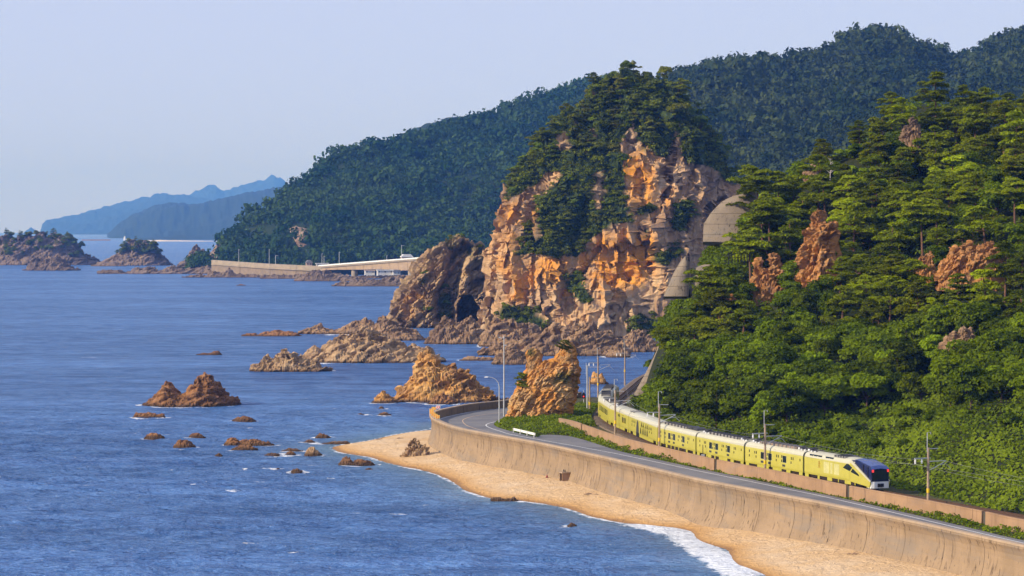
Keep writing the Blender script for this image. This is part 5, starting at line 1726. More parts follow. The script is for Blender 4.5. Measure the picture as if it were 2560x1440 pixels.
# ------------------------------------------------------------------ far forest, one mass each
def crowns(points, R, per, leaf, rng, mat, name, label, origin):
    T = []
    for k in range(12):
        r = np.random.RandomState(900 + k)
        n = per
        nl = 6
        c = r.normal(size=(nl, 3)) * np.array([0.5, 0.5, 0.26])
        j = r.randint(nl, size=n)
        d = r.normal(size=(n, 3))
        d[:, 2] = np.abs(d[:, 2]) * 0.9 - 0.15
        d /= np.linalg.norm(d, axis=1)[:, None]
        C = c[j] + d * 0.58 * (0.8 + 0.3 * r.rand(n))[:, None] * np.array([1, 1, 0.85])
        C[:, 2] += 0.55
        V, F = leaves(C, d + np.array([0, 0, 0.25]), leaf, r, 0.75, 0.35)
        T.append((V, 0.15 * r.normal(size=nl)[j]))
    n = len(points)
    which = rng.randint(12, size=n)
    Vs, Ts = [], []
    big = fbm(points * 0.011, 4)
    tt = 0.42 + 0.17 * rng.normal(size=n) + 1.2 * big
    for k in range(12):
        ii = np.where(which == k)[0]
        if not len(ii): continue
        a = rng.rand(len(ii)) * 6.283
        c, s = np.cos(a), np.sin(a)
        V, tn = T[k]
        X = V[None, :, 0] * c[:, None] - V[None, :, 1] * s[:, None]
        Y = V[None, :, 0] * s[:, None] + V[None, :, 1] * c[:, None]
        r = R[ii][:, None]
        W = np.stack([X * r, Y * r, V[None, :, 2] * r * 1.1], -1) + points[ii][:, None, :]
        Vs.append(W.reshape(-1, 3))
        Ts.append((tt[ii][:, None] + tn[None, :] + 0.13 * rng.normal(size=(len(ii), len(tn)))).ravel())
    V = np.vstack(Vs)
    F = np.arange(len(V)).reshape(-1, 4)
    o = world_obj(name, V, F, mat, origin, False, {'tone': ('FACE', np.clip(np.concatenate(Ts), 0, 1))})
    tag(o, label, 'forest', kind='stuff')

MID_BARE = [np.array(zl(480, 560, 4.414, p)) for p in ([(540, 250), (600, 110), (700, 60), (830, 40), (900, 10), (930, 60), (790, 120), (690, 150), (600, 180)], [(1060, 60), (1150, 20), (1310, 60), (1300, 150), (1270, 240), (1180, 270), (1130, 190)], [(170, 370), (260, 230), (310, 210), (330, 300), (310, 390)], [(470, 190), (500, 190), (510, 260), (480, 260)])]
def plant_far():
    rng = np.random.RandomState(45)
    P = MIDHILL.scatter(60000, rng)
    uv = proj(P)
    m = (uv[:, 0] > 440) & (uv[:, 0] < 1560) & (P[:, 1] < np.interp(uv[:, 0], [470, 1700], [2480, 3250]))
    for po in MID_BARE:
        m &= ~(inside(uv, po) | inside(uv - np.array([0, 9]), po) | inside(uv - np.array([0, 18]), po) | (dist_poly(uv, po, True) < 5))
    P = P[m]
    P = P[thin(P, 6.4)][:6000]
    R = np.clip(rng.lognormal(1.55, 0.42, len(P)), 2.4, 11.0)
    crowns(P, R, 56, 0.2155, rng, M_FOREST, 'forest', 'dark green forest covering the headland hill', (-60, 2250, 5))
    print('mid forest', len(P))
    P = BACKHILL.scatter(60000, rng)
    uv = proj(P)
    m = (uv[:, 0] > 1560) & (uv[:, 0] < 2760) & (uv[:, 1] < 470) & (P[:, 1] < 2420)
    P = P[m]
    P = P[thin(P, 6.4)][:6000]
    R = np.clip(rng.lognormal(1.5, 0.42, len(P)), 2.2, 10.0)
    crowns(P, R, 56, 0.215, rng, M_FOREST2, 'forest', 'dark green forest covering the mountain behind the hill', (260, 1450, 5))
    print('back forest', len(P))
    # bare rock showing through the headland forest
    for po, lb in zip(MID_BARE, ('pale rock face above the far coast road', 'reddish landslip scar on the headland hill', 'tan rock cut at the end of the far seawall', 'small pale rock spot near the far road')):
        a, b = np.meshgrid(np.linspace(0, 0.8, 700), np.linspace(0.0, 0.6, 260), indexing='ij')
        Q = MIDHILL.ev(a.ravel(), b.ravel())
        u = proj(Q)
        ins = inside(u, po)
        F = grid_faces(700, 260)
        F = F[ins[F].all(1)]
        if len(F) < 4: continue
        F = largest_island(F, len(Q))
        use = np.unique(F)
        idx = np.full(len(Q), -1)
        idx[use] = np.arange(len(use))
        W = Q[use]
        W = W + np.array([-0.2, -0.8, 0.4]) * (5.0 * np.clip(dist_poly(u[use], po, True) / 8, 0, 1) + 3.0 * rocky(W, 9, 3))[:, None]
        o = world_obj('bare_cliff', W, up_faces(W, idx[F]), M_FARROCK, W[np.argmin(W[:, 2])], False)
        tag(o, lb, 'rock', 'bare rock on the headland hill')

def plant_details():
    rng = np.random.RandomState(55)
    dm = [dead_variant(k).mesh('bare_tree', M_DEAD) for k in range(2)]
    tm = [dead_variant(k + 5).mesh('bare_tree', M_TWIG) for k in range(2)]
    for x, y, D, m, sc, lb in ((2075, 430, 535, dm[0], 0.9, 'leaning bleached dead tree on the upper left of the hill'),
                              (2135, 545, 500, tm[0], 1.0, 'grey bare-twigged bush above the orange spire'), (2155, 540, 503, tm[1], 0.9, 'grey bare-twigged bush right of its twin above the orange spire'), (2270, 850, 420, dm[1], 0.5, 'small white dead branch among the lower pines')):
        o = link('bare_tree', m, None, at_y(x, y, D) - np.array([0, 0, 2.5]), rng.uniform(0, 6))
        o.scale = (sc, sc, sc)
        tag(o, lb, 'dead tree')
# ================================================================== train
M_GOLD = NT('champagne_gold_paint')
_n = M_GOLD.noise(M_GOLD.pos(), 0.8, 3, 0.5)
M_GOLD = M_GOLD.bsdf(M_GOLD.mix(M_GOLD.ramp(_n, 0.3, 0.7), (0.42, 0.375, 0.060), (0.46, 0.415, 0.075)), 0.30, 0.0, 0.5)
M_CREAM = plain('cream_roof_paint', (0.48, 0.46, 0.34), 0.4, var=0.06)
M_GLASS = plain('train_window_glass', (0.016, 0.026, 0.030), 0.08, 0, 0.6, var=0.3)
M_NAVY = plain('navy_cab_glass', (0.012, 0.016, 0.060), 0.12, 0, 0.6, var=0.2)
M_NAVYROOF = plain('navy_cab_roof', (0.030, 0.060, 0.22), 0.2, 0, 0.6, var=0.2)
M_BLACK = plain('black_rubber', (0.012, 0.011, 0.012), 0.6)
M_BOGIE = plain('dark_underframe', (0.030, 0.018, 0.014), 0.7)
M_GREYROOF = plain('grey_roof_gear', (0.20, 0.19, 0.185), 0.7, var=0.3, scale=1.2)
M_BROWNROOF = plain('brown_roof_gear', (0.235, 0.175, 0.135), 0.8, var=0.3, scale=1.2)
M_DARKROOF = plain('dark_roof_gear', (0.045, 0.045, 0.05), 0.6, var=0.3)
M_WHITE = plain('white_paint', (0.78, 0.78, 0.74), 0.4, var=0.05)
M_EMBLEM = plain('gold_emblem', (0.42, 0.25, 0.03), 0.4, 0.3)
M_PALEPANEL = plain('pale_gold_panel', (0.55, 0.52, 0.22), 0.3, 0.1)
M_RED = plain('lit_red_lamp', (0.6, 0.02, 0.02), 0.3, emit=(1.0, 0.06, 0.05), estr=0.9)
M_STEEL = plain('galvanised_steel', (0.52, 0.53, 0.54), 0.5, 0.4, var=0.1)
M_PORC = plain('white_porcelain', (0.82, 0.82, 0.82), 0.25)
M_POLE = plain('tan_concrete_pole', (0.36, 0.265, 0.185), 0.9, var=0.2)
M_YEL = plain('yellow_band', (0.75, 0.50, 0.02), 0.6)
M_CABLE = plain('cable_metal', (0.28, 0.28, 0.27), 0.5, 0.3)

def side_poly(name, poly, coach, mat, y0=1.452, y1=1.468):
    """flat piece on the seaward side; poly is (x, z) in metres along and above the rail"""
    m = MB().prism(poly, y0, y1)
    return m.build(name, mat, coach)

def rect(x0, x1, z0, z1):
    return [(x0, z0), (x1, z0), (x1, z1), (x0, z1)]

def arch(x0, x1, z0, z1, n=7):
    c, r = (x0 + x1) / 2, (x1 - x0) / 2
    return [(x0, z0), (x1, z0)] + [(c + r * math.cos(a), z1 - 2.2 * r * (1 - math.sin(a))) for a in np.linspace(0, math.pi, n)]

def extrude_x(prof, x0, x1, bev=0.06):
    """closed (y, z) section extruded along x with softened ends"""
    n = len(prof)
    cy, cz = 0.0, sum(z for _, z in prof) / n
    rings = [(x0, 0.965), (x0 + bev, 1.0), (x1 - bev, 1.0), (x1, 0.965)]
    V = [(x, cy + (y - cy) * k, cz + (z - cz) * k) for x, k in rings for y, z in prof]
    F = [(r * n + i, r * n + (i + 1) % n, (r + 1) * n + (i + 1) % n, (r + 1) * n + i) for r in range(3) for i in range(n)]
    F += [tuple(range(n - 1, -1, -1)), tuple(range(3 * n, 4 * n))]
    return V, F

BODY = [(-1.40, 0.78), (-1.45, 1.05), (-1.45, 2.92), (-1.43, 3.05), (1.43, 3.05), (1.45, 2.92), (1.45, 1.05), (1.40, 0.78)]
ROOF = [(-1.435, 3.06), (-1.38, 3.30), (-1.22, 3.52), (-0.92, 3.70), (-0.45, 3.80), (0.45, 3.80), (0.92, 3.70), (1.22, 3.52), (1.38, 3.30), (1.435, 3.06)]

def coach_shell(root, loc, rz, L, x0=0.22):
    V, F = extrude_x(BODY, x0, L - 0.22)
    c = MB().add(V, F).build('coach', M_GOLD, root, loc, rz)
    V, F = extrude_x(ROOF, x0 + 0.03, L - 0.25)
    MB().add(V, F).build('roof', M_CREAM, c)
    MB().box(L - 0.24, L + 0.24, -1.15, 1.15, 0.85, 3.45).build('gangway', M_BLACK, c)
    bog = [2.6, L - 2.6]
    for xb in bog:
        m = MB().box(xb - 1.25, xb + 1.25, -1.12, 1.12, 0.42, 0.76)
        for dx in (-0.95, 0.95):
            for sy in (-1, 1):
                V2 = [(xb + dx + 0.43 * math.cos(a), sy * yy, 0.43 + 0.43 * math.sin(a)) for yy in (0.50, 0.66) for a in np.linspace(0, 2 * math.pi, 14, endpoint=False)]
                m.add(V2, [(i, (i + 1) % 14, 14 + (i + 1) % 14, 14 + i) for i in range(14)] + [tuple(range(13, -1, -1)), tuple(range(14, 28))])
        m.build('bogie', M_BOGIE, c)
    return c

def skirts(c, L, gaps):
    """gold skirt panels below the floor, with dark equipment seen through the gaps"""
    gaps = sorted(gaps)
    x = 0.35
    for a, b in gaps + [(L - 0.35, L)]:
        if a - x > 0.15:
            MB().box(x, a, 1.28, 1.395, 0.34, 0.775).build('skirt_panel', M_GOLD, c)
            MB().box(x, a, -1.395, -1.28, 0.34, 0.775).build('skirt_panel', M_GOLD, c)
        x = b
    for a, b in gaps:
        if not (1.0 < a < 1.8 or L - 4.2 < a < L - 3.2):
            MB().box(a + 0.04, b - 0.04, 1.0, 1.33, 0.38, 0.75).build('equipment_box', M_BOGIE, c)

def suite_windows(c, L):
    f = lambda q: L * (1 - (q - 320) / 1040.0)
    U, Lo = (2.28, 2.66), (1.72, 2.06)
    for q in (513, 541, 703, 735, 900, 930, 1155, 1185):
        side_poly('window', rect(f(q) - 0.11, f(q) + 0.11, *U), c, M_GLASS)
    for q in (413, 535, 695, 730, 893, 1150):
        side_poly('window', rect(f(q) - 0.11, f(q) + 0.11, *Lo), c, M_GLASS)
    side_poly('window', rect(f(413) - 0.11, f(413) + 0.11, 2.34, 2.72), c, M_GLASS)
    side_poly('window', rect(f(990) - 0.11, f(990) + 0.11, 2.32, 2.70), c, M_GLASS)
    side_poly('window', rect(f(988) - 0.11, f(988) + 0.11, 1.72, 2.10), c, M_GLASS)
    side_poly('window', rect(f(1303) - 0.11, f(1303) + 0.11, 2.28, 2.62), c, M_GLASS)
    for q in (650, 783, 1037):
        side_poly('window_frame', rect(f(q) - 0.60, f(q) + 0.60, 1.66, 2.70), c, M_PALEPANEL, 1.4505, 1.456)
        side_poly('window', rect(f(q) - 0.52, f(q) + 0.52, 1.72, 2.66), c, M_GLASS, 1.457, 1.470)
    for q in (645, 775, 1025):
        side_poly('vent', rect(f(q) - 0.42, f(q) + 0.42, 1.16, 1.46), c, M_DARKROOF)

def roof_gear(c, L, mat, x0, x1, ribs=9):
    g = MB().box(x0, x1, -0.78, 0.78, 3.74, 4.02).build('roof_unit', mat, c)
    for k in range(ribs):
        x = x0 + (x1 - x0) * (k + 0.5) / ribs
        MB().box(x - 0.16, x + 0.16, -0.86, 0.86, 3.70, 4.09).build('roof_rib', M_GREYROOF if mat is M_BROWNROOF else M_DARKROOF, c)

def pantograph(c, x):
    m = MB()
    for sy in (-0.5, 0.5):
        m.tube([(x - 0.9, sy, 3.92), (x + 0.7, sy * 0.8, 4.18), (x - 0.6, sy * 0.7, 4.40)], 0.035, 6)
    m.tube([(x - 0.6, -0.85, 4.38), (x - 0.6, -0.6, 4.42), (x - 0.6, 0.6, 4.42), (x - 0.6, 0.85, 4.38)], 0.04, 6)
    m.box(x - 1.0, x + 0.9, -0.55, -0.45, 3.82, 3.92).box(x - 1.0, x + 0.9, 0.45, 0.55, 3.82, 3.92)
    m.build('pantograph', M_DARKROOF, c)
    for k, (dx, sy) in enumerate(((-0.8, 0.75), (0.1, 0.8), (0.9, 0.72), (1.4, 0.5))):
        MB().lathe([(0.10, 0), (0.15, 0.05), (0.08, 0.10), (0.15, 0.16), (0.06, 0.24)], 8, (x + dx, sy, 3.66 + 0.1 * (sy < 0.74))).build('insulator', M_PORC, c)
    MB().box(x + 1.2, x + 2.1, -0.7, 0.1, 3.78, 4.10).build('roof_box', M_DARKROOF, c)

def build_train():
    s_n = TRACK.near(TRAIN_SIDE.at(TRAIN_SIDE.near(at_z(2178, 1221, 6.35)), 1.45))
    js = [s_n] + [TRACK.near(TRAIN_SIDE.at(TRAIN_SIDE.near(at_z(x, y, 6.35)), 1.45)) for x, y in [(2008, 1190), (1860, 1163), (1738, 1136.5), (1642, 1112), (1571, 1081)]]
    for _ in range(4):
        js.append(js[-1] + 18.6)
    print('coach lengths', np.diff(js))
    p0 = TRACK.at(s_n)
    root = empty('train', (p0[0], p0[1], Z_RAIL), 0, 'long yellow-gold passenger train with dark glass end, curving along the coast', 'train')
    for i in range(len(js) - 1):
        a, b = TRACK.at(js[i]), TRACK.at(js[i + 1])
        d = b - a
        L = float(np.linalg.norm(d))
        rz = math.atan2(d[1], d[0])
        loc = (a[0] - p0[0], a[1] - p0[1], 0.0)
        if i == 0:
            c = coach_shell(root, loc, rz, L, 5.3)
            end_car(c, L)
            continue
        c = coach_shell(root, loc, rz, L)
        bo = [(1.35, 3.85), (L - 3.85, L - 1.35)]
        if i in (1, 2, 3):
            suite_windows(c, L)
            skirts(c, L, bo + ([(5.0, 6.4), (9.0, 10.2)] if i == 1 else [(L - 7.0, L - 5.8), (L - 8.7, L - 7.4), (5.0, 6.2)] if i == 2 else [(L - 6.2, L - 4.6), (L - 8.0, L - 6.5), (L - 9.8, L - 8.3), (L - 11.6, L - 10.1), (4.6, 6.4)]))
            if i < 3:
                roof_gear(c, L, M_BROWNROOF if i == 1 else M_GREYROOF, 3.2, L - 3.6)
                pantograph(c, 1.6)
                pantograph(c, L - 2.4)
            else:
                roof_gear(c, L, M_GREYROOF, 6.2, L - 1.2, 7)
                for x in (2.4, 5.0):
                    m = MB()
                    m.prism([(x - 1.3, 3.78), (x + 1.3, 3.78), (x + 0.9, 4.10), (x, 4.24), (x - 0.9, 4.10)], -0.7, 0.7)
                    m.build('roof_cowl', M_DARKROOF, c)
        elif i == 4:
            f = lambda q: L * (1 - (q - 785) / 580.0)
            side_poly('door', arch(f(975) - 1.25, f(975) + 1.25, 0.98, 3.0), c, M_DARKROOF)
            for q in (1040, 1087, 1127, 1168):
                side_poly('window', arch(f(q) - 0.46, f(q) + 0.46, 1.02, 2.05), c, M_GLASS)
            for q in (1055, 1090, 1145, 1180):
                side_poly('window', arch(f(q) - 0.30, f(q) + 0.30, 2.45, 2.88), c, M_GLASS)
            for k, q in enumerate((1046, 1064, 1081, 1098, 1117, 1136, 1155, 1175, 1194)):
                side_poly('window', rect(f(q) - 0.09, f(q) + 0.09, 2.08 - 0.02 * (k % 2), 2.34), c, M_GLASS)
            for q, z in ((860, 1.7), (908, 1.7), (862, 2.3), (884, 2.3), (905, 2.3), (925, 2.3), (1212, 1.65), (1255, 1.65), (1215, 2.2), (1235, 2.2), (1253, 2.2)):
                side_poly('window', arch(f(q) - 0.16, f(q) + 0.16, z, z + 0.46), c, M_GLASS)
            skirts(c, L, bo)
        elif i == 5:
            for x, z0, z1, w in ((9.3, 2.35, 2.75, 0.3), (8.2, 2.35, 2.75, 0.3), (5.4, 1.6, 2.5, 0.42), (4.2, 1.6, 2.5, 0.42), (3.0, 1.6, 2.5, 0.42), (5.0, 2.7, 2.85, 0.25)):
                side_poly('window', rect(x - w, x + w, z0, z1), c, M_GLASS)
            skirts(c, L, bo)
            pantograph(c, L - 4)
        else:
            for x in np.arange(3.0, L - 2, 2.4):
                side_poly('window', rect(x - 0.6, x + 0.6, 1.7, 2.6), c, M_GLASS)
            skirts(c, L, bo)
            roof_gear(c, L, M_GREYROOF, 3.0, L - 3.0, 8)
        if i in (4, 5):
            for x in (1.0, L - 1.2):
                m = MB()
                for y in (-0.9, -0.3, 0.3, 0.9):
                    m.tube([(x - 0.7, y, 3.74), (x + 0.7, y * 0.9, 3.86)], 0.04, 5)
                m.box(x - 0.5, x + 0.5, -0.9, 0.9, 3.74, 3.84)
                m.build('roof_grille', M_GREYROOF, c)
    return root

def end_car(c, L):
    # nose side panels, cut on a slant
    side = [(0.30, 0.45), (5.4, 0.78), (5.4, 3.05), (5.15, 3.30), (0.12, 1.22), (0.06, 0.95)]
    for y0, y1 in ((1.30, 1.45), (-1.45, -1.30)):
        MB().prism(side, y0, y1).build('nose_panel', M_GOLD, c)
    # white slanted frame along the cut
    for y0, y1 in ((1.335, 1.475), (-1.475, -1.335)):
        MB().prism([(5.35, 3.34), (5.05, 3.58), (4.92, 3.58), (0.02, 1.26), (0.02, 1.12), (0.22, 1.16)], y0, y1).build('slanted_frame', M_CREAM, c)
    # roof run-down behind the cab
    V, F = extrude_x([(y * 0.99, z - 0.01) for y, z in ROOF], 4.3, 5.33)
    MB().add(V, F).build('nose_roof', M_CREAM, c)
    # glass cab: faceted box with sloping roof
    P = [(0.02, 1.26, 1.18), (0.0, 1.30, 2.72), (0.45, 1.18, 3.10), (3.6, 1.26, 3.66), (5.2, 1.30, 3.6), (5.2, 1.30, 1.0), (0.6, 1.28, 1.0)]
    n = len(P)
    V = [p for p in P] + [(x, -y, z) for x, y, z in P]
    F = [tuple(range(n - 1, -1, -1)), tuple(range(n, 2 * n))] + [(i, (i + 1) % n, n + (i + 1) % n, n + i) for i in range(n)]
    MB().add(V, F).build('glass_cab', M_NAVY, c)
    R = [(-0.04, 1.33, 2.74), (0.42, 1.22, 3.13), (3.55, 1.29, 3.70), (4.4, 1.31, 3.72)]
    V = [p for p in R] + [(x, 0.0, z + 0.14) for x, y, z in R] + [(x, -y, z) for x, y, z in R]
    F = [(i + 4 * k, i + 1 + 4 * k, i + 5 + 4 * k, i + 4 + 4 * k) for k in (0, 1) for i in range(3)]
    W = [(x, y, z - 0.07) for x, y, z in V]
    m = MB().add(V + W, F + [tuple(12 + q for q in f[::-1]) for f in F])
    m.build('cab_roof', M_NAVYROOF, c)
    for y0, y1 in ((1.31, 1.345), (-1.345, -1.31)):
        for x in (0.9, 2.1):
            MB().box(x - 0.06, x + 0.06, y0, y1, 1.3 + 0.43 * x, 2.95 + 0.15 * x).build('cab_mullion', M_BLACK, c)
    MB().box(-0.06, 0.02, -1.12, 1.12, 1.42, 2.62).build('rear_window', M_GLASS, c)
    for y in (-1.12, 1.12):
        MB().box(-0.10, -0.02, y - 0.13, y + 0.13, 2.40, 2.72).build('tail_lamp', M_RED, c)
    # white bumper and coupler
    m = MB().prism_z([(0.75, -1.40), (0.08, -1.30), (-0.06, -0.9), (-0.06, 0.9), (0.08, 1.30), (0.75, 1.40)], 0.30, 1.16)
    m.build('bumper', M_WHITE, c)
    MB().box(-0.22, -0.055, -0.42, 0.42, 0.48, 0.92).box(-0.34, -0.20, -0.16, 0.16, 0.58, 0.84).build('coupler', M_BLACK, c)
    # slanted side windows
    for y0, y1 in ((1.452, 1.468), (-1.468, -1.452)):
        MB().prism([(7.2, 2.42), (6.2, 3.02), (5.72, 3.02), (4.75, 2.62), (5.4, 2.1)], y0, y1).build('window', M_GLASS, c)
        MB().prism([(5.15, 2.02), (4.6, 2.52), (3.05, 1.86), (2.9, 1.62)], y0, y1).build('window', M_GLASS, c)
    V = [(4.1, 1.18, 3.56), (5.2, 1.28, 3.47), (5.2, 1.06, 3.67), (4.3, 1.02, 3.70)]
    side_poly('panel_stripe', rect(8.2, 9.6, 1.3, 2.75), c, M_PALEPANEL, 1.4505, 1.456)
    side_poly('panel_stripe', rect(10.0, 10.6, 1.3, 2.8), c, M_PALEPANEL, 1.4505, 1.456)
    side_poly('panel_stripe', rect(10.9, 12.4, 1.3, 2.8), c, M_PALEPANEL, 1.4505, 1.456)
    # gold crest
    m = MB()
    for z0, z1, w in ((2.40, 2.46, 0.30), (2.60, 2.66, 0.22), (2.06, 2.11, 0.26), (1.86, 1.91, 0.34)):
        m.prism(rect(13.6 - w, 13.6 + w, z0, z1), 1.452, 1.462)
    for dx in (-0.24, -0.02, 0.20):
        m.prism([(13.6 + dx, 1.86), (13.6 + dx + 0.07, 1.86), (13.6 + dx * 0.4 + 0.07, 2.80), (13.6 + dx * 0.4, 2.80)], 1.4525, 1.463)
    m.build('emblem', M_EMBLEM, c)
    for k in range(3):
        MB().prism([(L - 2.6 - 1.15 * k, 3.30), (L - 1.65 - 1.15 * k, 3.30), (L - 1.65 - 1.15 * k, 3.52), (L - 2.6 - 1.15 * k, 3.52)], 1.20, 1.385).build('roof_window', M_GLASS, c)
    for k in range(2):
        MB().box(L - 7.0 - 1.1 * k, L - 6.05 - 1.1 * k, 1.20, 1.385, 3.30, 3.52).build('roof_window', M_GLASS, c)
    MB().box(7.2, 10.2, -1.1, 1.1, 3.60, 3.86).build('roof_unit', M_GREYROOF, c)
    for k in range(4):
        MB().box(7.5 + 0.7 * k, 7.75 + 0.7 * k, -1.14, 1.14, 3.62, 3.92).build('roof_rib', M_DARKROOF, c)
    skirts(c, L, [(1.1, 4.0), (4.2, 5.2), (6.8, 8.4), (8.6, 10.2), (L - 6.5, L - 4.4), (L - 3.85, L - 1.35)])
    pantograph(c, L - 1.2)

# ================================================================== line-side and roadside things
def line_pole(loc, rz, h, label, arms=True, bracket=True, band=True, side=1):
    """concrete mast with bracket, cross-arm, insulators and a cantilever over the track (local +x)"""
    e = empty('catenary_pole', loc, rz, label, 'pole', 'poles along the railway')
    MB().lathe([(0.19, -1.2), (0.18, 0.5), (0.14, h)], 12).build('pole', M_POLE, e, smooth=False)
    if band:
        MB().lathe([(0.195, h * 0.26), (0.195, h * 0.26 + 0.55)], 12).build('warning_band', M_YEL, e)
    if bracket:
        MB().tube([(-0.16, 0, h - 0.5), (-0.16, 0, h + 1.9), (0.35, 0, h + 1.9), (0.35, 0, h + 1.65)], 0.05, 6).build('top_bracket', M_STEEL, e)
    MB().tube([(0, 0, h - 0.12), (1.45, 0, h - 0.16)], 0.05, 6).build('upper_arm', M_STEEL, e)
    if arms:
        MB().box(-2.0, 0.35, -0.05, 0.05, h - 1.35, h - 1.23).build('cross_arm', M_STEEL, e)
        for x in (-1.9, -0.95):
            MB().lathe([(0.02, h - 1.95), (0.13, h - 1.92), (0.05, h - 1.80), (0.17, h - 1.74), (0.05, h - 1.62), (0.12, h - 1.56), (0.03, h - 1.36)], 10, (x, 0, 0)).build('insulator', M_PORC, e)
        MB().tube([(0.15, 0, h - 1.75), (2.6, 0, h - 1.70)], 0.045, 6).tube([(0.15, 0, h - 2.85), (2.6, 0, h - 1.75)], 0.045, 6).tube([(1.7, 0, h - 2.2), (2.6, 0, h - 2.1), (3.3, 0, h - 2.75)], 0.035, 6).build('cantilever', M_STEEL, e)
    return e

def build_poles():
    pts = []
    for px, h, lb in ((2319, 7.6, 'railway mast nearest the camera, right of the train\'s glass end'), (1912, 7.6, 'railway mast in front of the third coach joint, centre right'), (1648, 7.8, 'railway mast in front of the train beside the arched-window coach'), (1538, 7.6, 'railway mast at the bend in front of the train\'s tail')):
        s = TRACK.find_px(px, -2.15, 7.0, 0, TRACK.near((17, 500)))
        q, t = TRACK.at(s, -2.15), TRACK.tan(s)
        rz = math.atan2(-t[0], t[1])
        e = line_pole((q[0], q[1], 5.2), rz, h, lb)
        pts.append((q, rz, h))
    for (px, py, h, lb, br) in ((1474, 1036, 7.2, 'plain railway mast with yellow band left of the train\'s tail', False), (1495, 988, 8.2, 'dark railway mast rising against the bay', True), (1562, 950, 7.6, 'farthest railway mast standing against the bay', True)):
        q = at_z(px, py, 5.0)
        line_pole((q[0], q[1], 4.9), 0.15, h, lb, arms=br, bracket=br)
    q = at_z(1468, 1032, 5.0)
    e = empty('utility_pole', (q[0], q[1], 4.9), 0.1, 'grey steel pole with one arm just left of the plain mast', 'pole')
    MB().lathe([(0.16, -1), (0.11, 9.2)], 10).build('pole', M_STEEL, e)
    MB().tube([(0, 0, 8.8), (2.6, 0, 8.8)], 0.05, 6).build('arm', M_STEEL, e)
    MB().tube([(-0.2, 0, 7.2), (-0.2, 0, 9.6)], 0.05, 6).build('riser', M_STEEL, e)
    q = at_z(1433, 1036, 5.0)
    e = empty('utility_pole', (q[0], q[1], 4.9), 0.1, 'slim brown pole with three cross-arms beside the roadside crag', 'pole')
    MB().lathe([(0.14, -1), (0.10, 7.4)], 10).build('pole', M_POLE, e)
    for z in (5.8, 4.7, 3.7):
        MB().box(-0.9, 0.9, -0.05, 0.05, z, z + 0.1).build('cross_arm', M_STEEL, e)
        for x in (-0.8, 0.8):
            MB().lathe([(0.05, z + 0.1), (0.1, z + 0.16), (0.04, z + 0.26)], 8, (x, 0, 0)).build('insulator', M_PORC, e)
    # railway signal showing red
    q = at_z(1459, 1020, 5.0)
    e = empty('railway_signal', (q[0], q[1], 4.9), 0, 'black railway signal showing a red light beside the roadside crag', 'signal')
    MB().lathe([(0.07, -1), (0.06, 3.6)], 8).build('post', M_STEEL, e)
    n = 18
    oval = [(0.36 * math.cos(a), 2.55 + 0.62 * math.sin(a)) for a in np.linspace(0, 2 * math.pi, n, endpoint=False)]
    MB().prism(oval, -0.10, 0.02).build('head', M_BLACK, e)
    disc = [(0.15 * math.cos(a), 2.36 + 0.15 * math.sin(a)) for a in np.linspace(0, 2 * math.pi, 12, endpoint=False)]
    MB().prism(disc, -0.14, -0.105).build('red_lens', M_RED, e)
    MB().box(-0.19, 0.19, -0.34, -0.105, 2.53, 2.56).build('hood', M_BLACK, e)
    MB().box(-0.28, 0.22, -0.3, 0.2, -0.2, 1.1).build('relay_box', M_WHITE, e)
    # small line-side post by the wall, in front of the second coach joint
    s = TRACK.find_px(1757, -2.0, 6.5, 0, TRACK.near((17, 480)))
    q = TRACK.at(s, -2.0)
    e = empty('marker_post', (q[0], q[1], 5.3), 0, 'thin dark marker post in front of the yellow train', 'post')
    MB().lathe([(0.06, 0), (0.05, 2.9)], 8).build('post', M_BOGIE, e)
    MB().box(-0.25, 0.25, -0.1, 0.1, 0.9, 1.5).build('box', M_STEEL, e)
    # overhead wires, mast to mast
    A = [(TRACK.at(max(0.5, TRACK.near(pts[0][0]) - 45), 0.4), None, 7.6)] + [(q + np.array([math.cos(r), math.sin(r)]) * 2.5, r, h) for q, r, h in pts] + [(TRACK.at(TRACK.near((21, 530)), 0.3), None, 7.6)]
    for (lb, dz, sag, dx) in (('upper overhead wire sagging between the railway masts', -1.75, 0.7, 0.0), ('contact wire stretched level above the train', -2.75, 0.1, 0.0)):
        m = MB()
        for (a, ra, ha), (b, rb, hb) in zip(A[:-1], A[1:]):
            P = []
            for t in np.linspace(0, 1, 13):
                q = np.asarray(a) * (1 - t) + np.asarray(b) * t
                P.append((q[0], q[1], 5.2 + 7.6 + dz - sag * 4 * t * (1 - t)))
            m.tube(P, 0.012, 4)
        o = m.build('overhead_wire', M_CABLE)
        tag(o, lb, 'wire')
    m = MB()
    B = [(q + np.array([math.cos(r), math.sin(r)]) * -1.9, h) for q, r, h in pts]
    B = [(B[0][0] + np.array([18, -40]), 7.6)] + B
    for (a, ha), (b, hb) in zip(B[:-1], B[1:]):
        m.tube([(*(a * (1 - t) + b * t), 5.2 + 7.6 - 2.0 - 2.6 * t * (1 - t)) for t in np.linspace(0, 1, 12)], 0.011, 4)
    tag(m.build('feeder_wire', M_CABLE), 'feeder wire hung from the seaward insulators of the masts', 'wire')

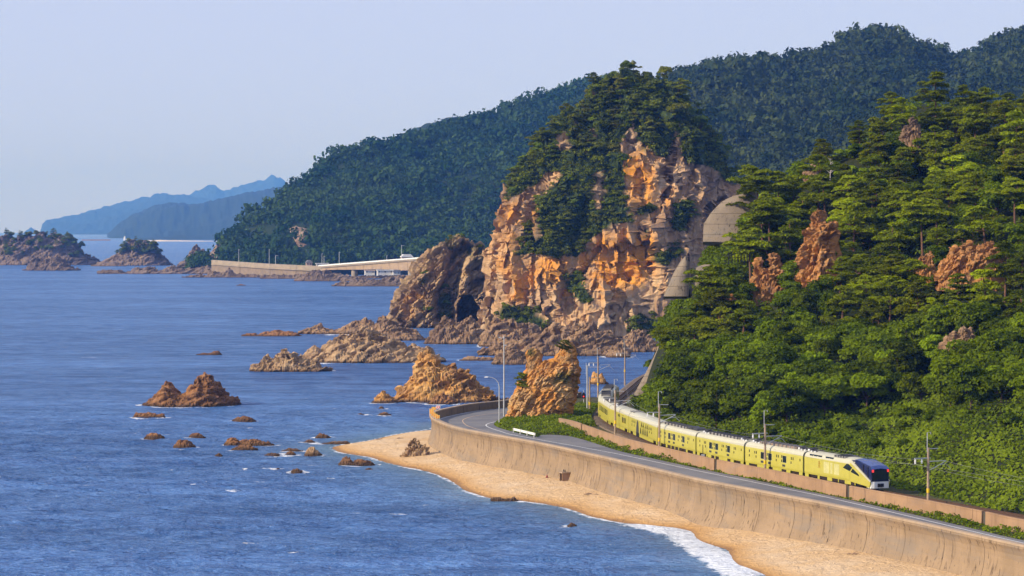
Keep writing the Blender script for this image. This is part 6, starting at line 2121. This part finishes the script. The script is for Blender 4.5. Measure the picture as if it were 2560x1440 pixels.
def build_roadside():
    # street lamps
    q = at_z(1260, 1041, Z_ROAD)
    e = empty('lamp_post', (q[0], q[1], 5.0), 0, 'tall straight grey lamp post at the road bend', 'lamp post')
    MB().lathe([(0.16, -0.5), (0.15, 5), (0.09, 15.1)], 10).build('pole', M_STEEL, e)
    MB().tube([(0, 0, 14.6), (-0.75, 0, 14.75)], 0.06, 6).box(-1.0, -0.6, -0.12, 0.12, 14.66, 14.82).build('top_arm', M_STEEL, e)
    MB().box(0.08, 0.5, -0.08, 0.08, 13.2, 13.4).build('fitting', M_STEEL, e)
    q = at_z(1248, 1059, Z_ROAD)
    e = empty('street_lamp', (q[0], q[1], 5.0), 0, 'shorter street lamp with an arm curving left at the road bend', 'street lamp')
    P = [(0, 0, -0.4), (0, 0, 6.6), (-0.15, 0, 7.3), (-0.6, 0, 7.95), (-1.3, 0, 8.3), (-2.0, 0, 8.4)]
    MB().tube(P, [0.11, 0.09, 0.07, 0.06, 0.05, 0.05], 8).build('pole', M_STEEL, e)
    MB().prism([(-2.75, 8.34), (-2.5, 8.26), (-2.0, 8.32), (-1.95, 8.46), (-2.4, 8.50)], -0.16, 0.16).build('lamp_head', M_PORC, e)
    # guard rail
    a, b = at_z(1283.5, 1081, Z_ROAD), at_z(1338, 1094, Z_ROAD)
    d = b - a
    L = float(np.hypot(d[0], d[1]))
    e = empty('guard_rail', (a[0], a[1], Z_ROAD - 0.05), math.atan2(d[1], d[0]), 'short white crash barrier on the grass corner', 'guard rail')
    prof = [(0.0, 0.42), (-0.06, 0.47), (-0.06, 0.56), (0.0, 0.62), (-0.06, 0.68), (-0.06, 0.77), (0.0, 0.82), (0.03, 0.82), (0.03, 0.42)]
    V = [(x, -y, z) for x in (0.0, L) for y, z in prof]
    n = len(prof)
    MB().add(V, [(i, (i + 1) % n, n + (i + 1) % n, n + i) for i in range(n)] + [tuple(range(n - 1, -1, -1)), tuple(range(n, 2 * n))]).build('beam', M_WHITE, e)
    for x in np.linspace(0.3, L - 0.3, 4):
        MB().box(x - 0.06, x + 0.06, -0.16, -0.04, -0.4, 0.8).build('post', M_WHITE, e)
    # chevron boards on the seawall at the bend
    org = plain('chevron_orange', (0.85, 0.20, 0.015), 0.5, var=0.05)
    yel = plain('chevron_yellow', (0.85, 0.62, 0.16), 0.5, var=0.05)
    red = plain('chevron_red', (0.80, 0.05, 0.03), 0.5, var=0.05)
    chev = [(1104, 1024, 'red and white, farthest of the chevron boards'), (1090, 1028, 'second farthest of the chevron boards'), (1079, 1032, 'third of the chevron boards, at the tip of the bend'), (1079, 1037, 'leftmost near chevron board at the tip of the bend'), (1085, 1042, 'fifth of the chevron boards, nearer than the bend tip'), (1091, 1045.5, 'sixth of the chevron boards'), (1099, 1049, 'nearest of the chevron boards')]
    for k, (px, py, lb) in enumerate(chev):
        s = SEAWALL.near(at_z(px, py + 4, Z_WALL))
        q = SEAWALL.at(s, 0.0)
        e = empty('chevron_sign', (q[0], q[1], 6.44), 0.0, 'orange chevron board, ' + lb if k else 'chevron board, ' + lb, 'road sign', 'chevron boards on the seawall')
        for x in (-0.3, 0.3):
            MB().tube([(x, 0, -0.05), (x, 0, 0.6)], 0.03, 6).build('post', M_STEEL, e)
        MB().box(-0.40, 0.40, -0.02, 0.02, 0.22, 0.82).build('board', yel if k else M_WHITE, e)
        for x in (-0.36, 0.02):
            MB().prism([(x, 0.26), (x + 0.16, 0.26), (x + 0.33, 0.52), (x + 0.16, 0.78), (x, 0.78), (x + 0.17, 0.52)], -0.034, -0.022).build('chevron', org if k else red, e)
    # concrete outlet at the foot of the seawall
    s = SEAWALL.find_px(1404, 1.5, 1.5, SEAWALL.near(at_z(1316, 1103, Z_WALL)))
    q, t = SEAWALL.at(s, 0.35), SEAWALL.tan(s)
    rz = math.atan2(t[1], t[0])
    e = empty('drain_outlet', (q[0], q[1], 0.9), rz, 'small concrete drain outlet box on the sand at the seawall foot', 'drain outlet')
    # local x runs along the wall towards the camera, local -y out to sea
    for x in (-0.62, 0.48):
        MB().box(x, x + 0.14, -1.25, 0.6, -1.2, 1.85).build('side_wall', M_TWALL, e)
    MB().box(-0.66, 0.66, -1.3, 0.62, 1.853, 2.03).build('top_slab', M_COPING, e)
    MB().box(-0.475, 0.475, -0.95, -0.75, -1.2, 1.84).build('dark_back', M_BOGIE, e)  # dark sheet standing in for the shade inside the opening
    for x in (-0.25, 0.35):
        MB().lathe([(0.07, 2.02), (0.09, 2.2), (0.03, 2.42)], 8, (x, -0.7, 0)).build('top_stub', M_BLACK, e)
    # small dark red cone on the sand
    P = at_z(1367.5, 1202, 1.0)
    zz = float(beach_z(np.array([P[:2]]))[0])
    e = empty('traffic_cone', (P[0], P[1], zz), 0, 'small dark red cone left on the sand beside the drain outlet', 'cone')
    MB().lathe([(0.20, 0.03), (0.03, 0.5)], 10).build('cone', plain('dull_red', (0.22, 0.03, 0.025), 0.7), e)
    MB().box(-0.24, 0.24, -0.24, 0.24, 0, 0.04).build('foot', plain('dull_red_foot', (0.12, 0.02, 0.02), 0.8), e)
    # driftwood
    M_DRIFT = plain('driftwood', (0.20, 0.13, 0.085), 0.9, var=0.3, scale=4)
    rnd = random.Random(8)
    spots = [(950, 1098, 'short plank of driftwood on the upper sand tip'), (1000, 1103, 'thin driftwood stick on the sand tip'), (1510, 1232, 'driftwood tangle nearest the seawall in the middle of the beach'), (1532, 1240, 'driftwood stick right of the middle tangle'), (1470, 1240, 'pale driftwood branch on the mid beach'), (1662, 1268, 'small driftwood clump near the pale concrete apron'), (2125, 1398, 'dark stump of driftwood on the lower beach'), (2060, 1370, 'long driftwood branch on the lower beach'), (2160, 1388, 'driftwood branch right of the dark stump'), (2010, 1358, 'driftwood twig line on the lower beach, left end'), (1300, 1185, 'low line of driftwood below the seawall\'s first bend')]
    for px, py, lb in spots:
        P = at_z(px, py, 0.8)
        z = float(beach_z(np.array([P[:2]]))[0])
        m = MB()
        for k in range(5):
            a = rnd.uniform(-0.5, 0.5) + 0.6
            L2 = rnd.uniform(0.5, 1.7)
            x, y = rnd.uniform(-0.8, 0.8), rnd.uniform(-0.8, 0.8)
            m.tube([(x, y, 0.04), (x + L2 * 0.5 * math.cos(a), y - L2 * 0.5 * math.sin(a), 0.10), (x + L2 * math.cos(a + 0.3), y - L2 * math.sin(a + 0.3), 0.03)], [0.05, 0.06, 0.02], 5)
        o = m.build('driftwood', M_DRIFT, None, (P[0], P[1], z))
        tag(o, lb, 'driftwood', 'driftwood on the beach')

def slab(label, poly, courses, bulge=1.6, lean=0.035, mat=None):
    """cast concrete facing on the hillside, built in courses and rounded outwards; poly holds (px, py, distance)"""
    ys = [p[1] for p in poly]
    y0, y1 = min(ys), max(ys)
    D0 = sum(p[2] for p in poly) / len(poly)
    base = at_y(*max(poly, key=lambda p: p[1]))
    root = empty('concrete_buttress', base, 0, label, 'retaining wall', 'concrete on the hillside')
    ring = poly + poly[:1]
    def edges(y):
        xs = []
        for a, b in zip(ring[:-1], ring[1:]):
            if (a[1] - y) * (b[1] - y) <= 0 and a[1] != b[1]:
                xs.append(a[0] + (b[0] - a[0]) * (y - a[1]) / (b[1] - a[1]))
        return (min(xs), max(xs)) if xs else None
    c = np.linspace(y0 + 0.8, y1 - 0.8, courses + 1)
    rnd = random.Random(len(label))
    nu, nv = 12, 4
    for a, b in zip(c[:-1], c[1:]):
        G, j = [], rnd.uniform(-0.06, 0.06)
        for y in np.linspace(a + 0.30, b - 0.30, nv):
            e = edges(y)
            for u in np.linspace(0, 1, nu):
                G.append(at_y(e[0] + (e[1] - e[0]) * u, y, D0 + lean * (y1 - y) + bulge * abs(1 - 1.7 * u) ** 2.4 + j))
        A = np.array(G)
        n = len(A)
        V = np.vstack([A, A + np.array([0.3, 4.0, -0.6])])
        F = [list(f) for f in grid_faces(nv, nu)] + [[q + n for q in f[::-1]] for f in grid_faces(nv, nu).tolist()]
        rim = list(range(nu)) + [nu * k + nu - 1 for k in range(1, nv)] + [nu * (nv - 1) + k for k in range(nu - 2, -1, -1)] + [nu * k for k in range(nv - 2, 0, -1)]
        F += [[p, q, q + n, p + n] for p, q in zip(rim, rim[1:] + rim[:1])]
        py_obj('concrete_course', V, F, mat or M_GREYCON, None, root)

def build_hill_works():
    slab('upper grey concrete wall on the left shoulder of the hill', [(1757, 612, 516), (1759, 560, 516), (1777, 532, 517), (1806, 502, 518), (1850, 482, 520), (1892, 480, 518), (1896, 560, 514), (1890, 614, 511)], 5)
    slab('lower grey concrete buttress, its broad left facet', [(1658, 742, 506), (1685, 680, 506), (1702, 652, 506), (1714, 640, 506), (1724, 656, 504), (1722, 742, 502)], 4)
    slab('right facet of the lower concrete buttress, half hidden by pines', [(1725.5, 742, 503), (1727, 662, 505), (1800, 660, 508), (1802, 742, 506)], 3)
    slab('long sloping concrete ramp at the hill foot by the bay', [(1583, 990, 493), (1618, 988, 491), (1636, 950, 495), (1658, 905, 501), (1680, 850, 508), (1650, 846, 511), (1640, 880, 507), (1618, 925, 500), (1596, 965, 495)], 9, 1.0, 0.10)
    # little fence
    e0, e1 = at_y(1822, 652, 487), at_y(1868, 650, 489)
    e = empty('fence', e0, math.atan2(e1[1] - e0[1], e1[0] - e0[0]), 'small dark railing of seven posts on the hill shoulder', 'fence')
    L = float(np.hypot(*(e1 - e0)[:2]))
    for x in np.linspace(0, L, 7):
        MB().box(x - 0.07, x + 0.07, -0.05, 0.05, -0.8, 1.6).build('post', M_BLACK, e)
    for z in (0.5, 1.3):
        MB().box(-0.1, L + 0.1, 0.055, 0.10, z, z + 0.10).build('rail', M_BOGIE, e)

# ================================================================== far shore: seawall, bridge, houses, poles, lighthouse
def wall_line(pts, name, mats, bands, thick):
    pass

def build_far_shore():
    A = [at_y(528, 650, 2245), at_y(600, 655, 2205), at_y(675, 660, 2170), at_y(740, 663, 2145), at_y(806, 666, 2125)]
    root = empty('far_seawall', (A[2][0], A[2][1], 0), 0, 'long tan concrete seawall of the far coast road', 'seawall')
    M_FW = concrete_material('far_wall_concrete', (0.24, 0.18, 0.125), (0.12, 0.09, 0.065), 0.7)
    M_FP = concrete_material('far_parapet_concrete', (0.33, 0.265, 0.19), (0.17, 0.13, 0.1), 0.6)
    for a, b in zip(A[:-1], A[1:]):
        for nm, z0, z1, y0, mt in (('wall_panel', -30.0, -4.2, 0.0, M_FW), ('ledge', -4.15, -3.3, -0.9, M_FP), ('parapet', -3.25, 0.0, 0.3, M_FP)):
            V = []
            for p, f in ((a, 0.004), (b, 0.996)):
                q = a + (b - a) * f
                zb = -1.0 if nm == 'wall_panel' else q[2] + z0
                V += [(q[0], q[1] + y0, zb), (q[0], q[1] + 14, zb), (q[0], q[1] + 14, q[2] + z1), (q[0], q[1] + y0 + (0.6 if nm == 'wall_panel' else 0), q[2] + z1)]
            py_obj(nm, V, [(0, 1, 2, 3), (7, 6, 5, 4), (0, 4, 5, 1), (1, 5, 6, 2), (2, 6, 7, 3), (3, 7, 4, 0)], mt, None, root)
    # bridge
    a, b = at_y(800, 665.5, 2126), at_y(1062, 645, 2050)
    root = empty('road_bridge', (a[0], a[1], 0), math.atan2(b[1] - a[1], b[0] - a[0]), 'pale road bridge with deep tan girder at the foot of the headland', 'bridge')
    L = float(np.hypot(b[0] - a[0], b[1] - a[1]))
    za, zb = a[2], b[2]
    zt = lambda x: za + (zb - za) * x / L
    dep = lambda x: np.interp(x, [0, 0.12 * L, 0.3 * L, 0.6 * L, 0.9 * L, L], [2.2, 2.2, 3.4, 5.0, 7.6, 8.4])
    M_GIRD = concrete_material('bridge_girder_paint', (0.38, 0.27, 0.17), (0.28, 0.2, 0.13), 0.3)
    xs = np.linspace(0, L, 13)
    for x0, x1 in zip(xs[:-1], xs[1:]):
        MB().prism([(x0 + 0.06, zt(x0) - 1.4), (x1 - 0.06, zt(x1) - 1.4), (x1 - 0.06, zt(x1) - 1.4 - dep(x1)), (x0 + 0.06, zt(x0) - 1.4 - dep(x0))], 0.8, 8.2).build('girder', M_GIRD, root)
        MB().box(x1 - 0.15, x1 + 0.15, 0.62, 0.79, zt(x1) - 1.45 - dep(x1), zt(x1) - 1.45).build('stiffener', M_GIRD, root)
    MB().prism([(0, zt(0)), (L, zt(L)), (L, zt(L) - 1.38), (0, zt(0) - 1.38)], 0.0, 9.0).build('deck', M_FP, root)
    MB().prism([(-2, zt(-2) + 1.0), (L, zt(L) + 1.0), (L, zt(L) + 0.01), (-2, zt(-2) + 0.01)], 0.0, 0.35).build('parapet', M_WHITE, root)
    for px, w in ((875, 2.6), (1019, 2.8)):
        q = at_y(px, 690, 2095 if px < 900 else 2062)
        lx = (q[0] - a[0]) / (b[0] - a[0]) * L
        top = zt(lx) - 1.42 - dep(lx)
        MB().lathe([(w, -1.0), (w, top)], 14, (lx, 4.5, 0)).build('pier', M_FP, root)
    # houses
    M_HW = plain('house_white', (0.66, 0.63, 0.58), 0.8)
    M_HR = plain('house_grey_roof', (0.20, 0.20, 0.22), 0.8)
    M_HRW = plain('house_pale_roof', (0.72, 0.72, 0.70), 0.6)
    M_HP = plain('house_pink_wall', (0.56, 0.40, 0.30), 0.8)
    def house(px, py, D, w, d, h, lb, wall, roof, flat=False):
        q = at_y(px, py, D)
        e = empty('house', (q[0], q[1], q[2]), 0.15, lb, 'house', 'houses on the far shore')
        MB().box(-w / 2, w / 2, 0, d, -8, h).build('wall', wall, e)
        if flat:
            MB().box(-w / 2 - 0.5, w / 2 + 0.5, -0.8, d + 0.5, h + 0.01, h + 0.5).build('roof', roof, e)
        else:
            n = [(-w / 2 - 0.6, h), (w / 2 + 0.6, h), (w / 2 + 0.3, h + 0.5), (w / 2 - 1.5, h + 2.2), (-w / 2 + 1.5, h + 2.2), (-w / 2 - 0.3, h + 0.5)]
            MB().prism([(x, z + 0.01) for x, z in n], -0.8, d + 0.8).build('roof', roof, e)
        for x in np.linspace(-w / 2 + 1.4, w / 2 - 1.4, max(2, int(w / 4))):
            MB().box(x - 0.55, x + 0.55, -0.06, -0.005, h * 0.35, h * 0.75).build('window', M_DARKROOF, e)
    house(1018, 652, 2120, 9, 8, 3.0, 'house with a pale roof just above the bridge', M_HP, M_HRW)
    house(963, 684, 2185, 13, 8, 2.6, 'long white house seen under the bridge', M_HW, M_HRW, True)
    house(925, 684, 2190, 8, 7, 2.4, 'tan-roofed shed left of the long house under the bridge', M_HW, M_HP, True)
    house(992, 686, 2180, 6, 6, 2.2, 'small white house right of the long house under the bridge', M_HW, M_HR)
    house(773, 664, 2150, 5, 5, 2.4, 'small brown hut by the start of the bridge', M_HP, M_HR)
    house(806, 663, 2160, 10, 5, 1.2, 'low white shed behind the start of the bridge', M_HW, M_HRW, True)
    # poles along the far road
    for px, py, D, h, lb in ((597, 655, 2215, 11, 'leftmost utility pole on the far coast road'), (673, 662, 2180, 13, 'tallest utility pole on the far coast road'), (689, 662, 2170, 8, 'street lamp right of the tallest far pole'), (805, 664, 2140, 10, 'left pole of the pair at the far bridge end'), (810, 664, 2138, 8, 'right pole of the pair at the far bridge end'), (848, 660, 2130, 10, 'green pole above the far bridge'), (967, 654, 2110, 5, 'short post on the far bridge'), (1004, 650, 2090, 12, 'tall lamp rising above the far bridge')):
        q = at_y(px, py, D)
        e = empty('far_pole', q, 0, lb, 'pole', 'poles on the far coast road')
        MB().lathe([(0.22, -2), (0.16, h)], 8).build('pole', M_STEEL, e)
        MB().box(-0.2, 2.2 if 'lamp' in lb else 0.9, -0.1, 0.1, h - 0.4, h - 0.2).build('arm', M_STEEL, e)
    # rocks under the bridge and along the far wall
    rock_hf('shore_rock', 'dark boulder heap at the start of the far bridge', [(735, 700), (760, 690), (780, 677), (800, 672), (830, 680), (870, 688), (905, 692), (930, 704)], 703, M_ISLE, 0.35, seed=131, amp=0.9, res=1.0, foam=0.2)
    rock_hf('shore_rock', 'grey rock shelf below the far bridge', [(830, 712), (860, 703), (900, 700), (940, 700), (980, 692), (1010, 690), (1040, 698), (1065, 712)], 716, M_ISLE, 0.3, seed=132, amp=0.9, res=1.0, foam=0.2)
    rock_hf('shore_rock', 'boulder bank under the houses by the far bridge', [(850, 694), (900, 690), (950, 689), (1000, 688), (1060, 690)], 696, M_ISLE, 0.3, seed=133, amp=0.9, res=1.0, foam=0)
    rock_hf('shore_rock', 'brown rocks at the foot of the far seawall, left', [(505, 690), (530, 676), (555, 684), (572, 668), (590, 684), (630, 687), (660, 692)], 694, M_ISLE, 0.25, seed=134, amp=0.9, res=1.0, foam=0.2)
    rock_hf('shore_rock', 'brown rocks at the foot of the far seawall, middle', [(650, 694), (690, 688), (720, 690), (750, 685), (780, 696)], 697, M_ISLE, 0.25, seed=135, amp=0.9, res=1.0, foam=0.2)
    # lighthouse, breakwater and sand spits
    q = at_z(312, 600.5, 1.0)
    e = empty('lighthouse', (q[0], q[1], 0.5), 0, 'tiny white lighthouse behind the smaller islet', 'lighthouse')
    MB().lathe([(4.2, 0), (2.9, 11.5)], 12).build('tower', M_WHITE, e)
    MB().lathe([(3.5, 11.52), (3.5, 12.3)], 12).build('gallery', M_WHITE, e)
    MB().lathe([(2.0, 12.32), (2.0, 14.4), (0.3, 16.0)], 12).build('lantern', M_STEEL, e)
    MB().box(3.4, 9, -3, 3, 0, 4).build('annexe', M_WHITE, e)
    q = at_z(240, 601.5, 0.0)
    e = empty('breakwater', (q[0], q[1], -1.0), 0, 'low brown breakwater left of the lighthouse', 'breakwater')
    for k in range(6):
        MB().box(-48 + 16.2 * k, -32.2 + 16.2 * k, -4, 4, 0, 5.2).build('concrete_block', M_TWALL, e)
    M_SPIT = plain('pale_far_sand', (0.62, 0.54, 0.44), 0.9, var=0.15, scale=0.02)
    rock_hf('sand_spit', 'pale strip of shore below the hazy headland', [(318, 603), (350, 600.5), (400, 600), (450, 601), (500, 602), (560, 603)], 603.5, M_SPIT, 0.3, cat='shore', seed=141, amp=0.3, res=2, foam=0)
    rock_hf('sand_spit', 'white dunes at the foot of the pale blue headland', [(160, 584.5), (175, 581), (188, 577.5), (200, 580.5), (230, 580), (255, 580.5), (275, 584.5)], 585.5, plain('white_far_sand', (0.80, 0.76, 0.70), 0.9), 0.2, cat='shore', seed=142, amp=0.1, res=2, foam=0)

# ================================================================== haze
def build_haze():
    t = NT('sea_haze')
    v = t.n('VolumePrincipled')
    v.inputs['Color'].default_value = (0.11, 0.32, 1.0, 1)
    v.inputs['Absorption Color'].default_value = (0.64, 0.64, 0.64, 1)
    v.inputs['Density'].default_value = 7.2e-5
    v.inputs['Anisotropy'].default_value = 0.0
    t.l(v.outputs[0], t.out.inputs['Volume'])
    m = MB().box(-15000, 15000, -1500, 27500, -5, 640)
    o = m.build('haze', t.m)
    tag(o, 'bluish sea haze over the whole bay', 'haze', kind='stuff')

# ================================================================== build
build_seawall()
build_road()
build_track()
build_track_wall()
build_beach()
build_hill_works()
build_far_shore()
build_train()
build_poles()
build_roadside()
build_sea()
plant_hill()
plant_kudzu()
plant_verge()
plant_cliff()
plant_far()
plant_details()
build_haze()
